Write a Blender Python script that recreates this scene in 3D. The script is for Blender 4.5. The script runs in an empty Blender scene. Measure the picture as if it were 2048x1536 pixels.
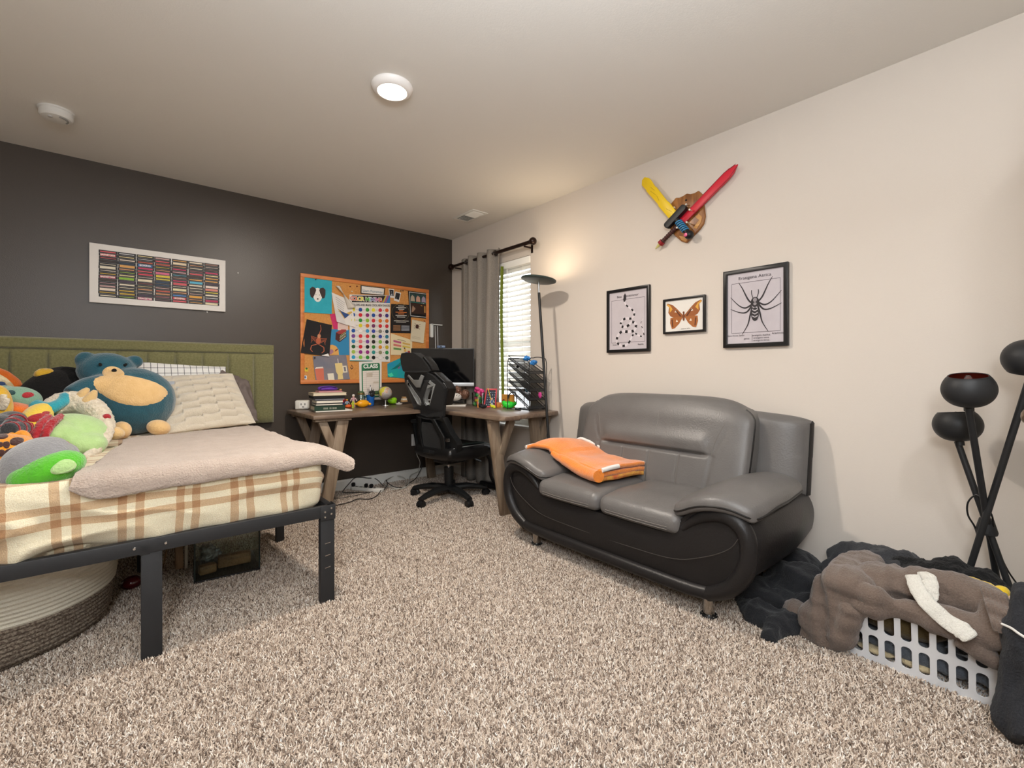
import bpy, bmesh, math, random
from mathutils import Vector, Matrix, Euler, noise
from mathutils.geometry import tessellate_polygon
random.seed(7)
S = bpy.context.scene
COL = S.collection
R = math.radians

# ---------------------------------------------------------------- camera
CAM_H = 1.06
YAW = R(40.4)
cam_d = bpy.data.cameras.new('camera')
cam_d.sensor_width = 36
cam_d.lens = 36 * 918 / 2048
cam_d.shift_y = -25 / 2048
cam_d.clip_start = 0.05
cam = bpy.data.objects.new('camera', cam_d)
cam.location = (0, 0, CAM_H)
cam.rotation_euler = (R(90), 0, -YAW)
COL.objects.link(cam)
S.camera = cam

# ---------------------------------------------------------------- world, exposure, lights
w = bpy.data.worlds.new('World'); S.world = w; w.use_nodes = True
bg = w.node_tree.nodes['Background']
bg.inputs[0].default_value = (0.93, 0.97, 1.0, 1)
bg.inputs[1].default_value = 5.0
S.view_settings.view_transform = 'Standard'
S.view_settings.look = 'None'
S.view_settings.exposure = 0.0
S.view_settings.gamma = 1.0
S.view_settings.use_curve_mapping = False

def area(name, loc, rot, size, power, color, shape='DISK', size_y=None, spread=180):
    l = bpy.data.lights.new(name, 'AREA'); l.shape = shape; l.size = size
    if size_y: l.size_y = size_y
    l.energy = power; l.color = color; l.spread = R(spread)
    o = bpy.data.objects.new(name, l); o.location = loc; o.rotation_euler = rot
    COL.objects.link(o); return o
# the lit disc lamp on the ceiling and an added, unseen fill light further back
area("ceiling_lamp_light", (0.995, 2.065, 2.405), (0, 0, 0), 0.14, 40, (1.0, 0.90, 0.79))
area('rear_fill_light', (0.995, -0.35, 2.40), (0, 0, 0), 0.14, 12, (0.95, 0.96, 1.0))
# photographer's flash bounced off the ceiling, above and left of the camera
area('bounce_flash_light', (0.25, 0.1, 1.8), (R(180), 0, 0), 0.5, 70, (0.86, 0.93, 1.0))
area('flash_light', (-0.45, -0.35, 1.75), (R(68), 0, -YAW), 0.6, 28, (0.90, 0.95, 1.0))

# ---------------------------------------------------------------- pixel -> plane helper (photo measured on real surfaces)
def AT(px, py, x=None, y=None, z=None):
    u = (px - 1024) / 918; v = -(py - 743) / 918
    d = Vector((math.sin(YAW) + u * math.cos(YAW), math.cos(YAW) - u * math.sin(YAW), v))
    if x is not None: t = x / d.x
    elif y is not None: t = y / d.y
    else: t = (z - CAM_H) / d.z
    return Vector((0, 0, CAM_H)) + d * t

# ---------------------------------------------------------------- materials
def lin(c):
    if isinstance(c, str):
        c = [int(c[i:i+2], 16) / 255 for i in (0, 2, 4)]
    return tuple(((v / 12.92) if v <= .04045 else ((v + .055) / 1.055) ** 2.4) for v in c[:3]) + (1,)
MATS = {}
def mat(name, col, rough=.5, metal=0, bump=None, var=None, sheen=0, spec=.5, emit=None, coat=0, trans=0, alpha=None, ior=1.45):
    """bump=(scale, strength[, detail]); var=(scale, second colour[, contrast])"""
    if name in MATS: return MATS[name]
    m = bpy.data.materials.new(name); m.use_nodes = True
    nt = m.node_tree; b = nt.nodes['Principled BSDF']
    b.inputs['Base Color'].default_value = lin(col)
    b.inputs['Roughness'].default_value = rough
    b.inputs['Metallic'].default_value = metal
    b.inputs['Specular IOR Level'].default_value = spec
    b.inputs['Sheen Weight'].default_value = sheen
    b.inputs['Coat Weight'].default_value = coat
    b.inputs['Transmission Weight'].default_value = trans
    b.inputs['IOR'].default_value = ior
    if alpha is not None: b.inputs['Alpha'].default_value = alpha
    if emit:
        b.inputs['Emission Color'].default_value = lin(emit[0]); b.inputs['Emission Strength'].default_value = emit[1]
    tc = None
    if bump or var:
        tc = nt.nodes.new('ShaderNodeTexCoord')
    if var:
        n = nt.nodes.new('ShaderNodeTexNoise'); n.inputs['Scale'].default_value = var[0]; n.inputs['Detail'].default_value = 4
        nt.links.new(tc.outputs['Object'], n.inputs['Vector'])
        cr = nt.nodes.new('ShaderNodeValToRGB'); k = var[2] if len(var) > 2 else .15
        cr.color_ramp.elements[0].position = .5 - k; cr.color_ramp.elements[1].position = .5 + k
        cr.color_ramp.elements[0].color = lin(var[1]); cr.color_ramp.elements[1].color = lin(col)
        nt.links.new(n.outputs[0], cr.inputs[0]); nt.links.new(cr.outputs[0], b.inputs['Base Color'])
    if bump:
        n = nt.nodes.new('ShaderNodeTexNoise'); n.inputs['Scale'].default_value = bump[0]
        n.inputs['Detail'].default_value = bump[2] if len(bump) > 2 else 3
        nt.links.new(tc.outputs['Object'], n.inputs['Vector'])
        bp = nt.nodes.new('ShaderNodeBump'); bp.inputs['Strength'].default_value = bump[1]; bp.inputs['Distance'].default_value = .01
        nt.links.new(n.outputs[0], bp.inputs['Height']); nt.links.new(bp.outputs[0], b.inputs['Normal'])
    MATS[name] = m
    return m
def thin_glass(name, col='ffffff', gloss=.10):
    if name in MATS: return MATS[name]
    m = bpy.data.materials.new(name); m.use_nodes = True; nt = m.node_tree; nt.nodes.remove(nt.nodes['Principled BSDF'])
    t = nt.nodes.new('ShaderNodeBsdfTransparent'); t.inputs[0].default_value = lin(col); g = nt.nodes.new('ShaderNodeBsdfGlossy'); g.inputs['Roughness'].default_value = .03
    fr = nt.nodes.new('ShaderNodeLayerWeight'); fr.inputs[0].default_value = .25; ad = nt.nodes.new('ShaderNodeMath'); ad.operation = 'MULTIPLY_ADD'; ad.inputs[1].default_value = .6; ad.inputs[2].default_value = gloss*.4
    mx = nt.nodes.new('ShaderNodeMixShader'); nt.links.new(fr.outputs['Fresnel'], ad.inputs[0]); nt.links.new(ad.outputs[0], mx.inputs[0])
    nt.links.new(t.outputs[0], mx.inputs[1]); nt.links.new(g.outputs[0], mx.inputs[2]); nt.links.new(mx.outputs[0], nt.nodes['Material Output'].inputs[0])
    MATS[name] = m; return m
def flat(col, rough=.6):
    return mat('paint_' + str(col), col, rough)
def wood(name, c1, c2, scale=14, axis='X', rough=.45):
    if name in MATS: return MATS[name]
    m = mat(name, c1, rough); nt = m.node_tree; b = nt.nodes['Principled BSDF']
    tc = nt.nodes.new('ShaderNodeTexCoord'); mp = nt.nodes.new('ShaderNodeMapping')
    mp.inputs['Scale'].default_value = {'X': (.12, 1, 1), 'Y': (1, .12, 1), 'Z': (1, 1, .12)}[axis]
    n = nt.nodes.new('ShaderNodeTexNoise'); n.inputs['Scale'].default_value = scale * 3; n.inputs['Detail'].default_value = 6; n.inputs['Distortion'].default_value = .6
    cr = nt.nodes.new('ShaderNodeValToRGB'); cr.color_ramp.elements[0].position = .36; cr.color_ramp.elements[1].position = .62
    cr.color_ramp.elements[0].color = lin(c2); cr.color_ramp.elements[1].color = lin(c1)
    nt.links.new(tc.outputs['Object'], mp.inputs[0]); nt.links.new(mp.outputs[0], n.inputs['Vector'])
    nt.links.new(n.outputs[0], cr.inputs[0]); nt.links.new(cr.outputs[0], b.inputs['Base Color'])
    bp = nt.nodes.new('ShaderNodeBump'); bp.inputs['Strength'].default_value = .15; bp.inputs['Distance'].default_value = .004
    nt.links.new(n.outputs[0], bp.inputs['Height']); nt.links.new(bp.outputs[0], b.inputs['Normal'])
    return m

# ---------------------------------------------------------------- objects
WORLD_OF = {}
def thing(name, label, cat, loc=(0, 0, 0), rz=0, group=None, world=True):
    """an Empty at the thing's base; world=True: its parts are given in room coordinates"""
    o = bpy.data.objects.new(name, None); o.empty_display_size = .05
    o.location = loc; o.rotation_euler = (0, 0, rz)
    o['label'] = label; o['category'] = cat
    if group: o['group'] = group
    COL.objects.link(o)
    WORLD_OF[o.name] = Vector(loc) if world else None
    return o
def tag(o, label, cat, group=None, kind=None):
    if label: o['label'] = label
    if cat: o['category'] = cat
    if group: o['group'] = group
    if kind: o['kind'] = kind
    return o
def shift_of(parent):
    p = parent
    while p is not None and p.name not in WORLD_OF: p = p.parent
    if p is None: return None
    return WORLD_OF[p.name]
def link_mesh(name, me, parent=None, label=None, kind=None):
    o = bpy.data.objects.new(name, me); COL.objects.link(o)
    if parent is not None:
        o.parent = parent
        sh = shift_of(parent)
        if sh is not None: me.transform(Matrix.Translation(-sh))
    if label: o['label'] = label
    if kind: o['kind'] = kind
    return o

def catmull(pts, n=8, closed=False):
    P = [Vector(p) for p in pts]; out = []
    m = len(P); seg = m if closed else m - 1
    for i in range(seg):
        if closed: a, b, c, d = P[(i-1) % m], P[i], P[(i+1) % m], P[(i+2) % m]
        else: a, b, c, d = P[max(i-1, 0)], P[i], P[i+1], P[min(i+2, m-1)]
        for k in range(n):
            t = k / n
            out.append(.5 * ((2*b) + (c-a)*t + (2*a-5*b+4*c-d)*t*t + (3*b-a-3*c+d)*t**3))
    if not closed: out.append(P[-1].copy())
    return out

class Frame:
    """a flat working plane: u to the right, v up, n out of the surface"""
    def __init__(s, o, u, v):
        s.o = Vector(o); s.u = Vector(u).normalized(); s.v = Vector(v).normalized(); s.n = s.u.cross(s.v)
    def __call__(s, a, b, c=0): return s.o + s.u*a + s.v*b + s.n*c
    def m(s, a=0, b=0, c=0, rot=0):
        M = Matrix(((s.u.x, s.v.x, s.n.x, 0), (s.u.y, s.v.y, s.n.y, 0), (s.u.z, s.v.z, s.n.z, 0), (0, 0, 0, 1)))
        return Matrix.Translation(s(a, b, c)) @ M @ Matrix.Rotation(rot, 4, 'Z')
def rect(a0, b0, a1, b1): return [(a0, b0), (a1, b0), (a1, b1), (a0, b1)]
def rrect(a0, b0, a1, b1, r, n=4):
    o = []
    for cx, cy, s in ((a1-r, b0+r, -90), (a1-r, b1-r, 0), (a0+r, b1-r, 90), (a0+r, b0+r, 180)):
        for k in range(n+1):
            t = R(s + 90*k/n); o.append((cx + r*math.cos(t), cy + r*math.sin(t)))
    return o
def circ(cx, cy, r, n=20, ry=None):
    ry = r if ry is None else ry
    return [(cx + r*math.cos(2*math.pi*k/n), cy + ry*math.sin(2*math.pi*k/n)) for k in range(n)]

class MB:
    def __init__(s): s.v = []; s.f = []; s.mi = []
    def add(s, vs, fs, mi=0):
        b = len(s.v); s.v += [Vector(v) for v in vs]
        for f in fs: s.f.append([i + b for i in f]); s.mi.append(mi)
        return s
    def box(s, c, d, rot=None, mi=0):
        c = Vector(c); hx, hy, hz = d[0]/2, d[1]/2, d[2]/2
        vs = [Vector((x, y, z)) for x in (-hx, hx) for y in (-hy, hy) for z in (-hz, hz)]
        if rot is not None:
            M = rot if isinstance(rot, Matrix) else Euler(rot).to_matrix()
            vs = [M @ v for v in vs]
        return s.add([v + c for v in vs], [(0,1,3,2),(4,6,7,5),(0,4,5,1),(2,3,7,6),(0,2,6,4),(1,5,7,3)], mi)
    def bar(s, a, b, w, h, up=(0, 0, 1), mi=0):
        a, b = Vector(a), Vector(b); d = b - a; L = d.length; d.normalize()
        up = Vector(up)
        if abs(d.dot(up)) > .98: up = Vector((1, 0, 0))
        sx = d.cross(up).normalized(); sy = sx.cross(d).normalized()
        vs = []
        for p in (a, b):
            for i, j in ((-1, -1), (1, -1), (1, 1), (-1, 1)): vs.append(p + sx*i*w/2 + sy*j*h/2)
        return s.add(vs, [(3,2,1,0),(4,5,6,7),(0,1,5,4),(1,2,6,5),(2,3,7,6),(3,0,4,7)], mi)
    def tube(s, path, r, n=8, closed=False, mi=0, flat=1, up=(0, 0, 1), caps=True):
        P = [Vector(p) for p in path]; m = len(P); base = len(s.v); prev = None
        for i, p in enumerate(P):
            if closed: t = P[(i+1) % m] - P[i-1]
            else: t = P[min(i+1, m-1)] - P[max(i-1, 0)]
            if t.length < 1e-9: t = Vector((0, 0, 1))
            t.normalize()
            if prev is None:
                a = Vector(up)
                if abs(t.dot(a)) > .95: a = Vector((1, 0, 0))
                x = t.cross(a).normalized()
            else:
                x = (prev - t*prev.dot(t)).normalized()
            prev = x; y = t.cross(x)
            rr = r[i] if isinstance(r, (list, tuple)) else r
            for k in range(n):
                q = 2*math.pi*k/n
                s.v.append(p + x*math.cos(q)*rr + y*math.sin(q)*rr*flat)
        rng = m if closed else m-1
        for i in range(rng):
            for k in range(n):
                a = base + i*n + k; b = base + i*n + (k+1) % n
                c = base + ((i+1) % m)*n + (k+1) % n; d = base + ((i+1) % m)*n + k
                s.f.append([a, b, c, d]); s.mi.append(mi)
        if not closed and caps:
            s.f.append([base + k for k in range(n)][::-1]); s.mi.append(mi)
            s.f.append([base + (m-1)*n + k for k in range(n)]); s.mi.append(mi)
        return s
    def cyl(s, a, b, r, r2=None, n=16, mi=0):
        return s.tube([a, b], [r, r if r2 is None else r2], n, mi=mi)
    def lathe(s, prof, c=(0, 0, 0), n=24, M=None, mi=0, close=False):
        c = Vector(c); base = len(s.v); m = len(prof)
        for r, z in prof:
            for k in range(n):
                q = 2*math.pi*k/n; v = Vector((max(r, 1e-5)*math.cos(q), max(r, 1e-5)*math.sin(q), z))
                if M is not None: v = M @ v
                s.v.append(c + v)
        for i in range(m if close else m-1):
            for k in range(n):
                j = (i+1) % m
                s.f.append([base+i*n+k, base+i*n+(k+1) % n, base+j*n+(k+1) % n, base+j*n+k]); s.mi.append(mi)
        return s
    def ell(s, c, r, M=None, n=16, m=10, mi=0):
        if not isinstance(r, (tuple, list)): r = (r, r, r)
        prof = [(math.sin(math.pi*i/m), -math.cos(math.pi*i/m)) for i in range(m+1)]
        D = Matrix.Diagonal((r[0], r[1], r[2]))
        MM = (M if M is not None else Matrix.Identity(3)) @ D
        return s.lathe(prof, c, n, MM, mi)
    def poly(s, fr, pts, n0=0, n1=.001, holes=(), mi=0, fn=None):
        """a flat sheet of outline pts (with holes) between heights n0 and n1 over the frame"""
        loops = [[tuple(p) for p in pts]] + [[tuple(p) for p in h] for h in holes]
        for i, l in enumerate(loops):
            ar = sum(l[k][0]*l[(k+1) % len(l)][1] - l[(k+1) % len(l)][0]*l[k][1] for k in range(len(l)))
            if (ar < 0) != (i > 0): loops[i] = l[::-1]
        tris = tessellate_polygon([[Vector((a, b, 0)) for a, b in l] for l in loops])
        allp = [p for l in loops for p in l]; N = len(allp)
        T = fn if fn else (lambda a, b, c: fr(a, b, c))
        vs = [T(a, b, n0) for a, b in allp] + [T(a, b, n1) for a, b in allp]
        fs = []
        for t in tris:
            a, b, c = [Vector((allp[i][0], allp[i][1], 0)) for i in t]
            if (b-a).cross(c-a).z < 0: t = t[::-1]
            fs.append(tuple(i+N for i in t)); fs.append(tuple(t[::-1]))
        o = 0
        for l in loops:
            k = len(l)
            for i in range(k): j = (i+1) % k; fs.append((o+i, o+j, N+o+j, N+o+i))
            o += k
        return s.add(vs, fs, mi)
    def grid(s, fn, nu, nv, mi=0, closeu=False, closev=False):
        b = len(s.v)
        for i in range(nu + (0 if closeu else 1)):
            for j in range(nv + (0 if closev else 1)): s.v.append(Vector(fn(i/nu, j/nv)))
        W = nv if closev else nv+1; U = nu if closeu else nu+1
        for i in range(nu):
            for j in range(nv):
                i2 = (i+1) % U; j2 = (j+1) % W
                s.f.append([b+i*W+j, b+i2*W+j, b+i2*W+j2, b+i*W+j2]); s.mi.append(mi)
        return s
    def build(s, name, mats, parent=None, smooth=35, bevel=0, seg=2, label=None, kind=None, sub=0, solid=0, weld=False, disp=None):
        me = bpy.data.meshes.new(name)
        me.from_pydata([tuple(v) for v in s.v], [], s.f)
        if not isinstance(mats, (list, tuple)): mats = [mats]
        for m in mats: me.materials.append(m)
        if len(mats) > 1:
            for p, i in zip(me.polygons, s.mi): p.material_index = i
        bm = bmesh.new(); bm.from_mesh(me)
        if weld: bmesh.ops.remove_doubles(bm, verts=bm.verts, dist=1e-4)
        bmesh.ops.recalc_face_normals(bm, faces=bm.faces)
        if bevel:
            ed = [e for e in bm.edges if len(e.link_faces) == 2 and e.calc_face_angle(0) > R(25)]
            bmesh.ops.bevel(bm, geom=ed, offset=bevel, segments=seg, affect='EDGES', profile=.5, clamp_overlap=True)
        bm.to_mesh(me); bm.free()
        if smooth:
            for p in me.polygons: p.use_smooth = True
            me.set_sharp_from_angle(angle=R(smooth))
        if sub or solid:
            me = bake(me, sub, solid)
        if disp: displace(me, disp)
        me.name = name
        return link_mesh(name, me, parent, label, kind)

def bake(me, sub=0, solid=0, remesh=0, smooth_it=0, dec=0):
    o = bpy.data.objects.new('tmp', me); COL.objects.link(o)
    if remesh:
        m = o.modifiers.new('r', 'REMESH'); m.mode = 'VOXEL'; m.voxel_size = remesh; m.use_smooth_shade = True
    if smooth_it:
        m = o.modifiers.new('s', 'SMOOTH'); m.factor = .5; m.iterations = smooth_it
    if solid:
        m = o.modifiers.new('t', 'SOLIDIFY'); m.thickness = solid; m.offset = 0
    if sub:
        m = o.modifiers.new('u', 'SUBSURF'); m.levels = sub; m.render_levels = sub
    if dec:
        m = o.modifiers.new('d', 'DECIMATE'); m.ratio = dec
    dg = bpy.context.evaluated_depsgraph_get(); dg.update()
    out = bpy.data.meshes.new_from_object(o.evaluated_get(dg))
    bpy.data.objects.remove(o); bpy.data.meshes.remove(me)
    return out
def soft_box(name, lo, hi, r, n, fn, material, parent, seg=4):
    """a rounded box cut into even slices and then pushed into shape by fn(point)"""
    lo, hi = Vector(lo), Vector(hi); bm = bmesh.new(); bmesh.ops.create_cube(bm, size=1)
    for v in bm.verts: v.co = Vector([(lo[i]+hi[i])/2 + v.co[i]*(hi[i]-lo[i]) for i in range(3)])
    bmesh.ops.bevel(bm, geom=list(bm.edges), offset=r, segments=seg, affect='EDGES', profile=.5)
    for ax in range(3):
        for k in range(1, n[ax]):
            co = Vector((0, 0, 0)); co[ax] = lo[ax] + (hi[ax]-lo[ax])*k/n[ax]; no = Vector((0, 0, 0)); no[ax] = 1
            bmesh.ops.bisect_plane(bm, geom=list(bm.verts)+list(bm.edges)+list(bm.faces), plane_co=co, plane_no=no, dist=1e-5)
    for v in bm.verts: v.co = Vector(fn(v.co.copy()))
    me = bpy.data.meshes.new(name); bmesh.ops.recalc_face_normals(bm, faces=bm.faces); bm.to_mesh(me); bm.free()
    me.materials.append(material)
    for p in me.polygons: p.use_smooth = True
    return link_mesh(name, me, parent)
def displace(me, fn):
    me.update()
    ns = [v.normal.copy() for v in me.vertices]
    for v, n in zip(me.vertices, ns): v.co = v.co + n * fn(v.co)
    me.update()
def blob(name, parts, material, parent=None, vox=.008, it=6, disp=None, label=None, kind=None):
    """one continuous soft body grown from ellipsoids (centre, radii, euler) or tubes ('t', path, radii)"""
    mb = MB()
    for p in parts:
        if p[0] == 't': mb.tube(catmull(p[1], 5), p[2] if not isinstance(p[2], (list, tuple)) else interp(p[2], (len(p[1])-1)*5+1), 12)
        else:
            M = Euler(p[2]).to_matrix() if len(p) > 2 and p[2] is not None else None
            mb.ell(p[0], p[1], M)
    me = bpy.data.meshes.new(name); me.from_pydata([tuple(v) for v in mb.v], [], mb.f)
    bm = bmesh.new(); bm.from_mesh(me); bmesh.ops.remove_doubles(bm, verts=bm.verts, dist=1e-4); bmesh.ops.recalc_face_normals(bm, faces=bm.faces); bm.to_mesh(me); bm.free()
    me = bake(me, remesh=vox, smooth_it=it)
    if disp: displace(me, disp)
    me.materials.clear(); me.materials.append(material)
    for p in me.polygons: p.use_smooth = True; p.material_index = 0
    return link_mesh(name, me, parent, label, kind)
def interp(vals, n):
    out = []
    for i in range(n):
        t = i/(n-1)*(len(vals)-1); k = min(int(t), len(vals)-2); out.append(vals[k] + (vals[k+1]-vals[k])*(t-k))
    return out
def folds(amp, sc, ax=(1, 1, 1), seed=0, ridge=True):
    ax = Vector(ax)
    def f(p):
        q = Vector((p.x*ax.x, p.y*ax.y, p.z*ax.z))*sc + Vector((seed, seed*.7, -seed))
        q += Vector((noise.noise(q*.6), noise.noise(q*.6+Vector((5, 0, 0))), 0))*.8
        n = noise.noise(q)
        return amp*((1-abs(n)*2.4) if ridge else n*1.6) + amp*.3*noise.noise(q*2.7)
    return f
def text(s, size, material, parent, M, name='lettering', sx=1, align='CENTER', bold=0, extr=0, label=None):
    c = bpy.data.curves.new('t', 'FONT'); c.body = s; c.size = size; c.align_x = align; c.align_y = 'CENTER'; c.offset = bold; c.extrude = extr; c.resolution_u = 3
    o = bpy.data.objects.new('t', c); COL.objects.link(o)
    dg = bpy.context.evaluated_depsgraph_get(); dg.update()
    me = bpy.data.meshes.new_from_object(o.evaluated_get(dg)); bpy.data.objects.remove(o)
    me.transform(M @ Matrix.Diagonal((sx, 1, 1, 1)))
    me.materials.clear(); me.materials.append(material); me.name = name
    return link_mesh(name, me, parent, label)
def dup(root, loc, rz=0, label=None, group=None):
    r = root.copy(); COL.objects.link(r); r.location = loc; r.rotation_euler = (0, 0, rz)
    if label: r['label'] = label
    if group: r['group'] = group
    for ch in list(root.children):
        c = ch.copy(); COL.objects.link(c); c.parent = r
        for g in ch.children:
            d = g.copy(); COL.objects.link(d); d.parent = c
    return r
# ================================================================ the room
XR, YB, CH = 2.642, 4.076, 2.44
XL, YF = -1.35, -1.6
m_wall = mat('wall_paint', 'd8cec3', .75, bump=(220, .05))
m_ceil = mat('ceiling_paint', 'e0dcd5', .85, bump=(160, .06))
m_dark = mat('dark_wall_paint', '463e37', .36, bump=(200, .09), spec=.6)
m_white = mat('white_trim_paint', 'eceae4', .4)
m_carpet = mat('carpet_backing', 'a39488', .95, var=(140, '75675e', .1))

def struct(name, mb, m, parent=None, **k):
    o = mb.build(name, m, parent, **k)
    if parent is None: o['kind'] = 'structure'
    return o
struct('floor', MB().box(((XL+XR)/2, (YF+YB)/2, -.06), (XR-XL+.3, YB-YF+.3, .12)), m_carpet, smooth=0)
struct('ceiling', MB().box(((XL+XR)/2, (YF+YB)/2, CH+.06), (XR-XL+.3, YB-YF+.3, .12)), m_ceil, smooth=0)
struct('wall_back', MB().box(((XL+XR)/2, YB+.06, CH/2), (XR-XL+.3, .12, CH)), m_dark, smooth=0)
struct('wall_left', MB().box((XL-.06, (YF+YB)/2, CH/2), (.12, YB-YF, CH)), m_wall, smooth=0)
struct('wall_front', MB().box(((XL+XR)/2, YF-.06, CH/2), (XR-XL+.3, .12, CH)), m_wall, smooth=0)
# right wall with the window opening
WY0, WY1, WZ0, WZ1 = 2.862, 3.80, .585, 2.05
FR = Frame((XR, 0, 0), (0, -1, 0), (0, 0, 1))       # u = -y, n = -x (into the room)
FB = Frame((0, YB, 0), (1, 0, 0), (0, 0, 1))        # u = x, n = -y
struct('wall_right', MB().poly(FR, rect(-YB-.1, 0, -YF+.1, CH), -.12, 0, holes=[rect(-WY1, WZ0, -WY0, WZ1)]), m_wall, smooth=0)
# baseboards
def base(name, a, b, off):
    a = Vector(a); b = Vector(b); n = Vector(off)
    mb = MB()
    prof = [(0, 0), (.014, 0), (.014, .085), (.009, .098), (0, .1)]
    vs = [p + n*t + Vector((0, 0, z)) for p in (a, b) for t, z in prof]
    k = len(prof)
    mb.add(vs, [tuple(range(k))[::-1], tuple(range(k, 2*k))] + [(i, (i+1) % k, k+(i+1) % k, k+i) for i in range(k)])
    struct(name, mb, m_white, smooth=0)
base('baseboard_back', (XL, YB, 0), (XR, YB, 0), (0, -1, 0))
base('baseboard_right', (XR, YF, 0), (XR, YB-.014, 0), (-1, 0, 0))
base('baseboard_left', (XL, YF, 0), (XL, YB, 0), (1, 0, 0))

# window: vinyl frame, two sashes, glass, sill
m_vinyl = mat('white_vinyl', 'f4f4f0', .3)
m_glass = mat('window_glass', 'ffffff', .02, trans=1, ior=1.45)
mb = MB()
mb.poly(FR, rect(-WY1, WZ0, -WY0, WZ1), -.11, -.06, holes=[rect(-WY1+.05, WZ0+.05, -WY0-.05, WZ1-.05)])
wf = struct('window_1', mb, m_vinyl, bevel=.004)
for i, (z0, z1, n) in enumerate(((WZ0+.045, 1.34, -.085), (1.31, WZ1-.045, -.1))):
    s = MB().poly(FR, rect(-WY1+.045, z0, -WY0-.045, z1), n-.012, n+.012, holes=[rect(-WY1+.085, z0+.04, -WY0-.085, z1-.04)]).build('sash', m_vinyl, wf, bevel=.002)
    MB().poly(FR, rect(-WY1+.08, z0+.035, -WY0-.08, z1-.035), n-.003, n+.003).build('pane', m_glass, s, smooth=0)
MB().box((XR-.005+.03, (WY0+WY1)/2, WZ0-.004), (.1, WY1-WY0-.004, .02)).build('window_sill', m_white, wf, bevel=.004)

# ceiling register
t = thing('ceiling_vent', 'white louvred air vent in the ceiling near the window corner', 'vent', (2.352, 3.335, CH))
FC = Frame((0, 0, CH), (1, 0, 0), (0, -1, 0))       # n = -z
m_metal_w = mat('white_enamel', 'e9e8e3', .35)
MB().poly(FC, rect(2.27, -3.49, 2.435, -3.18), 0, .006, holes=[rect(2.295, -3.465, 2.41, -3.205)]).build('vent_frame', m_metal_w, t, bevel=.002)
MB().box((2.352, 3.335, CH-.0015), (.12, .27, .002)).build('vent_duct', flat('33332f'), t, smooth=0)
MB().box((2.352, 3.335, CH-.006), (.115, .012, .009)).build('divider', m_metal_w, t, smooth=0)
for k in range(14):
    y = 3.215 + k*.0185
    if abs(y-3.335) < .006: continue
    a = R(38) if y > 3.335 else R(-38)
    MB().box((2.352, y, CH-.006), (.115, .014, .0012), (a, 0, 0)).build('slat', m_metal_w, t, smooth=0)

# disc lamp on the ceiling
t = thing('ceiling_light', 'lit round white disc lamp on the ceiling', 'light', (.997, 2.065, CH))
MB().lathe([(.03, 0), (.096, 0), (.098, -.006), (.092, -.02), (.078, -.03), (.07, -.031), (.068, -.026)], (.997, 2.065, CH), 48).build('trim_ring', mat('lamp_trim', 'eeeae6', .4), t)
MB().lathe([(0, -.027), (.045, -.029), (.069, -.026)], (.997, 2.065, CH), 48).build('diffuser', mat('lamp_diffuser', 'ffffff', .5, emit=('fff1dc', 9)), t)
# smoke detector
t = thing('smoke_detector', 'white round smoke detector on the ceiling at the far left', 'smoke detector', (-.262, 3.41, CH))
c = (-.262, 3.41, CH)
mdet = mat('detector_plastic', 'dcdad5', .45)
MB().lathe([(0, 0), (.072, 0), (.073, -.008), (.066, -.012)], c, 40).build('mounting_plate', mdet, t)
MB().lathe([(.066, -.012), (.068, -.016), (.068, -.034), (.060, -.044), (.03, -.05), (0, -.05)], c, 40).build('cover', mdet, t)
MB().tube([(c[0]+.045*math.cos(a*.3-1.2), c[1]+.045*math.sin(a*.3-1.2)-.005, CH-.047) for a in range(7)], .005, 6).build('slot', flat('8b8a86'), t)
MB().lathe([(0, -.054), (.009, -.054), (.01, -.045)], (c[0]-.02, c[1]-.03, c[2]), 12).build('test_button', flat('b9b7b2'), t)
# wall hook pins on the dark wall
for i, (px, py) in enumerate(((476, 546), (414, 624))):
    p = AT(px, py, y=YB)
    tag(MB().lathe([(0, .008), (.004, .006), (.005, .002), (.003, 0)], p, 10, Matrix(((1, 0, 0), (0, 0, -1), (0, 1, 0)))).build('wall_pin', flat('f0f0ee')), ('tiny white pin in the dark wall to the right of the cartridge picture', 'tiny white pin just under the bottom edge of the cartridge picture')[i], 'pin')

# door standing open just past the right edge of the view: only its knob shows
d = MB().box((2.22, -.0825, 1.03), (.80, .035, 2.02)).build('door_1', mat('door_paint', 'e6e3dd', .4), bevel=.003)
d['kind'] = 'structure'

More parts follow.
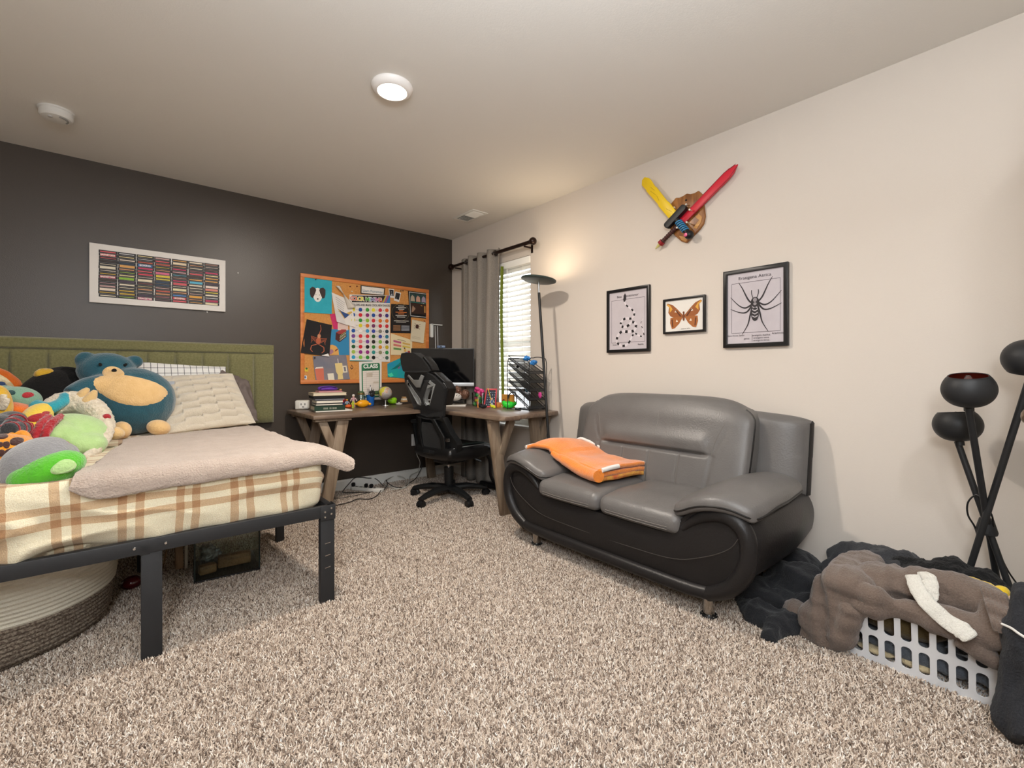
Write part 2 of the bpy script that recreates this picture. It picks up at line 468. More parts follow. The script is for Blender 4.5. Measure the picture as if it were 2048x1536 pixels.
# carpet pile: twisted tufts grown on the visible floor
def carpet():
    pts = [(-1.2, 4.05), (XR-.02, 4.05), (XR-.02, -.35), (1.3, -.3), (.5, .35), (-.4, 1.0), (-1.2, 1.9)]
    me = bpy.data.meshes.new('carpet_pile')
    me.from_pydata([(x, y, .001) for x, y in pts], [], [tuple(range(len(pts)))[::-1]])
    o = bpy.data.objects.new('carpet_pile', me); COL.objects.link(o)
    tag(o, 'shaggy beige and taupe flecked carpet pile covering the floor', 'carpet', kind='stuff')
    m = bpy.data.materials.new('carpet_tuft'); m.use_nodes = True; nt = m.node_tree; b = nt.nodes['Principled BSDF']
    b.inputs['Roughness'].default_value = .9; b.inputs['Sheen Weight'].default_value = .2; b.inputs['Specular IOR Level'].default_value = .2
    oi = nt.nodes.new('ShaderNodeObjectInfo'); cr = nt.nodes.new('ShaderNodeValToRGB')
    cr.color_ramp.interpolation = 'LINEAR'
    els = cr.color_ramp.elements
    els[0].position = 0; els[0].color = lin('665548'); els[1].position = 1; els[1].color = lin('f8f2ea')
    for p, c in ((.14, '877465'), (.30, 'ae9c8c'), (.55, 'cfbdab'), (.82, 'e6d8c9')):
        e = els.new(p); e.color = lin(c)
    nt.links.new(oi.outputs['Random'], cr.inputs[0]); nt.links.new(cr.outputs[0], b.inputs['Base Color'])
    me.materials.append(m)
    g = bpy.data.node_groups.new('carpet_tufts', 'GeometryNodeTree')
    g.interface.new_socket('Geometry', in_out='INPUT', socket_type='NodeSocketGeometry')
    g.interface.new_socket('Geometry', in_out='OUTPUT', socket_type='NodeSocketGeometry')
    N = g.nodes.new; L = g.links.new
    gi = N('NodeGroupInput'); go = N('NodeGroupOutput')
    dp = N('GeometryNodeDistributePointsOnFaces'); dp.distribute_method = 'RANDOM'; dp.inputs['Density'].default_value = 52000
    cone = N('GeometryNodeMeshCone'); cone.inputs['Vertices'].default_value = 4; cone.inputs['Side Segments'].default_value = 1
    cone.inputs['Radius Top'].default_value = .0011; cone.inputs['Radius Bottom'].default_value = .0026; cone.inputs['Depth'].default_value = .017
    sm = N('GeometryNodeSetMaterial'); sm.inputs['Material'].default_value = m
    rv = N('FunctionNodeRandomValue'); rv.data_type = 'FLOAT_VECTOR'
    rv.inputs[0].default_value = (-.85, -.85, 0); rv.inputs[1].default_value = (.85, .85, 6.28)
    e2r = N('FunctionNodeEulerToRotation')
    rs = N('FunctionNodeRandomValue'); rs.data_type = 'FLOAT'; rs.inputs[2].default_value = .7; rs.inputs[3].default_value = 1.25; rs.inputs['Seed'].default_value = 3
    ip = N('GeometryNodeInstanceOnPoints')
    L(gi.outputs[0], dp.inputs['Mesh']); L(dp.outputs['Points'], ip.inputs['Points'])
    L(cone.outputs['Mesh'], sm.inputs['Geometry']); L(sm.outputs[0], ip.inputs['Instance'])
    L(rv.outputs[0], e2r.inputs[0]); L(e2r.outputs[0], ip.inputs['Rotation']); L(rs.outputs[1], ip.inputs['Scale'])
    jn = N('GeometryNodeJoinGeometry'); L(ip.outputs[0], jn.inputs[0])
    L(jn.outputs[0], go.inputs[0])
    md = o.modifiers.new('tufts', 'NODES'); md.node_group = g
    return o
carpet()
# ================================================================ bed
m_iron = mat('black_powder_coat', '2e2f31', .45, bump=(400, .05), spec=.4)
m_steel = mat('bright_steel', 'c9c9c9', .25, metal=1)
def bolt(mb, c, n=(0, -1, 0), r=.006):
    c = Vector(c); n = Vector(n); mb.cyl(c, c+n*.004, r, r*.7, 8)
bed = thing('bed_frame', 'black metal platform bed frame with straight square legs', 'bed frame', (.065, 2.13, 0))
BX0, BX1, BYF, BYR = -.615, .745, 2.13, 3.96
RZ = .45; RH = .052
MB().bar((BX0, BYF+.015, RZ-RH/2), (BX1, BYF+.015, RZ-RH/2), .03, RH).build('foot_rail', m_iron, bed, bevel=.003)
for x in (BX0, BX1-.03): MB().bar((x+.015, BYF, RZ-RH/2), (x+.015, BYR, RZ-RH/2), .03, RH).build('side_rail', m_iron, bed, bevel=.003)
MB().bar((.065, BYF, RZ-RH/2-.01), (.065, BYR, RZ-RH/2-.01), .03, .04).build('centre_rail', m_iron, bed, bevel=.003)
MB().bar((BX0, BYR-.015, RZ-RH/2), (BX1, BYR-.015, RZ-RH/2), .03, RH).build('head_rail', m_iron, bed, bevel=.003)
for k in range(8):
    y = BYF + .15 + k*.235
    MB().bar((BX0+.03, y, RZ-.02), (BX1-.03, y, RZ-.02), .03, .012).build('slat', m_iron, bed)
for x, y in ((BX0+.03, BYF+.02), (.085, BYF+.02), (BX1-.03, BYF+.02), (BX0+.03, 3.09), (.085, 3.09), (BX1+.0, 3.09), (BX0+.03, BYR-.03), (.065, BYR-.03), (BX1-.03, BYR-.03)):
    lw = .062 if y < 2.3 else .045
    l = MB().box((x, y, (RZ-RH+.0)/2), (lw, .032, RZ-RH)).build('leg', m_iron, bed, bevel=.002)
    if x > .6 and y < 2.3:
        for z in (.17, .225, .28): MB().box((x, y-.017, z), (.024, .002, .003), (0, -.12, 0)).build('height_mark', m_steel, l, smooth=0)
for x, z in ((.70, .425), (.728, .412), (.70, .402), (.728, .438), (.035, .425), (.125, .425)):
    mb = MB(); bolt(mb, (x, BYF-.004, z)); mb.build('bolt', m_steel, bed)
mb = MB(); mb.poly(Frame((0, BYF, 0), (1, 0, 0), (0, 0, 1)), rect(.682, .386, BX1+.003, .454), 0, .003); mb.box((BX1+.0015, BYF+.028, .42), (.003, .06, .068))
mb.build('corner_bracket', m_iron, bed, bevel=.001)

# headboard
m_olive = mat('olive_velvet', '86835a', .8, bump=(260, .3), var=(90, '6a6840', .25), sheen=.6)
hb = thing('headboard', 'long olive green channel-tufted upholstered headboard fixed to the dark wall', 'headboard', (.06, 4.05, .655))
HZ0, HZ1 = .655, 1.272
MB().box((.06, 4.045, (HZ0+HZ1)/2), (1.73, .055, HZ1-HZ0)).build('backing', m_olive, hb, bevel=.012, seg=3)
seams = [-.80, -.67, -.509, -.346, -.186, -.026, .133, .292, .452, .614, .784]
def cushion(x0, x1, z0, z1, name, depth=.022, e=.014):
    def fn(u, v):
        uu = min(u, 1-u)*(x1-x0); vv = min(v, 1-v)*(z1-z0)
        def h(d): return math.sin(min(d/e, 1)*math.pi/2)
        return (x0+(x1-x0)*u, 4.019 - depth*h(uu)*h(vv) - .002*math.sin(u*3.14), z0+(z1-z0)*v)
    MB().grid(fn, 16, 20).build(name, m_olive, hb, smooth=80)
for a, b in zip(seams[:-1], seams[1:]): cushion(a, b, HZ0+.004, HZ1-.075, 'channel')
cushion(-.80, .925, HZ1-.075, HZ1-.001, 'top_border')
cushion(.784, .925, HZ0+.002, HZ1-.075, 'side_border')

# plaid fabric made of crossing stripes: s runs up the front face and on over the top
def stripe_mask(nt, src, off, period, bands):
    def mth(op, a, b=None):
        n = nt.nodes.new('ShaderNodeMath'); n.operation = op
        if isinstance(a, float): n.inputs[0].default_value = a
        else: nt.links.new(a, n.inputs[0])
        if b is not None:
            if isinstance(b, float): n.inputs[1].default_value = b
            else: nt.links.new(b, n.inputs[1])
        return n.outputs[0]
    q = mth('FRACT', mth('DIVIDE', mth('SUBTRACT', src, float(off)), float(period)))
    out = None
    for a, b in bands:
        k = mth('MULTIPLY', mth('GREATER_THAN', q, a/period), mth('LESS_THAN', q, b/period))
        out = k if out is None else mth('ADD', out, k)
    return out
def plaid():
    m = mat('plaid_flannel', 'efe6c6', .95, bump=(300, .5), sheen=.3); nt = m.node_tree; b = nt.nodes['Principled BSDF']
    at = nt.nodes.new('ShaderNodeAttribute'); at.attribute_name = 'plaid'
    sp = nt.nodes.new('ShaderNodeSeparateXYZ'); nt.links.new(at.outputs['Vector'], sp.inputs[0])
    mx = stripe_mask(nt, sp.outputs[0], .164-.175*20, .175, ((0, .026), (.051, .077)))
    ms = stripe_mask(nt, sp.outputs[1], 2.695-.175*20, .175, ((0, .026), (.051, .077)))
    cur = None
    for mk in (mx, ms):
        n = nt.nodes.new('ShaderNodeMix'); n.data_type = 'RGBA'; n.blend_type = 'MULTIPLY'
        nt.links.new(mk, n.inputs[0]); n.inputs[7].default_value = lin('dcc4b2')
        if cur is None: n.inputs[6].default_value = lin('f3eed8')
        else: nt.links.new(cur, n.inputs[6])
        cur = n.outputs[2]
    nz = nt.nodes.new('ShaderNodeTexNoise'); nz.inputs['Scale'].default_value = 260
    tc = nt.nodes.new('ShaderNodeTexCoord'); nt.links.new(tc.outputs['Object'], nz.inputs['Vector'])
    n2 = nt.nodes.new('ShaderNodeMix'); n2.data_type = 'RGBA'; n2.blend_type = 'MULTIPLY'; nt.links.new(nz.outputs[0], n2.inputs[0])
    nt.links.new(cur, n2.inputs[6]); n2.inputs[7].default_value = lin('e2d5bd')
    nt.links.new(n2.outputs[2], b.inputs['Base Color'])
    return m
m_plaid = plaid()
# mattress under its plaid cover
MX0, MX1, MY0, MY1, MZ0, MZ1 = -.63, .70, 2.160, 3.97, .438, .688
def mattress():
    bm = bmesh.new()
    bmesh.ops.create_cube(bm, size=1)
    for v in bm.verts: v.co = Vector(((MX0+MX1)/2 + v.co.x*(MX1-MX0), (MY0+MY1)/2 + v.co.y*(MY1-MY0), (MZ0+MZ1)/2 + v.co.z*(MZ1-MZ0)))
    bmesh.ops.bevel(bm, geom=list(bm.edges), offset=.036, segments=5, affect='EDGES', profile=.5)
    # even slices so that the folds have vertices to live on
    for ax, a, b, n in ((0, MX0, MX1, 110), (1, MY0, MY1, 80), (2, MZ0, MZ1, 26)):
        for k in range(1, n):
            co = Vector((0, 0, 0)); co[ax] = a + (b-a)*k/n; no = Vector((0, 0, 0)); no[ax] = 1
            bmesh.ops.bisect_plane(bm, geom=list(bm.verts)+list(bm.edges)+list(bm.faces), plane_co=co, plane_no=no, dist=1e-5)
    me = bpy.data.meshes.new('mattress'); bm.to_mesh(me); bm.free()
    me.update()
    uv = me.attributes.new('plaid', 'FLOAT_VECTOR', 'POINT')
    ns = [v.normal.copy() for v in me.vertices]
    for i, v in enumerate(me.vertices):
        p = v.co
        wob = .006*noise.noise(Vector((p.x*5, p.z*9, 1)))
        sag = .012*max(0, (.69-p.z)/.24)*math.sin(p.x*9)
        uv.data[i].vector = (p.x + wob + sag, p.y + p.z + .006*noise.noise(Vector((p.x*6, 3, p.z*5))), 0)
    for v, n in zip(me.vertices, ns):
        p = v.co; k = 0
        if n.y < -.3 or n.x > .3:
            q = Vector((p.x*3.2 + p.z*7, p.z*8 - p.x*2.2, p.y*3))
            k = (.014+.016*max(0, min(1, (.35-p.x)*2)))*(1-abs(noise.noise(q))*3)*max(0, min(1, (.66-p.z)/.1))
            # stitched seams of the mattress show through as two creases
            for zc in (.60, .53): k -= .004*math.exp(-((p.z-zc-.006*math.sin(p.x*4))/.004)**2)
            k += .008*math.sin((p.z-MZ0)/(MZ1-MZ0)*math.pi)
        elif n.z > .3:
            k = .006*noise.noise(Vector((p.x*4, p.y*4, 0)))
        v.co = p + n*k
    me.materials.append(m_plaid)
    for p in me.polygons: p.use_smooth = True
    return tag(link_mesh('mattress', me), 'mattress covered in cream flannel with tan plaid stripes', 'mattress')
mattress()

# fluffy taupe blanket over the foot of the bed
m_fluff = mat('taupe_plush', 'b4a294', .95, bump=(170, .9, 5), var=(22, 'c2b1a4', .3), sheen=.35)
def blanket():
    # front edge and back edge as flat cloth lines (x, s): s below the mattress edge means hanging
    front = catmull([(-.135, 2.13, 0), (-.05, 2.085, 0), (.10, 2.095, 0), (.3, 2.10, 0), (.5, 2.105, 0), (.66, 2.11, 0), (.74, 2.10, 0), (.80, 2.10, 0), (.835, 2.13, 0)], 8)
    back = catmull([(-.075, 2.35, 0), (-.045, 2.62, 0), (.00, 2.9, 0), (.03, 3.13, 0), (.24, 3.2, 0), (.5, 3.32, 0), (.66, 3.30, 0), (.76, 2.8, 0), (.845, 2.19, 0)], 8)
    n = len(front)-1
    def fn(u, v):
        t = u*n; k = min(int(t), n-1); w_ = t-k
        a = front[k].lerp(front[k+1], w_); b = back[k].lerp(back[k+1], w_)
        p = a.lerp(b, v); x, y = p.x, p.y
        # rounded rim
        edge = min(v, 1-v, u*2, (1-u)*2)
        z = MZ1 + .012
        wrap = MY0 + .035
        if y < wrap:
            d = wrap - y; r = .045; a_ = min(d/r, 1.35)
            y = wrap - r*math.sin(a_); z -= r*(1-math.cos(a_)) + max(0, d - r*1.35)
            y -= .006
        if x > .66:
            d = x-.66; z -= d*d*2.0 * (1-.0*v)
            if y > 2.4: z -= min(d*1.2, .2)*min((y-2.4)*2, 1)
        z += .006*noise.noise(Vector((x*5, y*5, 0))) + .004*noise.noise(Vector((x*14, y*11, 3)))
        return (x, y, z)
    mb = MB().grid(fn, 150, 70)
    o = mb.build('blanket', m_fluff, smooth=80, solid=.024)
    me = o.data
    displace(me, lambda p: .0022*noise.noise(p*70) + .0015*noise.noise(p*160))
    return tag(o, 'fluffy taupe plush blanket spread over the foot of the bed', 'blanket')
blanket()

# pillows
def pillow(name, c4, thick, material, label, cat='pillow', n=60, pinch=.10, disp=None, seed=0, pw=.42, wob=.006):
    bl, br, tr, tl = [Vector(c) for c in c4]
    U = ((br-bl)+(tr-tl)); V = ((tl-bl)+(tr-br)); nn = U.cross(V).normalized()
    mb = MB()
    for sgn in (1, -1):
        def fn(u, v):
            su, sv = math.sin(math.pi*u), math.sin(math.pi*v)
            uu = .5+(u-.5)*(1-pinch*(1-su)**0*(sv**.8)*(.35)); vv = .5+(v-.5)*(1-pinch*.35*su**.8)
            p = bl.lerp(br, uu).lerp(tl.lerp(tr, uu), vv)
            h = (max(su, 0)*max(sv, 0))**pw*thick/2
            h *= 1+.12*noise.noise(Vector((u*3+seed, v*3, sgn)))
            q = p + nn*h*sgn
            if disp and sgn > 0: q += nn*disp(u, v)*min(1, 6*min(u, v, 1-u, 1-v))
            q += nn*wob*noise.noise(Vector((u*7+seed, v*7, 2)))
            return q
        mb.grid(fn, n, n)
    o = mb.build(name, material, smooth=80, weld=True)
    return tag(o, label, cat)
m_grey_p = mat('mauve_grey_cotton', '6f6460', .85, bump=(180, .2))
m_blue_p = mat('pale_blue_cotton', 'aeb4bd', .85, bump=(180, .2))
def gridcloth():
    m = mat('grid_check_cotton', 'ebebea', .85); nt = m.node_tree; b = nt.nodes['Principled BSDF']
    tc = nt.nodes.new('ShaderNodeTexCoord'); sp = nt.nodes.new('ShaderNodeSeparateXYZ'); nt.links.new(tc.outputs['Object'], sp.inputs[0])
    m1 = stripe_mask(nt, sp.outputs[0], -5, .036, ((0, .003),)); m2 = stripe_mask(nt, sp.outputs[2], -5, .036, ((0, .003),))
    mxn = nt.nodes.new('ShaderNodeMath'); mxn.operation = 'MAXIMUM'; nt.links.new(m1, mxn.inputs[0]); nt.links.new(m2, mxn.inputs[1])
    n = nt.nodes.new('ShaderNodeMix'); n.data_type = 'RGBA'; nt.links.new(mxn.outputs[0], n.inputs[0])
    n.inputs[6].default_value = lin('ebebea'); n.inputs[7].default_value = lin('30343c'); nt.links.new(n.outputs[2], b.inputs['Base Color'])
    return m
pillow('pillow', [(-.02, 3.74, .70), (.60, 3.74, .70), (.585, 3.93, 1.095), (.02, 3.94, 1.135)], .12, gridcloth(), 'white pillow with a thin black grid pattern, behind the ribbed pillow', seed=3)
pillow('pillow', [(.46, 3.66, .695), (.76, 3.72, .695), (.735, 3.93, .99), (.50, 3.93, 1.10)], .10, m_grey_p, 'wrinkled mauve grey pillow at the right, against the headboard', seed=5, wob=.02)
pillow('pillow', [(.06, 3.50, .695), (.30, 3.55, .695), (.30, 3.72, 1.0), (.10, 3.72, 1.0)], .08, m_blue_p, 'pale blue-grey pillow squeezed between the teal bear and the ribbed pillow', seed=8, wob=.01)
m_faux = mat('cream_faux_fur', 'd6ccba', .95, bump=(240, .6, 5), sheen=.6)
def ribs(u, v):
    col = int(u*4.999); off = (col % 2)*.45 + col*.2
    r = v*7.5 + off + .25*noise.noise(Vector((u*5, v*5, 0)))
    return .034*(abs(math.sin(r*math.pi))**.55) - .022
pillow('pillow', [AT(333, 868, y=3.42), AT(512, 846, y=3.50), AT(465, 747, y=3.80), AT(306, 753, y=3.80)], .11, m_faux, 'cream faux-fur pillow with raised wavy ribs, leaning in the middle of the bed', n=150, disp=ribs, pinch=.05, wob=.004)

# ---------------------------------------------------------------- stuffed toys (plain stand-ins, no characters)
def plush_mat(n, c, c2=None): return mat(n, c, .95, bump=(150, .5, 4), var=(30, c2 or c, .3), sheen=.55)
p_teal = plush_mat('teal_plush', '1f5a6b', '174b5b'); p_cream = plush_mat('cream_plush', 'e9c48c', 'dfb77c')
p_black = mat('black_plush', '0e0d0e', .95, bump=(150, .5, 4), sheen=.05); p_yel = plush_mat('yellow_plush', 'dcb234', 'c99a1d')
p_aqua = plush_mat('aqua_plush', '26a0b0', '1c8a9c'); p_sea = plush_mat('sea_green_plush', '7fa892', '74a087')
p_or = plush_mat('orange_plush', 'e2711d', 'd0620f'); p_green = plush_mat('bright_green_plush', '55b91d', '49a716')
p_grey = plush_mat('grey_plush', '8a8a8d', '7f7f82'); p_pale = plush_mat('pale_green_plush', 'b4d492', 'a3c780')
p_red = plush_mat('red_fringe_plush', 'b3202c', '931420'); p_white = mat('white_fleece', 'e6dcc9', .95, bump=(110, 1.0, 5), var=(60, 'c9bba2', .2), sheen=.5)
p_giraffe = plush_mat('amber_plush', 'ee9d1c', 'e18d12'); p_brown = plush_mat('dark_brown_plush', '40201a'); p_tan = plush_mat('tan_plush', 'd3b27c')
def on_surface(o, disp_dir, spots, material, name, parent, th=.004, n=18):
    """round felt patches laid on the outside of a plush: each vertex is projected onto the body"""
    dg = bpy.context.evaluated_depsgraph_get(); dg.update()
    from mathutils.bvhtree import BVHTree
    bv = BVHTree.FromObject(o, dg)
    off = WORLD_OF.get(parent.name) or Vector((0, 0, 0))
    for c, ru, rv, rot in spots:
        c = Vector(c) - off; d = Vector(disp_dir).normalized()
        up = Vector((0, 0, 1)); u = d.cross(up).normalized(); v = u.cross(d).normalized()
        vs = []; rings = 6
        ok = True
        for r in range(rings+1):
            for k in range(n):
                a = 2*math.pi*k/n + rot; rr = r/rings
                wob = 1+.06*math.sin(3*a+c.x*50)
                x0 = ru*rr*math.cos(2*math.pi*k/n)*wob; y0 = rv*rr*math.sin(2*math.pi*k/n)*wob
                q = c - d*.6 + u*(x0*math.cos(rot)-y0*math.sin(rot)) + v*(x0*math.sin(rot)+y0*math.cos(rot))
                h = bv.ray_cast(q, d, 1.2)
                if h[0] is None: h = bv.find_nearest(q + d*.6)
                vs.append(h[0] + h[1]*(th*(1 if r < rings else -.3)))
        fs = []
        for r in range(rings):
            for k in range(n): fs.append((r*n+k, r*n+(k+1) % n, (r+1)*n+(k+1) % n, (r+1)*n+k))
        mb = MB().add([v_ + off for v_ in vs], fs)
        mb.build(name, material, parent, smooth=80, weld=True)
VIEW = Vector((0, 1, -.08))
def view_dir(p): return (Vector(p) - Vector((0, 0, 1.06))).normalized()

# big teal bear with a cream belly
t = thing('plush_bear', 'big teal stuffed bear with a cream belly and muzzle, sitting against the headboard', 'stuffed toy', (.03, 3.5, .70))
body = blob('body', [((.045, 3.50, .885), (.215, .16, .20)), ((-.01, 3.52, .97), (.15, .12, .12)), ((-.065, 3.56, 1.065), (.135, .10, .105)),
     ((-.155, 3.56, 1.125), (.05, .035, .05)), ((.06, 3.60, 1.12), (.045, .035, .04)), ('t', [(-.05, 3.46, .99), (-.14, 3.42, .975), (-.205, 3.36, .935)], [.06, .055, .045])], p_teal, t, vox=.009, it=10)
vd = view_dir((.02, 3.5, .93))
on_surface(body, vd, [((.045, 3.40, .955), .175, .085, -.28)], p_cream, 'belly_panel', t, th=.006, n=32)
on_surface(body, vd, [((-.035, 3.45, 1.055), .05, .034, -.2)], p_cream, 'muzzle', t, th=.006, n=28)
on_surface(body, vd, [((-.03, 3.4, 1.062), .013, .009, 0)], p_black, 'nose', t, th=.012)
on_surface(body, vd, [((-.09, 3.4, 1.10), .008, .009, 0), ((.015, 3.4, 1.10), .008, .009, 0)], p_black, 'eye', t, th=.011)
for c, r, e in (((.0, 3.33, .735), (.045, .06, .05), (0, 0, .3)), ((.165, 3.36, .735), (.06, .055, .045), (0, .3, -.3))):
    blob('foot', [(c, r, e)], p_cream, t, vox=.008, it=3)

t = thing('plush_bird', 'black round stuffed toy with a yellow tuft, lying in front of the headboard', 'stuffed toy', (-.26, 3.6, .70))
blob('body', [((-.27, 3.64, .90), (.17, .12, .17)), ((-.24, 3.68, 1.0), (.12, .08, .09), (0, .15, 0)), ((-.36, 3.66, .86), (.12, .1, .14))], p_black, t, vox=.01, it=8)
blob('tuft', [((-.325, 3.62, 1.052), (.042, .03, .026), (0, -.1, 0)), ((-.34, 3.62, 1.045), (.028, .03, .026))], p_yel, t, vox=.006, it=2, disp=lambda p: .004*noise.noise(p*90))

# aqua toy with an orange collar
t = thing('plush_turtle', 'aqua stuffed toy with a sea green head and orange collar, its arm raised', 'stuffed toy', (-.36, 3.15, .70))
hd = blob('head', [(AT(36, 799, y=3.15), (.085, .08, .062), (0, .15, 0)), (AT(8, 788, y=3.18), (.05, .05, .042))], p_sea, t, vox=.008, it=6)
blob('collar', [(AT(28, 820, y=3.05), (.085, .075, .036), (0, .25, 0))], p_or, t, vox=.007, it=4)
blob('body', [(AT(45, 850, y=3.08), (.12, .11, .075)), (AT(66, 832, y=3.08), (.05, .05, .04)), ('t', [AT(68, 812, y=3.05), AT(95, 818, y=3.02), AT(122, 806, y=3.05), AT(130, 798, y=3.08)], [.035, .03, .024, .032]), (AT(129, 795, y=3.08), (.026, .025, .026))], p_aqua, t, vox=.008, it=4)
on_surface(hd, view_dir(AT(35, 800, y=3.15)), [(AT(56, 790, y=3.05), .021, .014, .1)], p_red, 'mouth_patch', t)
on_surface(hd, view_dir(AT(35, 800, y=3.15)), [(AT(22, 785, y=3.05), .016, .011, -.2)], plush_mat('deep_teal_felt', '18484a'), 'spot', t)

t = thing('plush_cushion', 'cream printed round cushion with an orange edge at the left end of the headboard', 'cushion', (-.50, 3.7, .70))
cc = AT(-34, 800, y=3.75)
blob('cushion_body', [(cc, (.17, .06, .19))], p_or, t, vox=.01, it=4)
MB().lathe([(0, -.012), (.10, -.008), (.145, .0), (.15, .01)], cc + Vector((-.012, -.058, .0)), 32, Matrix(((1, 0, 0), (0, 0, 1), (0, 1.1, 0)))).build('printed_front', mat('cream_print', 'ecdcb4', .8, var=(26, 'c7b48c', .08)), t)
mb = MB()
for i, (px, py) in enumerate(((6, 768), (11, 777), (14, 786), (8, 792), (3, 781))): mb.box(AT(px, py, y=3.675), (.035, .002, .005), (0, .5, 0))
mb.build('printed_line', flat('3c5a78'), t, smooth=0)
blob('printed_spot', [(AT(2, 768, y=3.675), (.018, .004, .014))], flat('26406e'), t, vox=.003, it=1)

# yellow toy with white mitten at the very edge
t = thing('plush_mitten', 'yellow stuffed toy with stubby white fingers at the left edge of the photo', 'stuffed toy', (-.42, 2.95, .70))
blob('body', [(AT(-6, 815, y=2.95), (.05, .05, .10))], p_yel, t, vox=.008, it=4)
mb = [('t', [AT(0, 815, y=2.93), AT(5, 800, y=2.92), AT(7, 788, y=2.92)], [.016, .014, .012]), ('t', [AT(2, 818, y=2.91), AT(10, 806, y=2.9), AT(13, 796, y=2.9)], [.016, .014, .012])]
blob('finger', mb, p_white, t, vox=.005, it=2)

# red and yellow spotted toy
t = thing('plush_snake', 'yellow stuffed toy with red patches, tucked beside the green horned one', 'stuffed toy', (-.27, 2.95, .70))
bd = blob('body', [('t', [AT(62, 868, y=2.92), AT(66, 845, y=2.95), AT(80, 828, y=3.0), AT(98, 822, y=3.02)], [.05, .052, .05, .04])], plush_mat('lemon_plush', 'e8c63f'), t, vox=.007, it=3)
on_surface(bd, view_dir(AT(75, 840, y=2.9)), [(AT(74, 835, y=2.9), .034, .018, .3), (AT(60, 853, y=2.9), .014, .018, 0), (AT(92, 826, y=2.9), .013, .009, 0)], p_red, 'patch', t)

# striped toy
t = thing('plush_monkey', 'charcoal stuffed toy with red striped sleeves, lying among the others', 'stuffed toy', (-.36, 2.85, .70))
p_char = plush_mat('charcoal_plush', '33383d', '2a2e33')
for nm, path in (('sleeve', [AT(10, 868, y=2.75), AT(25, 850, y=2.80), AT(40, 838, y=2.85)]), ('sleeve', [AT(15, 860, y=2.70), AT(35, 858, y=2.74), AT(55, 858, y=2.78)])):
    sl = blob(nm, [('t', path, [.030, .032, .026])], p_char, t, vox=.006, it=2)
    pp = catmull(path, 6)
    mb = MB()
    for k in (2, 6, 9): mb.tube([pp[k], pp[k].lerp(pp[k+1], .6)], .0335, 16)
    mb.build('stripe', p_red, sl, smooth=60)
blob('body', [(AT(-5, 862, y=2.85), (.08, .09, .07)), (AT(20, 845, y=2.92), (.06, .06, .05))], p_char, t, vox=.008, it=3)

# horned pale green toy lined with red fringe and white fleece
t = thing('plush_hood', 'pale green stuffed toy with red fringes, white fleece crown and tan horns', 'stuffed toy', (-.17, 2.95, .70))
V_ = lambda px, py, y: tuple(AT(px, py, y=y))
bd = blob('body', [(V_(150, 868, 2.95), (.135, .13, .095), (0, .25, 0)), (V_(165, 890, 2.85), (.09, .09, .06)), (V_(115, 872, 2.88), (.10, .11, .07))], p_pale, t, vox=.008, it=8)
blob('fleece_crown', [('t', [V_(98, 822, 3.08), V_(125, 807, 3.1), V_(160, 806, 3.1), V_(192, 822, 3.05), V_(210, 850, 2.98), V_(205, 880, 2.88), V_(185, 905, 2.78), V_(165, 916, 2.70)], [.045, .055, .055, .05, .04, .03, .022, .012])], p_white, t, vox=.008, it=2, disp=lambda p: .006*noise.noise(p*70))
for path in ([V_(88, 882, 2.74), V_(93, 862, 2.76), V_(105, 845, 2.80), V_(122, 832, 2.88)], [V_(68, 888, 2.74), V_(74, 865, 2.76), V_(86, 845, 2.80), V_(100, 832, 2.86)], [V_(82, 884, 2.70), V_(110, 884, 2.64), V_(135, 895, 2.58), V_(158, 915, 2.52)]):
    blob('fringe', [('t', path, [.010, .017, .017, .012])], p_red, t, vox=.005, it=1, disp=lambda p: .006*noise.noise(p*130))
for a, b, c in ((V_(160, 800, 3.08), V_(168, 786, 3.08), V_(177, 776, 3.08)), (V_(172, 806, 3.06), V_(184, 792, 3.06), V_(191, 780, 3.06))):
    blob('horn', [('t', [a, b, c], [.028, .022, .008])], p_tan, t, vox=.005, it=1)
blob('pompom', [(V_(213, 835, 2.98), .019)], p_red, t, vox=.004, it=1)
blob('tan_paw', [(V_(229, 866, 2.98), (.042, .04, .032), (0, .3, 0))], p_tan, t, vox=.006, it=3)

# giraffe-spotted toy
t = thing('plush_giraffe', 'amber stuffed giraffe with dark brown patches at the left edge of the bed', 'stuffed toy', (-.33, 2.65, .70))
bd = blob('body', [(V_(5, 908, 2.60), (.10, .09, .078)), (V_(36, 896, 2.62), (.055, .06, .052)), ('t', [V_(18, 872, 2.70), V_(45, 868, 2.70), V_(58, 882, 2.66)], [.016, .018, .014]), (V_(-3, 955, 2.45), (.035, .06, .07))], p_giraffe, t, vox=.007, it=3)
on_surface(bd, view_dir(V_(20, 900, 2.6)), [(V_(33, 883, 2.6), .020, .016, .2), (V_(25, 904, 2.6), .024, .017, .3), (V_(13, 890, 2.6), .010, .014, .2), (V_(2, 906, 2.6), .012, .014, 0), (V_(8, 926, 2.6), .017, .013, .3), (V_(4, 874, 2.6), .018, .009, 0), (V_(0, 890, 2.6), .010, .010, 0)], p_brown, 'patch', t)

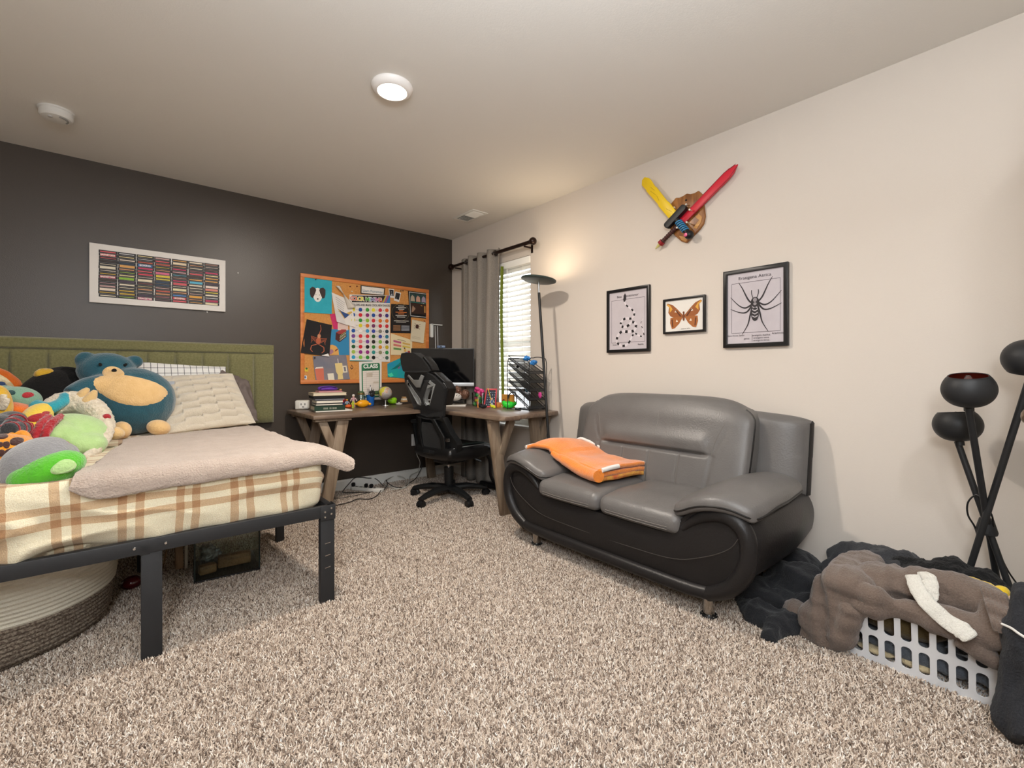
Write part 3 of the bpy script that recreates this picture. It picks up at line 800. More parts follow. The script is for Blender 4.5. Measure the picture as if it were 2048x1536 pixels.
# green ball toy in a grey hood
t = thing('plush_ball', 'round bright green stuffed toy in a grey felt hood, nearest the edge of the bed', 'stuffed toy', (-.21, 2.3, .70))
gb = blob('body', [(V_(100, 940, 2.27), (.100, .085, .060), (0, -.35, 0)), (V_(72, 950, 2.27), (.075, .075, .050), (0, -.25, 0))], p_green, t, vox=.006, it=6)
blob('hood', [(V_(72, 917, 2.32), (.098, .10, .062), (.35, -.40, 0)), (V_(36, 948, 2.32), (.052, .08, .062), (.2, -.5, 0)), (V_(105, 908, 2.36), (.075, .07, .042), (.3, .1, 0)), (V_(55, 930, 2.33), (.07, .08, .06))], p_grey, t, vox=.006, it=8)
on_surface(gb, view_dir(V_(125, 938, 2.2)), [(V_(127, 934, 2.2), .034, .023, .35)], p_pale, 'oval_patch', t, th=.01, n=24)
# ================================================================ things under the bed
m_rope_w = mat('cream_rope', 'd9d3c2', .9, bump=(240, .5)); m_rope_b = mat('brown_white_rope', '8d8172', .9, bump=(240, .6), var=(150, '5b4d42', .1))
def basket():
    t = thing('rope_basket', 'large slumped rope basket, cream above and flecked brown below, under the bed', 'basket', (-.45, 2.72, 0))
    # coils of rope stacked on a bulging, dented oval wall
    cx, cy = -.50, 2.66
    def ring(k, n=100):
        z = .014 + k*.0165; h = z/.42
        out = []
        for i in range(n):
            a = 2*math.pi*i/n
            rx = .445 + .05*math.sin(h*1.5) - .06*max(0, .12-h)*6
            ry = .335 + .06*math.sin(h*1.5) - .06*max(0, .12-h)*6
            dent = .035*math.exp(-((a-4.75)/.55)**2)*math.exp(-((h-.45)/.16)**2)*(1+.5*math.sin(a*3))
            dent += .02*math.exp(-((a-5.3)/.4)**2)*math.exp(-((h-.75)/.15)**2)
            zz = z + .02*math.sin(a*2+1.0)*h + .018*math.exp(-((a-4.9)/.35)**2)*h
            out.append((cx + (rx-dent)*math.cos(a), cy + (ry-dent)*math.sin(a), zz))
        return out
    for nm, k0, k1, m in (('brown_coils', 0, 10, m_rope_b), ('cream_coils', 10, 24, m_rope_w)):
        mb = MB()
        for k in range(k0, k1): mb.tube(ring(k), .0092, 6, closed=True)
        mb.build(nm, m, t, kind='stuff')
    mb = MB(); mb.lathe([(0, .012), (.42, .012), (.42, .02), (0, .02)], (0, 0, 0), 40, Matrix(((1, 0, 0), (0, .76, 0), (0, 0, 1))))
    for v in mb.v: v += Vector((cx, cy, 0))
    mb.build('bottom', m_rope_b, t)
basket()
# glass tank
m_tank = thin_glass('tank_glass', 'f8fffc', .14)
m_blk = mat('black_plastic', '1b1b1c', .4)
t = thing('glass_tank', 'open glass terrarium tank with black base trim standing on the carpet under the bed', 'tank', (.42, 2.88, .0))
A = Vector((.275, 2.735, .027)); B = Vector((.555, 2.71, .027)); d = (B-A).normalized(); nrm = Vector((-d.y, d.x, 0)); W = (B-A).length; D = .30; H = .235
ft = Frame(A, d, (0, 0, 1))
def panel(name, a, b, m, z0=0, z1=H, th=.004, tank=t):
    a = Vector(a); b = Vector(b)
    MB().bar(a + Vector((0, 0, (z0+z1)/2)), b + Vector((0, 0, (z0+z1)/2)), th, z1-z0).build(name, m, tank, bevel=.0008, seg=1)
panel('glass_pane', A, B, m_tank); panel('glass_pane', A+nrm*D, B+nrm*D, m_tank)
panel('glass_pane', A+nrm*.004, A+nrm*(D-.004), m_tank); panel('glass_pane', B+nrm*.004, B+nrm*(D-.004), m_tank)
mb = MB()
fr2 = Frame(A-Vector((0, 0, .012)), d, nrm)
mb.poly(fr2, rect(-.004, -.004, W+.004, D+.004), 0, .008)
mb.build('base_trim', m_blk, t, bevel=.002)
for p in (A, B): MB().bar(p+Vector((0, 0, 0)), p+Vector((0, 0, H)), .007, .007).build('corner_seal', mat('silicone', '24302e', .4), t)
m_log = wood('log_wood', '8d6a48', '5e4128', 10)
for nm, c, dm, rz, lab in (('driftwood_block', (.46, 2.83, .060), (.15, .05, .06), -.1, 'long brown wood block inside the glass tank'), ('driftwood_block', (.335, 2.80, .052), (.075, .05, .045), .1, 'short brown wood block at the left inside the glass tank')):
    o = MB().box((0, 0, 0), dm).build('wood_block', m_log, bevel=.008, seg=3); o.location = c; o.rotation_euler = (0, 0, rz)
    tag(o, lab, 'wood block')
o = blob('foil_bundle', [((.36, 2.90, .075), (.05, .045, .055)), ((.345, 2.90, .12), (.03, .03, .03))], mat('crumpled_film', '6d7680', .2, metal=.6), vox=.006, it=0, disp=lambda p: .012*noise.noise(p*60))
tag(o, 'crumpled shiny dark bundle inside the glass tank', 'bundle')
# dark red ball, table leg and rods
o = MB().ell((.038, 2.89, .036), (.042, .036, .032), n=24, m=14).build('ball', mat('dark_red_gloss', '4a0f14', .15, coat=.5), smooth=80)
tag(o, 'glossy dark red ball on the carpet under the bed', 'ball')
o = MB().bar((.235, 3.02, .008), (.235, 3.08, .40), .05, .035).build('board', wood('pale_board', 'b79a7c', '8f7459', 10, 'Z'), bevel=.003)
tag(o, 'pale wooden board leaning under the bed, left of the glass tank', 'board')
o = MB().bar((.262, 2.98, .008), (.268, 3.03, .40), .014, .014).build('board', flat('d8d0c4'), bevel=.002)
tag(o, 'thin white stick beside the pale board under the bed', 'stick')
o = MB().cyl((.16, 3.0, .008), (.24, 3.12, .40), .003, n=6).build('stick', m_log)
tag(o, 'thin brown stick leaning behind the middle bed leg', 'stick')
# ================================================================ things on the dark wall
def wb(px, py): p = AT(px, py, y=YB); return (p.x, p.z)
# ---- cartridge picture
t = thing('wall_picture', 'long white picture printed with stacks of game cartridges, hung on the dark wall', 'picture', (.22, YB, 1.706))
X0, X1, Z0, Z1 = -.159, .601, 1.512, 1.90
MB().poly(FB, rect(X0, Z0, X1, Z1), .0, .022).build('canvas', mat('canvas_white', 'efece8', .6), t, bevel=.002)
m_cart = flat('262426', .5)
gx0, gx1, gz0, gz1 = -.115, .562, 1.552, 1.862
cw = (gx1-gx0)/7; rows = 15; rh = (gz1-gz0)/rows
pal = ['c9a63c', 'd94358', 'b9a9a0', '5a474a', '75484a', 'e7dcc6', 'cfd0d4', 'b89b96', 'cf3f6b', '4b3b50', 'c58e66', '8f6d62', 'e4d4c4', '2e4a68', 'c05a48', '7d5257', '4f86c8', 'e3a85c', '9fc24a', 'c7a29f', 'd4c44c', '68c0d8', 'e0cf9a', 'd85a63', '47372f', 'c99a9e']
fixed = {(0, 1): 'd94358', (0, 8): 'cf3f6b', (1, 4): 'e3a85c', (1, 8): '8fbf3a', (2, 3): '3f78bd', (2, 14): 'c22f74', (3, 5): 'd96b8d', (3, 6): 'dcc53e', (4, 8): 'd85a63', (4, 13): 'cc3b4c', (5, 7): '58b6d6', (5, 12): 'e3a440', (6, 9): 'e0897b', (6, 13): 'b02c55', (0, 5): 'e8dfc8', (0, 12): 'ead9c8', (2, 8): 'e8dcc0', (4, 1): 'ecd8b8', (4, 10): 'e6dcae', (6, 8): 'ead9cf', (6, 14): 'ddd2b0'}
rnd = random.Random(5)
cart = MB(); labs = {}
for c in range(7):
    for r in range(rows):
        x = gx0 + c*cw; z = gz1 - (r+1)*rh; j = rnd.uniform(-.002, .002)
        cart.poly(FB, rect(x+.001+j, z+.0005, x+cw-.0015+j, z+rh-.0005), .0225, .0232)
        col = fixed.get((c, r)) or rnd.choice(pal); thick = .72 if (c, r) in fixed else rnd.choice((.16, .25, .35, .45))
        mbk = labs.setdefault(col, MB())
        m0 = z+rh/2
        mbk.poly(FB, rect(x+.008+j, m0-rh*thick/2, x+cw-.011+j, m0+rh*thick/2), .0233, .0237)
cart.build('cartridge_print', m_cart, t, smooth=0, kind='stuff')
allm = MB(); ms = []
for i, (col, m_) in enumerate(labs.items()):
    b0 = len(allm.v); allm.v += m_.v; allm.f += [[q+b0 for q in f] for f in m_.f]; allm.mi += [i]*len(m_.f); ms.append(flat(col, .5))
allm.build('label_print', ms, t, smooth=0, kind='stuff')
words = {(0, 1): 'BARNSTORM', (0, 8): 'BARNSTORM', (2, 14): 'DRAGSTER', (4, 13): 'BOXING', (2, 3): 'BOXING'}
wt = flat('f6f0e6')
for (c, r), s in words.items():
    x = gx0 + (c+.5)*cw; z = gz1 - (r+.5)*rh
    text(s, .0155, wt, t, FB.m(x-.002, z, .0242), sx=.8 if len(s) > 8 else 1.0, bold=.0006)
# faint ring mark below, left on the paint by a removed hook
# ---- cork board
m_cork = mat('cork', 'dda05c', .85, bump=(160, .3), var=(120, 'cc8a45', .2)); m_frame_w = wood('pine_frame', 'dd8a4a', 'c97438', 8)
cb = thing('cork_board', 'large wood-framed cork board covered with pinned papers on the dark wall', 'cork board', (1.746, YB, .955))
CX0, CX1, CZ0, CZ1 = 1.137, 2.356, .955, 1.882
MB().poly(FB, rect(CX0+.02, CZ0+.02, CX1-.02, CZ1-.02), 0, .012).build('cork_panel', m_cork, cb, smooth=0)
for a, b in (((CX0, CZ0), (CX1, CZ0+.032)), ((CX0, CZ1-.032), (CX1, CZ1)), ((CX0, CZ0+.032), (CX0+.032, CZ1-.032)), ((CX1-.032, CZ0+.032), (CX1, CZ1-.032))):
    MB().poly(FB, rect(a[0], a[1], b[0], b[1]), .0, .022).build('frame_rail', m_frame_w, cb, bevel=.003)
m_paper = mat('white_paper', 'e9e4de', .7)
class Sheet:
    """one pinned paper: a thin curled sheet on the board, with flat print on it"""
    def __init__(s, name, label, cat, quad, material, lift=.014, group=None, curl=.004, n=10):
        s.q = [Vector((a, b, 0)) for a, b in [wb(*p) for p in quad]]      # bl, br, tr, tl
        c = sum(s.q, Vector())/4; s.lift = lift; s.curl = curl
        s.t = thing(name, label, cat, FB(c.x, c.y, lift), group=group); s.seed = c.x*7
        s.layer = 0
        mb = MB()
        top = [[s.P(i/n, j/n, 0) for j in range(n+1)] for i in range(n+1)]
        mb.grid(lambda u, v: s.P(u, v, 0), n, n); mb.grid(lambda u, v: s.P(u, v, -.0008), n, n)
        s.sheet = mb.build('sheet', material, s.t, smooth=80)
    def P(s, u, v, k):
        bl, br, tr, tl = s.q
        p = bl.lerp(br, u).lerp(tl.lerp(tr, u), v)
        h = s.lift + s.curl*(abs(u-.5)**2*4*.6 + max(0, .4-v)**2*4 + .3*noise.noise(Vector((u*2+s.seed, v*2, 0))))
        return FB(p.x, p.y, h + k)
    def mark(s, pts, col, name='print', holes=(), label=None, mt=None, k=None, th=.0003, sub=6):
        if k is None: s.layer += .0002; k = .0006 + s.layer
        # dense enough outline so that the print follows the curled sheet
        def dens(l):
            o = []
            for i in range(len(l)):
                a, b = l[i], l[(i+1) % len(l)]; m = max(1, int(max(abs(a[0]-b[0]), abs(a[1]-b[1]))*sub))
                for q in range(m): o.append((a[0]+(b[0]-a[0])*q/m, a[1]+(b[1]-a[1])*q/m))
            return o
        return MB().poly(None, dens(pts), k, k+th, holes=[dens(h) for h in holes], fn=s.P).build(name, mt or flat(col), s.t, smooth=0, label=label)
    def marks(s, lst, col, name='print', kind='stuff', k=None, th=.0003):
        if k is None: s.layer += .0002; k = .0006 + s.layer
        mb = MB()
        for pts in lst: mb.poly(None, pts, k, k+th, fn=s.P)
        return mb.build(name, flat(col), s.t, smooth=0, kind=kind if len(lst) > 1 else None)
    def M(s, u, v, k=.002, rot=0):
        p = s.P(u, v, k); a = (s.P(min(u+.05, 1), v, k) - s.P(max(u-.05, 0), v, k)).normalized(); b = (s.P(u, min(v+.05, 1), k) - s.P(u, max(v-.05, 0), k)).normalized()
        n = a.cross(b).normalized(); b = n.cross(a)
        return Matrix(((a.x, b.x, n.x, p.x), (a.y, b.y, n.y, p.y), (a.z, b.z, n.z, p.z), (0, 0, 0, 1))) @ Matrix.Rotation(rot, 4, 'Z')
    def txt(s, str_, size, u, v, col='222222', rot=0, bold=0, sx=1, align='CENTER', k=.003):
        return text(str_, size, flat(col), s.t, s.M(u, v, k, rot), bold=bold, sx=sx, align=align)
def line(a, b, w, asp=1):
    dx, dy = b[0]-a[0], (b[1]-a[1])*asp; L = math.hypot(dx, dy) or 1; nx, ny = -dy/L*w/2, dx/L*w/2/asp
    return [(a[0]+nx, a[1]+ny), (a[0]-nx, a[1]-ny), (b[0]-nx, b[1]-ny), (b[0]+nx, b[1]+ny)]
def Q(s, x, y):
    """crop pixel of the 6.143x enlargement starting at (580,530)"""
    return (580+x/6.143, 530+y/6.143)
CQ = lambda *a: [Q(None, *p) for p in a]

# cyan dog painting
s = Sheet('pinned_painting', 'cyan painting of a black and white dog face, top left of the cork board', 'painting', CQ((155, 583), (503, 605), (508, 178), (152, 148)), mat('cyan_paint', '35b4c6', .7, var=(20, '22a3b8', .3)), .015, curl=.006)
s.mark(circ(.50, .52, .155, 24, .20), 'f2eee8', 'dog_face'); s.mark(circ(.50, .42, .10, 20, .10), 'f2eee8', 'dog_muzzle')
for sx in (-1, 1): s.mark([(.5+sx*a, b) for a, b in ((.05, .66), (.10, .72), (.19, .74), (.27, .68), (.27, .54), (.24, .45), (.17, .42), (.12, .50), (.08, .58))], '3a2a28', 'dog_ear')
for sx in (-1, 1): s.mark(circ(.5+sx*.06, .52, .014, 10, .011), '2b2322', 'dog_eye')
s.mark(circ(.50, .405, .03, 12, .02), '241e1e', 'dog_nose')
# pink card and lined card behind the curled sheet
s = Sheet('pinned_card', 'pink card pinned below the cyan dog painting', 'card', CQ((530, 790), (590, 795), (590, 600), (480, 600)), mat('pink_card', 'd83e74', .8, var=(60, 'c72e66', .3)), .0135, curl=.001)
s = Sheet('pinned_note', 'pale pink lined note between the pink card and the colour chart', 'note', CQ((580, 800), (705, 803), (705, 640), (580, 640)), mat('blush_paper', 'e8cfc4', .8), .0142, curl=.001)
s.marks([rect(.08, v, .92, v+.012) for v in (.08, .17, .26, .35, .44, .53)], 'b58f86')
# cake picture
s = Sheet('pinned_picture', 'blue picture of a layer cake slice, left of the colour chart', 'picture', CQ((462, 1105), (722, 1108), (718, 795), (495, 790)), mat('sky_blue_print', '2f86b5', .6), .0145, curl=.001)
s.mark([(0, 0), (.50, 0), (.46, .22), (.34, .34), (.16, .40), (.0, .38)], 'e0a95c', 'plate'); s.mark(circ(.12, .12, .11, 16, .10), 'a9788a', 'berry'); s.mark([(.28, .12), (.42, .2), (.44, .26), (.32, .2)], '7d2a2a', 'sauce')
s.mark([(.28, .60), (.50, .50), (.85, .72), (.82, 1.0), (.58, 1.0), (.28, .88)], '4e1d1c', 'cake'); s.mark([(.28, .88), (.55, .78), (.85, .92), (.82, 1.0), (.58, 1.0)], 'a33b39', 'cake_top')
for k in range(4): s.mark([(.50, .55+k*.06), (.82, .74+k*.055), (.82, .765+k*.055), (.50, .575+k*.06)], ('d8d9c6', '96ad6c')[k % 2], 'cake_layer')
# scorpion drawing on black paper
s = Sheet('pinned_drawing', 'orange scorpion drawn on black paper, left side of the cork board', 'drawing', CQ((118, 1080), (470, 1125), (505, 740), (195, 668)), mat('black_paper', '1d1b1d', .75), .017, curl=.010)
m_sc = 'b9603f'
s.mark(circ(.56, .44, .085, 18, .12), m_sc, 'scorpion_body'); s.mark(circ(.56, .58, .06, 14, .07), 'c98a63', 'scorpion_body')
L = []
for k in range(4):
    for sx in (-1, 1):
        y = .36 + k*.05; L += [line((.56+sx*.05, y), (.56+sx*(.20+.03*k), y+.09-.02*k), .012), line((.56+sx*(.20+.03*k), y+.09-.02*k), (.56+sx*(.26), y-.02), .010)]
for sx in (-1, 1): L += [line((.56+sx*.05, .32), (.56+sx*.22, .26), .024), line((.56+sx*.22, .26), (.56+sx*.24, .14), .03), line((.56+sx*.24, .14), (.56+sx*.16, .08), .022)]
P_ = [(.56, .62), (.57, .70), (.60, .78), (.58, .86), (.55, .92)]
L += [line(P_[i], P_[i+1], .03-.004*i) for i in range(4)]
s.marks(L, m_sc, 'scorpion_limbs')
s.mark([(.72, .0), (1.0, .0), (.95, .09)], 'e9e4e0', 'folded_corner')
# mugs drawing
s = Sheet('pinned_drawing', 'grey drawing of a pink cup and yellow mug, bottom left of the cork board', 'drawing', CQ((310, 1445), (725, 1400), (680, 1105), (270, 1120)), mat('grey_crayon', '8f8588', .8, var=(9, '737889', .25), bump=(30, .2)), .0155, curl=.005)
s.mark([(.03, .0), (.24, .02), (.27, .52), (.02, .52)], 'd6745c', 'pink_cup'); s.mark([(.02, .52), (.27, .52), (.25, .58), (.06, .58)], 'e7ddd4', 'cup_lid')
s.mark(rect(.36, .02, .54, .30), 'efe6d2', 'jar'); s.mark(circ(.45, .15, .03, 10, .04), '5f4530', 'jar_label')
s.mark([(.64, .03), (.80, .03), (.80, .22), (.84, .34), (.84, .68), (.62, .68), (.62, .34), (.66, .22)], 'e8cf8e', 'yellow_mug')
s.mark(rect(.83, .28, .96, .56), 'e9dfc8', 'mug_handle', holes=[rect(.865, .33, .925, .51)]); s.mark(rect(.715, .68, .735, .86), 'e6d9d6', 'straw')
# curled white handout
s = Sheet('pinned_handout', 'white handout with one corner curled forward, upper middle of the cork board', 'paper', CQ((560, 700), (790, 770), (745, 440), (500, 340)), m_paper, .016, curl=.012)
s2 = Frame
f = s
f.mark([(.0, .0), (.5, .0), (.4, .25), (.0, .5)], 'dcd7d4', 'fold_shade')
s.marks([line((.18, .90-.08*k), (.62-.03*k, .80-.075*k), .012) for k in range(7)], '7b7c88')
s.mark([(.28, .46), (.78, .42), (.50, .22)], '2c4f8a', 'blue_triangle'); s.mark([(.18, .50), (.28, .46), (.5, .22), (.46, .20)], 'd9b25a', 'gold_edge'); s.mark([(.78, .42), (.95, .55), (.9, .58), (.62, .44)], 'd9b25a', 'gold_edge')
# curled flap of the handout
mb = MB()
a0, a1 = Vector(FB(*wb(*Q(0, 545, 262)), .03)), Vector(FB(*wb(*Q(0, 785, 525)), .045))
b0, b1 = Vector(FB(*wb(*Q(0, 610, 270)), .022)), Vector(FB(*wb(*Q(0, 700, 545)), .02))
mb.grid(lambda u, v: a0.lerp(a1, u).lerp(b0.lerp(b1, u), v) + Vector((0, -.02*math.sin(math.pi*v), 0)), 12, 8)
mb.build('curled_flap', mat('cream_paper', 'ded6ca', .7), s.t, smooth=80, solid=.001)
# colour mixing chart
s = Sheet('colour_chart', 'tall white COLOR MIXING chart with rows of coloured dots on the cork board', 'poster', CQ((725, 1180), (1218, 1190), (1218, 378), (722, 365)), m_paper, .0175, curl=.0015, n=8)
s.mark([(.05, .885), (.80, .892), (.88, .995), (.05, .985)], '2a2422', 'banner'); s.mark([(.80, .885), (1, .885), (1, 1.0), (.88, .995)], '3f7fc0', 'banner_stripe'); s.mark([(.80, .89), (.84, .89), (.92, .995), (.88, .995)], 'd8b13a', 'banner_stripe'); s.mark([(.86, .89), (.89, .89), (.97, .995), (.94, .995)], 'c04a72', 'banner_stripe')
cols = 'e0562e e0562e e58a28 ead43a e9e13e 49a25a 6cc05e 44b3c9 5b62b8 8b4fa8 c04a9a'.split()
word = 'COLOR MIXING'
for i, ch in enumerate(word):
    if ch != ' ': s.txt(ch, .050, .05+i*.063, .938-.001*i, 'f4f0ea', bold=.0040, k=.0034); s.txt(ch, .050, .05+i*.063, .938-.001*i, cols[i % 11], bold=.001, k=.0044)
s.txt('MIX COLORS AND MAKE COOL NEW SHADES', .0265, .47, .845, '2b2b2d', bold=.0006, sx=.74)
dots = ['e8d93a 2753a0 3d9b3a', '2753a0 d3242f 8b2f72', 'dfd53a 2c8f3a 93c13c', 'd9572b e3d22c dd7a2a', '2457a5 f0ece8 3f9bcf', '7a4a9a d3303a cf2f3a', '2f86bf e07f86 8247a0', '1d5a2e d3242f 1b1b1d', 'a9c853 8f2a86 982a80', '2fa0c8 86bf48 2f8f3a']
dotsr = ['e8dc3a d32f45 e0622a', '2350a0 7a2c60 3a3080', 'd32f3a dd7a2a e0702c', '74305e d3242f cf2f3a', '3f4aa8 8a857a 2f4552', '2f5a2a 3a48a5 2b7a92', '241f1c 8cbc50 2b211e', '3f8a3a dd8f2c c9b32c', '2f8f8a 96916f 2f9150', '141414 efeae6 4a6b5c']
for r in range(10):
    for side, row in ((0, dots[r]), (1, dotsr[r])):
        for k, cst in enumerate(row.split()):
            u = .085 + .17*k + side*.49; v = .775 - r*.0795
            if cst in ('f0ece8', 'efeae6'): s.mark(circ(u, v, .049, 20, .0305), 'a8a09a', 'dot', k=.0022)
            s.mark(circ(u, v, .046, 18, .0285), cst, 'dot', k=.0026)
s.marks([circ(.085+.17*k+.085+sd*.49, .775-r*.0795, .009, 6, .006) for r in range(10) for sd in (0, 1) for k in (0, 1)], '3a3a3a', 'plus_sign', k=.0024)
s.mark(rect(.505, .02, .512, .82), 'c9beb8', 'divider')
s.mark(rect(0, 0, .55, .012), '2f8f8a', 'bottom_stripe')
# name card
s = Sheet('name_card', 'small white handwritten name card in a dark border at the top of the cork board', 'card', CQ((858, 355), (1150, 378), (1160, 285), (860, 250)), mat('dark_border', '33312f', .7), .0145, curl=.001)
s.mark(rect(.04, .10, .96, .90), 'eee9e2', 'card_face'); s.txt('Liam Foreman', .034, .50, .38, '5b7f9a', bold=.0002); s.txt('~ * ~', .02, .42, .75, 'c9c2b8')
# two instant photos
for quad, lab in ((CQ((1212, 400), (1272, 408), (1270, 300), (1203, 293)), 'small black and white instant photo on the cork board, the left one'), (CQ((1265, 438), (1330, 458), (1355, 345), (1285, 328)), 'small tilted black and white instant photo on the cork board, the right one')):
    s = Sheet('instant_photo', lab, 'photo', quad, m_paper, .0145 if 'left' in lab else .0165, group='instant photos on the cork board', curl=.001, n=4)
    s.mark(rect(.12, .22, .88, .90), '26252a', 'image'); s.mark([(.3, .25), (.7, .25), (.55, .6), (.62, .8), (.42, .82), (.40, .5)], 'a9abb2', 'image_figure')
# dark round text poster
s = Sheet('pinned_poster', 'black flyer with a ring around white and orange text, right of the colour chart', 'poster', CQ((1225, 835), (1475, 840), (1478, 492), (1232, 480)), mat('black_print', '171516', .5), .0150, curl=.002)
s.mark(circ(.48, .72, .44, 30, .30), '6d5d3a', 'ring', holes=[circ(.48, .72, .425, 30, .288)])
for k, (wd, cl) in enumerate(((.3, 'd8d4cc'), (.5, 'd8d4cc'), (.3, 'd8d4cc'), (.2, 'd0783a'), (.55, 'd0783a'), (.3, 'd0783a'), (.55, 'd8d4cc'), (.4, 'd8d4cc'))): s.marks([rect(.5-wd/2, .93-k*.055, .5+wd/2, .955-k*.055)], cl, kind=None)
s.marks([rect(.15, .41, .88, .435), rect(.25, .37, .75, .385)], 'c9c4bb'); s.marks([rect(.12, .08+k*.04, .48, .10+k*.04) for k in range(5)], 'a87a52'); s.marks([rect(.52, .08+k*.04, .92, .10+k*.04) for k in range(5)], 'a9adb5')
# picture collage
s = Sheet('pinned_poster', 'dark collage poster with a white outline, top right of the cork board', 'poster', CQ((1460, 640), (1680, 662), (1680, 350), (1440, 320)), mat('black_print2', '15181a', .4), .0155, curl=.002)
s.mark(rect(.05, .04, .95, .97), 'dfe0de', 'outline', holes=[rect(.07, .06, .93, .95)])
for k, cl in enumerate(('b9a791', 'cf9f8a', 'a89ab0')): s.mark(rect(.08+k*.285, .62, .345+k*.285, .92), '2d4a48', 'picture_tile'); s.mark([(.10+k*.285, .62), (.33+k*.285, .62), (.30+k*.285, .80), (.2+k*.285, .86), (.12+k*.285, .78)], cl, 'picture_figure')
s.mark(rect(.07, .565, .93, .60), '2f7268', 'band'); s.marks([rect(.14+k*.1, .574, .21+k*.1, .590) for k in range(7)], 'e6efe8', 'band_lettering')
s.mark(rect(.08, .14, .93, .55), '3a241a', 'scene'); s.mark([(.5, .2), (.72, .2), (.7, .5), (.52, .5)], 'd99b3f', 'scene_glow'); s.mark([(.12, .2), (.36, .2), (.3, .46), (.18, .44)], 'a5836b', 'scene_figure'); s.mark(rect(.80, .22, .88, .48), 'b88a4a', 'scene_glow')
# torn notepad page with beetle
s = Sheet('notepad_page', 'torn cream notepad page with a beetle drawing, right edge of the cork board', 'note', CQ((1465, 935), (1625, 962), (1655, 705), (1487, 670)), mat('cream_note', 'ddd2b6', .8), .0165, curl=.008)
s.mark(circ(.42, .72, .12, 16, .10), '4e3028', 'beetle'); s.marks([line((.42+sx*.08, .72+dy), (.42+sx*.22, .74+dy*1.7), .018) for sx in (-1, 1) for dy in (-.07, 0, .07)], '5b3b30', 'beetle_legs')
s.marks([rect(.1, .14+k*.045, .75, .15+k*.045) for k in range(3)], 'b9a98c'); s.marks([circ(.06+.1*k, .985, .02, 6, .012) for k in range(10)], '8a7a5c', 'torn_holes')
# planner page
s = Sheet('planner_page', 'cream planner page with coloured boxes and a seated person, right of the colour chart', 'paper', CQ((1228, 1105), (1490, 1110), (1490, 925), (1228, 840)), mat('cream_print3', 'e9d9b0', .8), .0170, curl=.002)
for (u, v, cl) in ((.12, .62, 'c05f86'), (.12, .44, 'd97a72'), (.12, .26, '6f9a5a'), (.54, .62, 'd9b05a'), (.54, .44, 'ddc45a')): s.mark(rect(u, v, u+.36, v+.10), cl, 'coloured_box')
s.mark([(.55, .04), (.95, .04), (.9, .16), (.7, .2)], '8a86c4', 'trousers'); s.mark([(.6, .2), (.72, .2), (.7, .36), (.62, .36)], 'e2b35c', 'shirt'); s.mark(circ(.64, .40, .03, 10, .04), '3a2a2a', 'head'); s.mark(rect(.78, .16, .9, .27), 'a83a3a', 'bag'); s.mark(rect(.3, .80, .7, .82), '6d6048', 'title')
# turquoise painting
s = Sheet('pinned_painting', 'turquoise abstract painting with torn edges, lower right of the cork board', 'painting', CQ((1190, 1375), (1430, 1395), (1460, 1095), (1185, 1215)), mat('turquoise_paint', '1fb5a0', .5, var=(7, '2c8fc4', .2)), .0145, curl=.006)
s.mark([(.15, .50), (.7, .85), (.95, .9), (.8, .7), (.4, .5)], '127d78', 'dark_streak'); s.mark([(.50, .45), (.62, .5), (.58, .62), (.48, .58)], '7d6a8a', 'smudge'); s.mark([(.0, .2), (.12, .0), (.3, .1), (.2, .3)], '4fe0b8', 'light_patch')
# class timetable, hanging below the board
s = Sheet('class_timetable', 'white CLASS timetable with green border hanging below the cork board', 'timetable', CQ((845, 1660), (1110, 1650), (1112, 1180), (835, 1190)), m_paper, .0245, curl=.0006)
s.mark(rrect(.10, .06, .92, .95, .06), '2f7a52', 'green_border', holes=[rect(.15, .11, .88, .76)]); s.mark(rect(.15, .11, .88, .76), 'e9dfd6', 'table_face')
s.txt('CLASS', .05, .50, .87, 'f4f4f0', bold=.002); s.txt('SCHEDULE', .022, .50, .79, '1f4a35', bold=.0006)
s.marks([rect(.15, .11+k*.054, .88, .114+k*.054) for k in range(1, 12)] + [rect(.30, .11, .305, .76), rect(.60, .11, .605, .76)], '8f8a80', 'table_lines')
s.marks([rect(.32, .60, .58, .71), rect(.62, .42, .86, .47)], 'cdbfae', 'table_shading'); s.mark(rect(.62, .12, .86, .22), 'e6d37a', 'yellow_cell')
# badges and a drawing pinned directly on cork
for i, (quad, cl, lab, nm) in enumerate(((CQ((175, 1305), (218, 1310), (220, 1265), (175, 1262)), 'd9c23a', 'tiny yellow and green sticker on the left edge of the cork board', 'sticker'), (CQ((163, 1400), (200, 1405), (202, 1360), (165, 1352)), 'd9dde0', 'tiny white sticker at the bottom left of the cork board', 'sticker'))):
    s = Sheet(nm, lab, 'sticker', quad, flat(cl), .0128, curl=0, n=3)
    s.mark(circ(.5, .8 if i == 0 else .5, .3, 10), '3f6b3a' if i == 0 else '5b7fae', 'motif')
fl = [wb(*Q(0, x, y)) for x, y in ((752, 1285), (772, 1262), (765, 1245), (750, 1225), (742, 1248), (733, 1262))]
ca = sum((Vector((a, b)) for a, b in fl), Vector((0, 0)))/len(fl)
o = MB().poly(FB, fl, .0125, .0133, holes=[[(ca.x+(a-ca.x)*.6, ca.y+(b-ca.y)*.6) for a, b in fl]]).build('key_ring', flat('3a2a20'))
tag(o, 'small dark drop-shaped ring pinned to the cork beside the timetable', 'ring')
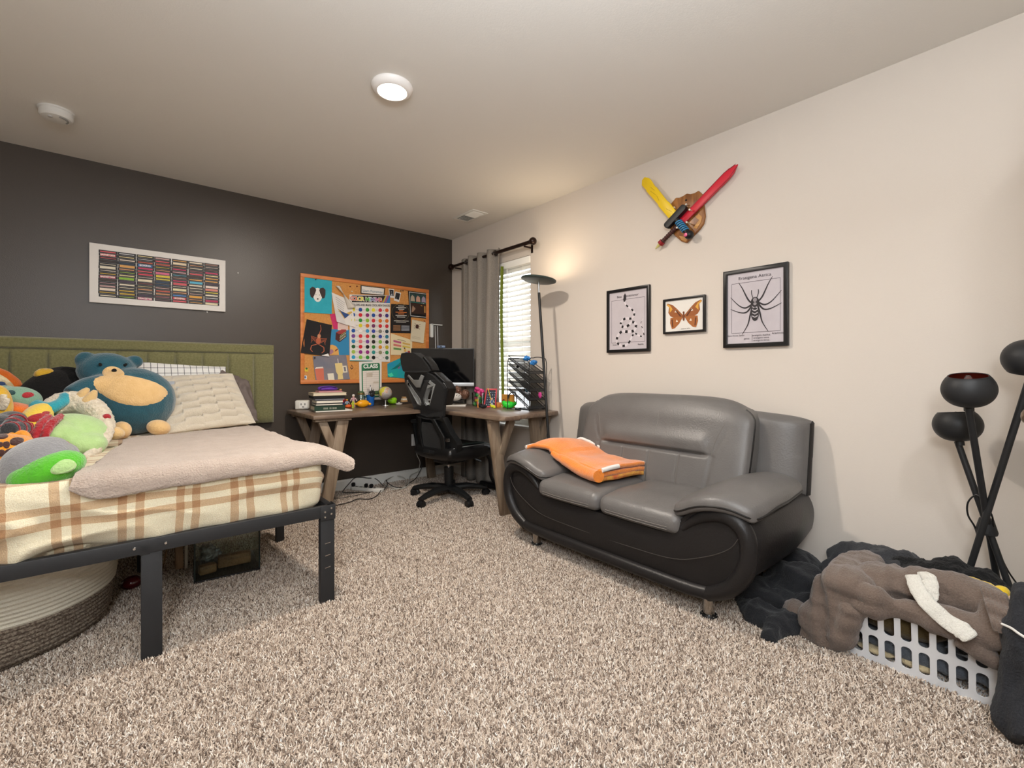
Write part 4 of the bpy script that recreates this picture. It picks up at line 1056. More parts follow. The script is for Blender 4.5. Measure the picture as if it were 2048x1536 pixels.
pins = [((303, 182), 'at the top of the cyan dog painting', '222'), ((730, 268), 'in the cork at the top left of the name card', '6b2a1c'), ((813, 265), 'in the cork just left of the name card', '6b2a1c'), ((750, 328), 'in the cork below the row of red pins, pale', 'e8dcc0'), ((1350, 320), 'in the cork right of the photos, first of two', '3a3030'), ((1375, 320), 'in the cork right of the photos, second of two', '3a3030'), ((1640, 690), 'at the top of the beetle note', '8a2a2a'), ((290, 1140), 'at the top left of the mugs drawing', '222'), ((345, 700), 'at the top of the scorpion drawing', 'd9a12a')]
proto = None
for (x, y), lab, cl in pins:
    cl = cl if len(cl) == 6 else '222222'
    a, b = wb(*Q(0, x, y))
    o = MB().lathe([(0, .014), (.0055, .013), (.006, .011), (.003, .009), (.003, .003), (.005, 0)], FB(a, b, .0235 if 'drawing' in lab or 'painting' in lab else .012), 10, Matrix(((1, 0, 0), (0, 0, -1), (0, 1, 0)))).build('push_pin', flat(cl, .3))
    tag(o, 'small push pin ' + lab, 'push pin', 'push pins in the cork board')
# bracket with thin rods right of the board
t = thing('wall_bracket', 'white wall bracket with two thin rods hanging behind the monitor', 'bracket', (2.46, YB, 1.45))
(a0x, a0z), (a1x, a1z) = wb(860, 650), wb(863, 672)
mw = flat('e4e6e2', .35)
MB().poly(FB, rrect(a0x-.008, wb(0+862, 675)[1], a0x+.022, wb(862, 648)[1], .008), 0, .03).build('holder', mw, t, bevel=.003)
MB().poly(FB, rect(a0x, wb(870, 650)[1]-.004, wb(882, 648)[0], wb(870, 650)[1]+.006), .01, .03).build('arm', mw, t, bevel=.002)
for px in (868, 873):
    MB().cyl(FB(*wb(px, 652), .02), FB(*wb(px+1, 700), .02), .0025, n=6).build('rod', mw, t)
# outlet with charger behind the chair
t = thing('wall_outlet', 'white wall outlet with a plugged-in charger behind the office chair', 'outlet', (2.20, YB, .36))
a, b = wb(829, 880)
MB().poly(FB, rrect(a-.035, b-.055, a+.035, b+.06, .005), 0, .006).build('cover_plate', flat('e8e8e4', .35), t, bevel=.002)
MB().poly(FB, rrect(a-.02, b-.045, a+.02, b+.0, .006), .006, .04).build('charger', flat('f2f2f0', .3), t, bevel=.004)
# ================================================================ desk
m_dw = wood('desk_walnut', '83705f', '665447', 9, 'X', .35); m_dw2 = wood('desk_walnut_leg', '95836f', '776452', 9, 'Z', .5); m_dwy = wood('desk_walnut_y', '83705f', '665447', 9, 'Y', .35)
DZ = .75
desk = thing('corner_desk', 'L-shaped walnut-look corner desk on Y-shaped wooden legs', 'desk', (1.9, 3.6, 0))
MB().poly(Frame((0, 0, 0), (1, 0, 0), (0, 1, 0)), [(1.02, 3.335), (1.93, 3.30), (1.93, 4.03), (1.02, 4.03)], DZ-.03, DZ).build('desktop', m_dw, desk, bevel=.006)
MB().poly(Frame((0, 0, 0), (1, 0, 0), (0, 1, 0)), [(1.932, 3.30), (1.945, 3.10), (1.975, 2.46), (2.0, 2.425), (2.04, 2.415), (2.60, 2.50), (2.632, 2.53), (2.632, 4.03), (1.932, 4.03)], DZ-.03, DZ).build('desktop', m_dwy, desk, bevel=.006)
def y_leg(foot, top, jt, branch, plate):
    l = MB().bar(Vector(foot), Vector(top), .080, .040, up=(0, 1, 0)).build('leg', m_dw2, desk, bevel=.003)
    MB().bar(Vector(jt), Vector(branch), .058, .036, up=(0, 1, 0)).build('brace', m_dw2, l, bevel=.003)
    a, b = Vector(plate[0]), Vector(plate[1]); MB().bar(a, b, .06, .018).build('plate', m_dw2, l, bevel=.002)
for y in (3.39, 3.93):
    y_leg((1.105, y, .01), (1.245, y, .705), (1.19, y+.002, .46), (1.095, y+.002, .705), ((1.04, y, .71), (1.30, y, .71)))
y_leg((2.14, 2.59, .01), (2.03, 2.60, .705), (2.085, 2.60, .42), (2.17, 2.56, .705), ((1.99, 2.61, .71), (2.23, 2.55, .71)))
y_leg((2.52, 2.60, .01), (2.44, 2.61, .705), (2.475, 2.61, .42), (2.58, 2.60, .705), ((2.40, 2.61, .71), (2.60, 2.60, .71)))
y_leg((2.33, 3.96, .01), (2.24, 3.95, .705), (2.30, 3.95, .42), (2.38, 3.95, .705), ((2.20, 3.95, .71), (2.42, 3.95, .71)))
def dk(px, py, z=DZ):
    p = AT(px, py, z=z); k = min(1, 3.98/p.y, 2.56/p.x)     # nothing may stand deeper than the desk reaches
    return Vector((p.x*k, p.y*k, z))
DK = DZ + .0012
def box_thing(name, label, cat, c, d, rz, m, bevel=.003, group=None):
    o = MB().box((0, 0, d[2]/2), d).build(name, m, bevel=bevel, seg=2); o.location = c; o.rotation_euler = (0, 0, rz)
    return tag(o, label, cat, group)
# alarm clock block
t = thing('alarm_clock', 'small white block clock with a face plate at the left end of the desk', 'clock', tuple(dk(600, 816.5)+Vector((.02, 0, .0012))), R(-25), world=False)
MB().box((0, 0, .037), (.105, .075, .074)).build('clock_body', flat('dedbd2', .4), t, bevel=.012, seg=3)
MB().poly(Frame((0, -.0375, .037), (1, 0, 0), (0, 0, 1)), rrect(-.02, -.027, .04, .025, .004), 0, .002).build('face_plate', flat('f0eee8'), t)
for u in (-.005, .024): MB().box((u, -.0405, .043), (.006, .002, .016)).build('face_slot', flat('55534f'), t, smooth=0)
MB().box((.01, -.0405, .021), (.014, .002, .007)).build('face_slot', flat('55534f'), t, smooth=0)

# books, bottom to top, with page blocks and covers
bx, by, brz = 1.232, 3.68, R(-6)
z = DK
def book(z, w, d, h, cover, pages, label, off=0, rot=0, cat='book', spine=None, dx=0):
    t = thing('book', label, cat, (bx+dx, by+off, z), brz+rot, world=False)
    MB().box((0, 0, h/2), (w-.006, d-.006, h-.008)).build('pages', flat(pages, .8), t, smooth=0)
    mb = MB(); mb.box((0, 0, .0018), (w, d, .0035)); mb.box((0, 0, h-.0018), (w, d, .0035)); mb.box((0, -d/2+.002 if spine else d/2-.002, h/2), (w, .004, h))
    mb.build('cover', flat(cover, .4), t, bevel=.0008, seg=1)
    if spine: text(spine, h*.42, flat('d9d4bf'), t, Matrix.Translation((0, -d/2-.0012, h/2)) @ Matrix.Rotation(R(90), 4, 'X'), sx=1.25)
    return z + h + .0008
z0 = z
o = box_thing('notebook', 'thin white notebook under the stack of books on the desk', 'notebook', (bx+.03, by, z), (.27, .20, .008), brz, flat('e6e1d8'), .002); z += .009
z = book(z, .225, .165, .036, '1f3a2c', 'dcd3be', 'dark green book with gold lettering low in the desk stack', spine='|||||||  ||| |||||||')
z = book(z, .20, .15, .016, '3c3f3c', 'e9e2d2', 'thin grey book with cream pages on the green book', off=.003)
z = book(z, .20, .15, .026, '1e2228', 'e6dfcf', 'black book with cream pages in the middle of the desk stack', off=.002, rot=.03)
z = book(z, .215, .16, .010, '8a8d96', 'b9b7ba', 'slim silver-grey tablet case in the desk stack', cat='tablet case')
z = book(z, .235, .17, .022, '121214', '17171a', 'black hard-drive-like case below the cream case in the stack', cat='case', dx=-.004)
z = book(z, .245, .18, .024, 'cdbfa4', 'd8ccb4', 'cream case near the top of the desk stack', cat='case')
z = book(z, .175, .12, .009, 'c98a94', 'e4d3cc', 'small pink notebook under the purple pencil case', cat='notebook', dx=.01)
t = thing('pencil_case', 'purple zip pencil case with a black side on top of the desk stack', 'pencil case', (bx, by, z), brz+.1, world=False)
blob('case_body', [((0, 0, .020), (.075, .035, .019)), ((.03, 0, .015), (.05, .03, .014)), ((-.045, 0, .018), (.03, .035, .017))], mat('purple_nylon', '6a3fb0', .6), t, vox=.004, it=2)
MB().tube(catmull([(-.06, -.03, .01), (-.06, -.034, .026), (0, -.036, .034), (.06, -.030, .026)], 5), .004, 6).build('zip', flat('3c2470'), t)
o = MB().ell((bx+.095, by-.02, z-.0+.007), (.010, .010, .006)).build('eraser', flat('c98f5a'), smooth=60); tag(o, 'tiny tan eraser at the right end of the pink notebook', 'eraser')

# toy figures
def figure(label, p, h, legs, body, head, arms, hair=None, rz=0):
    t = thing('toy_figure', label, 'toy figure', p, rz, 'toy figures beside the books', world=False)
    for sx in (-1, 1): MB().tube([(sx*h*.10, 0, 0), (sx*h*.07, 0, h*.2), (sx*h*.05, 0, h*.45)], [h*.06, h*.055, h*.065], 8).build('leg', flat(legs, .35), t)
    MB().lathe([(0, h*.38), (h*.11, h*.40), (h*.10, h*.52), (h*.14, h*.70), (h*.05, h*.76), (0, h*.77)], (0, 0, 0), 12, Matrix.Diagonal((1, .65, 1))).build('torso', flat(body, .35), t)
    for sx in (-1, 1): MB().tube([(sx*h*.13, 0, h*.70), (sx*h*.21, -.002, h*.58), (sx*h*.24, -.006, h*.45)], [h*.045, h*.04, h*.035], 6).build('arm', flat(arms, .35), t)
    hd = MB().ell((0, 0, h*.86), (h*.10, h*.10, h*.11)).build('head', flat(head, .4), t, smooth=60)
    if hair: MB().ell((0, h*.015, h*.90), (h*.11, h*.11, h*.10)).build('cap', flat(hair, .4), hd, smooth=60)
    return t
figure('toy figure in a red top and blue trousers, right of the books', dk(686, 815), .105, '2d4a8c', 'b3262e', 'd9a58a', 'b3262e', 'e6ddd6')
figure('small toy figure in a pale blue top with orange head, right of the books', dk(694, 815.5), .075, '2c8a5a', '9db8d6', 'e0803c', 'd8d8e6', 'd9b040')
figure('toy figure in a pale pink coat with white cap, left of the glass jar', dk(707, 813), .11, 'd9a9a0', 'e0b3b8', 'e6c3b0', 'e8c9c9', 'f0ece6')
figure('small yellow-green toy figure in front of the pink-coated one', dk(706, 816), .065, 'c7d83a', 'b8d23c', 'c9d84a', 'd9e04f')
o = blob('toy_shell', [(dk(697, 816)+Vector((0, 0, .016)), (.03, .022, .015)), (dk(693, 816)+Vector((0, 0, .012)), (.02, .02, .012))], flat('e8642a', .35), vox=.004, it=2); tag(o, 'small orange toy shell on the desk in front of the figures', 'toy')
# yellow soft toy car shape
c = dk(726, 815)
t = thing('toy_pod', 'shiny amber yellow oblong toy case on the desk before the glass jar', 'toy', c)
MB().add(*(lambda b: (b.v, b.f))(MB().ell(c+Vector((0, 0, .034)), (.056, .03, .033), n=24))).build('shell', mat('amber_gloss', 'eda51a', .25), t, smooth=60)
for sx in (-1, 1): MB().ell(c+Vector((sx*.056*.8, -sx*.035, .03)), (.014, .012, .012)).build('end_cap', mat('amber_gloss', 'eda51a', .25), t, smooth=60)
# jar
c = dk(722, 808)
t = thing('glass_jar', 'clear glass jar with a metal lid on the desk', 'jar', c)
m_jar = thin_glass('clear_glass', 'f4faf8', .2)
MB().lathe([(0, .002), (.036, .002), (.038, .01), (.038, .085), (.030, .1), (.030, .108), (.028, .108), (.028, .1), (.035, .084), (.035, .012), (0, .008)], c, 28).build('glass', m_jar, t)
MB().lathe([(0, .12), (.031, .12), (.032, .106), (.031, .104)], c, 28).build('lid', mat('gold_lid', 'a08a5a', .3, metal=.8), t)
MB().lathe([(0, .01), (.022, .01), (.018, .05), (.005, .06), (0, .06)], c, 14).build('contents', flat('3a3a40'), t)
# blue cup with pens and a black toy
c = dk(741, 812)
t = thing('pen_cup', 'blue tumbler used as a pen cup on the desk', 'cup', c)
MB().lathe([(0, .001), (.026, .001), (.03, .005), (.037, .10), (.034, .10), (.028, .008), (0, .008)], c, 28).build('tumbler', mat('blue_gloss', '1d5fae', .25), t)
for k, (dx, dy, h, cl) in enumerate(((.0, .0, .175, 'e6e6ea'), (.012, .01, .15, '2b2b30'), (-.014, .006, .145, '6a6f78'), (.016, -.01, .14, '3b3f45'), (-.01, -.012, .135, '1d1d20'))):
    p = thing('pen', ('white pen with dark tip standing tallest in the blue cup', 'thin black pen at the back of the blue cup', 'grey pen at the left in the blue cup', 'dark grey pen at the right in the blue cup', 'short black pen at the front of the blue cup')[k], 'pen', c+Vector((dx*.5, dy*.5, .01)), group='pens in the blue cup')
    MB().cyl(c+Vector((dx*.5, dy*.5, .01)), c+Vector((dx*1.4, dy*1.4, h)), .0042, n=8).build('barrel', flat(cl, .3), p)
    MB().cyl(c+Vector((dx*1.4, dy*1.4, h)), c+Vector((dx*1.44, dy*1.44, h+.015)), .0042, .0012, 8).build('tip', flat('2a2a2c', .3), p)
o = blob('toy_monster', [(c+Vector((0, -.034, .105)), (.024, .012, .022)), (c+Vector((-.018, -.034, .125)), (.011, .01, .012)), (c+Vector((.018, -.034, .125)), (.011, .01, .012)), (c+Vector((0, -.034, .132)), (.014, .010, .012))], flat('1f2022', .5), vox=.003, it=1); tag(o, 'small black figure clipped to the rim of the blue cup', 'toy')
# plant leaves behind the cup
c = dk(738, 805)
t = thing('leafy_plant', 'small plant with dark green leaves behind the blue cup', 'plant', c)
MB().lathe([(0, .001), (.02, .001), (.026, .04), (.022, .04), (0, .035)], c, 16).build('pot', flat('3a3330'), t)
for a, l in ((2.7, .085), (3.5, .075), (.2, .085), (-.4, .07)):
    e = c+Vector((math.cos(a)*l, math.sin(a)*.02, .118)); MB().tube(catmull([c+Vector((0, 0, .04)), c+Vector((math.cos(a)*.02, 0, .09)), e], 4), .0016, 5).build('stem', flat('3d5a2c'), t)
    MB().ell(e, (.026, .012, .018)).build('leaf', flat('3f5d38', .5), t, smooth=60)
# globe
c = dk(771, 811)
t = thing('desk_globe', 'small desk globe with yellow and grey continents on a silver stand', 'globe', c)
mg = mat('globe_map', 'b9a89a', .35, var=(26, '8c7f84', .06))
nt = mg.node_tree; bb = nt.nodes['Principled BSDF']; tcn = nt.nodes.new('ShaderNodeTexCoord'); nz = nt.nodes.new('ShaderNodeTexNoise'); nz.inputs['Scale'].default_value = 14; nz.inputs['Detail'].default_value = 5
cr = nt.nodes.new('ShaderNodeValToRGB'); cr.color_ramp.interpolation = 'CONSTANT'; e = cr.color_ramp.elements; e[0].color = lin('a7a39f'); e[1].position = .56; e[1].color = lin('d8cf4a')
for p_, c_ in ((.40, 'b9b2ae'), (.47, 'c79a80'), (.51, 'c9c4bd')): q = e.new(p_); q.color = lin(c_)
nt.links.new(tcn.outputs['Object'], nz.inputs['Vector']); nt.links.new(nz.outputs[0], cr.inputs[0]); nt.links.new(cr.outputs[0], bb.inputs['Base Color'])
gc = c+Vector((0, 0, .115))
MB().ell(gc, .058, n=32, m=20).build('sphere', mg, t, smooth=80)
arc = [gc+Vector((math.sin(a)*.066*.76, -math.sin(a)*.066*.65, math.cos(a)*.066)) for a in [R(x) for x in range(-25, -200, -12)]]
MB().tube(arc, .003, 6).build('meridian_arm', m_steel, t)
MB().lathe([(0, .0), (.04, .0), (.038, .006), (.008, .012), (.006, .05), (0, .05)], c, 24).build('stand', m_steel, t)
# lime cup lying, soap dish, wooden block
o = blob('lime_cup', [(dk(787, 808)+Vector((0, .03, .03)), (.045, .035, .026), (0, .25, 0)), (dk(791, 806)+Vector((0, .03, .045)), (.028, .03, .022))], flat('8fd41e', .35), vox=.004, it=2); tag(o, 'lime green rounded toy pouch behind the globe', 'toy')
c = dk(798, 806)
t = thing('small_tray', 'tiny white scalloped tray on the desk right of the globe', 'tray', c)
MB().lathe([(0, .001), (.028, .001), (.034, .012), (.03, .013), (.024, .005), (0, .005)], c, 20).build('dish', flat('efece6', .3), t)
MB().ell(c+Vector((0, 0, .014)), (.007, .007, .009)).build('knob', flat('efece6', .3), t, smooth=60)
t = thing('wooden_box', 'small wood and white stepped box on the desk near the chair', 'box', dk(808, 803))
c = dk(810, 802)
for k, (w_, cl) in enumerate(((.062, '3a302a'), (.056, 'c9a070'), (.045, 'e6dccb'), (.03, 'c9a070'))): MB().box(c+Vector((0, .02, .012+k*.0165)), (w_, .04, .016)).build('tier', flat(cl, .5), t, bevel=.002)

# ---------------------------------------------------------------- monitor facing the room
mc = Vector((2.235, 3.60, 0)); F_ = Vector((math.sin(YAW), math.cos(YAW), 0)); Rv = Vector((math.cos(YAW), -math.sin(YAW), 0))
t = thing('monitor', 'large black monitor with a silver chin on the corner desk', 'monitor', mc+Vector((0, 0, DK)))
fm = Frame(mc+Vector((0, 0, 0)), Rv, (0, 0, 1))
MB().poly(fm, rrect(-.29, .925, .285, 1.272, .006), -.03, 0).build('casing', flat('1a1a1b', .35), t, bevel=.003)
MB().poly(fm, rect(-.28, .962, .277, 1.264), 0, .002).build('screen', mat('screen_black', '0a0b0d', .07), t, smooth=0)
MB().poly(fm, rect(-.29, .926, .285, .958), 0, .0035).build('chin', mat('silver_plastic', 'b9bcbf', .35, metal=.4), t, bevel=.001)
MB().bar(mc-F_*.06+Vector((0, 0, DK+.005)), mc+F_*.11+Vector((0, 0, DK+.005)), .2, .01).build('foot', mat('silver_plastic', 'b9bcbf', .35), t, bevel=.002)
MB().bar(mc+F_*.045+Vector((0, 0, DK+.01)), mc+F_*.045+Vector((0, 0, 1.05)), .06, .02, up=F_).build('stand', mat('silver_plastic', 'b9bcbf', .35), t, bevel=.002)
t = thing('webcam', 'small blue-grey webcam clipped on top of the monitor', 'webcam', mc+Vector((0, 0, 1.273)))
p = AT(885, 693, z=1.283)
c = fm(-.015, 1.286, -.005)
MB().bar(c-Rv*.038, c+Rv*.038, .028, .024).build('webcam_body', flat('5b6f8f', .4), t, bevel=.006)
MB().cyl(c-F_*.014, c-F_*.018, .007, n=14).build('lens', m_blk, t); MB().bar(c-Vector((0, 0, .012))-Rv*.02, c-Vector((0, 0, .012))+Rv*.02, .02, .006).build('clip', m_blk, t)

# ---------------------------------------------------------------- right wing of the desk
# papers and clear organiser box in front of the monitor
o = box_thing('paper_stack', 'stack of white papers on the desk beside the chair back', 'papers', dk(910, 812)+Vector((0, 0, .001)), (.20, .15, .012), R(-38), flat('e9e4dc'), .001)
pc = dk(919, 806)+Vector((.03, .05, .002))
t = thing('clear_case', 'clear acrylic two-drawer case full of small parts under the monitor', 'case', pc, R(-40), world=False)
m_acr = thin_glass('acrylic', 'eef2f2', .25)
MB().box((0, 0, .002), (.27, .17, .004)).build('tray', m_acr, t); MB().box((0, 0, .032), (.27, .17, .004)).build('tray', m_acr, t)
for sx in (-1, 1):
    MB().box((sx*.134, 0, .045), (.003, .17, .08)).build('side', m_acr, t)
MB().box((0, 0, .047), (.25, .15, .024)).build('white_parts', mat('mixed_parts', 'c9c2ba', .5, var=(70, '6f6a68', .1)), t, bevel=.008)
MB().box((0, .0, .016), (.25, .15, .022)).build('grey_parts', mat('mixed_parts2', '9b958f', .5, var=(60, '5a5552', .1)), t, bevel=.008)
hc = fm(.13, .835, .12)
t = thing('toy_helmet', 'white shell-like toy helmet with dark slits on the clear case', 'toy', hc-Vector((0, 0, .03)))
MB().ell(hc, (.058, .045, .034), n=28).build('shell', flat('e3ded8', .35), t, smooth=60)
for dx, dz in ((-.02, .02), (.01, .022), (.03, .012)): MB().bar(hc+Rv*dx-F_*.043+Vector((0, 0, dz*.6)), hc+Rv*(dx+.012)-F_*.041+Vector((0, 0, dz*.6+.008)), .004, .004).build('slit', flat('3a3632'), t)
hc = fm(.21, .855, .06)
o = blob('toy_creature', [(hc, (.04, .04, .045)), (hc+Rv*-.06+Vector((0, 0, .035)), (.025, .02, .035)), (hc+Rv*-.075+Vector((0, 0, .06)), (.016, .012, .02)), (hc+Rv*-.03, (.03, .02, .02))], mat('bronze_brown', '6f5040', .3, metal=.3), vox=.004, it=1, disp=lambda p: .004*noise.noise(p*90)); tag(o, 'shiny brown sculpted toy behind the white toy helmet', 'toy')
t = thing('photo_stand', 'thin white metal frame stand under the monitor', 'stand', fm(-.02, DZ, .02))
MB().poly(fm, rect(-.07, .83, .0, .915), .02, .026, holes=[rect(-.062, .838, -.008, .907)]).build('frame', flat('dfe2e2', .3), t); MB().poly(fm, rect(-.16, .80, .05, .806), .0, .05).build('shelf', flat('dfe2e2', .3), t)
MB().poly(fm, rect(-.16, DK, -.152, .80), .0, .05).build('leg', flat('dfe2e2', .3), t); MB().poly(fm, rect(.042, DK, .05, .80), .0, .05).build('leg', flat('dfe2e2', .3), t)
# pink and yellow toy bin
c = dk(957, 812)+Vector((0, 0, .001))
t = thing('toy_jar', 'clear round jar packed with pink and yellow toy pieces beneath the curtain', 'jar', c)
MB().lathe([(0, .001), (.05, .001), (.056, .008), (.06, .12), (.058, .12), (.054, .01), (0, .006)], c, 28).build('jar_wall', m_acr, t)
rnd = random.Random(3)
for k in range(26):
    a = rnd.uniform(0, 6.28); r_ = rnd.uniform(.0, .036); zz = .022+k*.0048
    cl = ('e8d53a', 'e04f8a', 'e8d53a', 'd84a6a', '3fb85a', 'e8843a')[k % 6] if k < 17 else ('e0488c', 'd93f7f')[k % 2]
    MB().ell(c+Vector((math.cos(a)*r_, math.sin(a)*r_, zz)), (rnd.uniform(.012, .018),)*3, n=10, m=7).build('toy_piece', flat(cl, .4), t, smooth=60)
o = blob('pink_toy', [(c+Vector((-.01, 0, .152)), (.03, .025, .018), (0, .5, 0)), (c+Vector((.025, -.02, .135)), (.03, .02, .017), (0, .6, 0))], flat('e0488c', .4), vox=.004, it=1); tag(o, 'curved hot-pink toy sticking out of the toy jar', 'toy')
o = MB().ell(dk(949, 812)+Vector((0, 0, .021)), .02, n=16).build('green_ball', flat('3fc24a', .4), smooth=60); tag(o, 'small green ball left of the toy jar', 'ball')
o = MB().cyl(dk(956, 817)+Vector((0, 0, .006)), dk(957, 817)+Vector((0, .01, .075)), .004, .003, 8).build('orange_stick', flat('e88a2a', .4)); tag(o, 'orange stick standing in front of the toy jar', 'stick')
# red framed letter board
c = dk(981, 815)
t = thing('letter_board', 'red-framed dark board with small white beads on the desk', 'board', c)
fb = Frame(c+Vector((0, .03, .0)), Rv, Vector((.12, .14, 1)))
mr = flat('c42a34', .35)
MB().poly(fb, [(-.045, .0), (.065, .0), (.075, .165), (-.022, .165)], -.012, 0, holes=[[(-.032, .012), (.055, .012), (.062, .15), (-.012, .15)]]).build('frame', mr, t, bevel=.003)
MB().poly(fb, [(-.034, .008), (.057, .008), (.064, .152), (-.014, .152)], -.009, -.004).build('board', flat('1d2436'), t)
for r_ in range(6):
    for k in range(4): MB().ell(fb(-.015+k*.019+r_*.003, .024+r_*.021, -.002), (.005, .004, .005), n=8, m=6).build('bead', flat(('c9d4e8', '7f93b8')[(r_+k) % 2], .4), t, smooth=60)
o = MB().cyl(fb(.03, .04, .012), fb(-.005, .165, .02), .0035, n=6).build('yellow_pencil', flat('e3c33a', .4)); tag(o, 'yellow pencil leaning on the red-framed board', 'pencil')
o = box_thing('teal_card', 'teal card box standing right of the red-framed board', 'box', dk(993, 811)+Vector((.02, .03, .001)), (.05, .03, .105), -YAW, mat('teal_card', '1f5263', .5), .002)
t = figure('white toy figure with round head before the red-framed board', dk(984, 815)+Vector((0, -.0, .001)), .085, 'dcd9d6', '5b7fa8', 'e8c0a8', 'e0ddd8', None)
o = blob('toy_duck', [(dk(986, 816)+Vector((0, 0, .014)), (.024, .016, .013)), (dk(989, 817)+Vector((0, 0, .010)), (.014, .012, .010)), (dk(982, 815)+Vector((0, 0, .022)), (.012, .010, .010))], flat('d8df2a', .4), vox=.003, it=1); tag(o, 'small lemon yellow toy on the desk edge by the red board', 'toy')
o = blob('black_mouse', [(dk(967, 817)+Vector((0, 0, .018)), (.035, .024, .017)), (dk(960, 815)+Vector((0, 0, .02)), (.014, .014, .018))], flat('17171a', .3), vox=.004, it=1); tag(o, 'glossy black computer mouse at the foot of the red board', 'mouse')
o = MB().ell(dk(977, 813)+Vector((0, 0, .013)), (.018, .014, .012), n=14).build('red_block', flat('b8263a', .4), smooth=60); tag(o, 'small crimson lump behind the yellow toy', 'toy')
box_thing('orange_box', 'small orange wooden cube on the desk left of the green toy', 'box', dk(998, 815)+Vector((0, 0, .001)), (.042, .042, .044), -YAW+.2, wood('orange_wood', 'd08a3e', 'b8702a', 12), .003)
box_thing('navy_box', 'small dark blue box between the orange cube and the green toy', 'box', dk(1009, 812)+Vector((.01, .02, .001)), (.036, .03, .055), -YAW, flat('2f3f66'), .002)
# framed picture leaning on the window
pb = Vector((2.50, 2.98, DK)); t = thing('wood_picture', 'small amber wooden picture standing before the blinds', 'picture', pb)
fp = Frame(pb, (.1, -1, 0), (0, 0, 1))
MB().poly(fp, rect(-.07, 0, .07, .115), 0, .012).build('panel', wood('amber_wood', 'd39a4a', 'b8792e', 9, 'Z'), t, bevel=.002)
MB().poly(fp, circ(-.048, .06, .014, 14), .0125, .0135).build('red_motif', flat('7a1f24'), t); MB().poly(fp, rect(.0, .012, .012, .105), .0125, .0145).build('batten', flat('e0b26a'), t)
# green spiky toy with black headset over it
gc = dk(1020, 817)+Vector((.0, .01, .062))
t = thing('spiky_toy', 'bright green spiky rubber crescent toy on the desk', 'toy', gc-Vector((0, 0, .05)))
def crescent(u, v):
    a = R(175) + u*R(190); rr = .060; th = .033*math.sin(math.pi*min(max(u, .03), .97))**.6
    ctr = gc + Rv*math.cos(a)*rr*.72 + Vector((0, 0, 1))*math.sin(a)*rr*.55
    b_ = 2*math.pi*v
    return ctr + (Rv*math.cos(a)+Vector((0, 0, math.sin(a))))*math.cos(b_)*th + F_*math.sin(b_)*th
MB().grid(crescent, 28, 14, closev=True).build('body', mat('green_rubber', '2fd83a', .4), t, smooth=80)
rnd = random.Random(9)
for k in range(22):
    p = Vector(crescent(rnd.uniform(.05, .95), rnd.uniform(-.15, .6))); d_ = (p-gc).normalized()
    MB().cyl(p-d_*.003, p+d_*.016, .0035, .0008, 6).build('spike', mat('green_rubber', '2fd83a', .4), t)
t = thing('headphones', 'black headband lying over the green spiky toy', 'headphones', dk(1035, 820)+Vector((0, 0, .001)))
a = dk(1036, 820)
MB().tube(catmull([gc+Rv*-.012+Vector((0, 0, .02)), gc+Rv*0+Vector((0, 0, .055)), gc+Rv*.03+Vector((0, 0, .075)), gc+Rv*.055+Vector((0, 0, .06)), gc+Rv*.062+Vector((0, 0, .01)), gc+Rv*.055+Vector((0, 0, -.035))], 6), .0065, 8, flat=.6).build('headband', m_blk, t)
MB().lathe([(0, 0), (.026, 0), (.03, .008), (.026, .018), (0, .02)], a+Vector((0, 0, .001)), 20).build('ear_cup', m_blk, t)
MB().ell(gc+Rv*.04+Vector((0, 0, .075)), (.016, .012, .008)).build('clip', m_blk, t, smooth=60)

# ---------------------------------------------------------------- five-tier wire file organiser
t = thing('file_organizer', 'black mesh five-tier slanted file organizer on the desk by the window', 'organizer', (2.45, 2.72, DK))
ox0, ox1, oy0, oy1 = 2.375, 2.555, 2.585, 2.845
m_wire = mat('black_wire', '1d1e20', .4, metal=.3); m_mesh = bpy.data.materials.new('black_mesh'); m_mesh.use_nodes = True
nt = m_mesh.node_tree; b = nt.nodes['Principled BSDF']; b.inputs['Base Color'].default_value = lin('26282a'); b.inputs['Roughness'].default_value = .5
tc = nt.nodes.new('ShaderNodeTexCoord'); sp = nt.nodes.new('ShaderNodeSeparateXYZ'); nt.links.new(tc.outputs['Object'], sp.inputs[0])
a1 = stripe_mask(nt, sp.outputs[0], -5, .005, ((0, .0028),)); a2 = stripe_mask(nt, sp.outputs[1], -5, .005, ((0, .0028),))
mx = nt.nodes.new('ShaderNodeMath'); mx.operation = 'MAXIMUM'; nt.links.new(a1, mx.inputs[0]); nt.links.new(a2, mx.inputs[1]); nt.links.new(mx.outputs[0], b.inputs['Alpha'])
for y, nm in ((oy0, 'front_frame'), (oy1, 'back_frame')):
    mb = MB(); top = 1.165
    mb.tube(catmull([(ox0, y, DK+.004), (ox0, y, .9), (ox0, y, top-.03), ((ox0*3+ox1)/4, y, top), ((ox0+ox1)/2, y, top+.006), ((ox0+ox1*3)/4, y, top), (ox1, y, top-.03), (ox1, y, .9), (ox1, y, DK+.004)], 5), .0032, 6)
    mb.build(nm, m_wire, t)
for k in range(6):
    mb = MB(); z_ = DK+.012+k*.07
    for xx in (ox0, ox1): mb.bar((xx, oy0, z_), (xx, oy1, z_), .004, .004)
    for yy in (oy0, oy1): mb.bar((ox0, yy, z_), (ox1, yy, z_), .004, .004)
    if k in (0, 3): mb.build('cross_wires', m_wire, t)
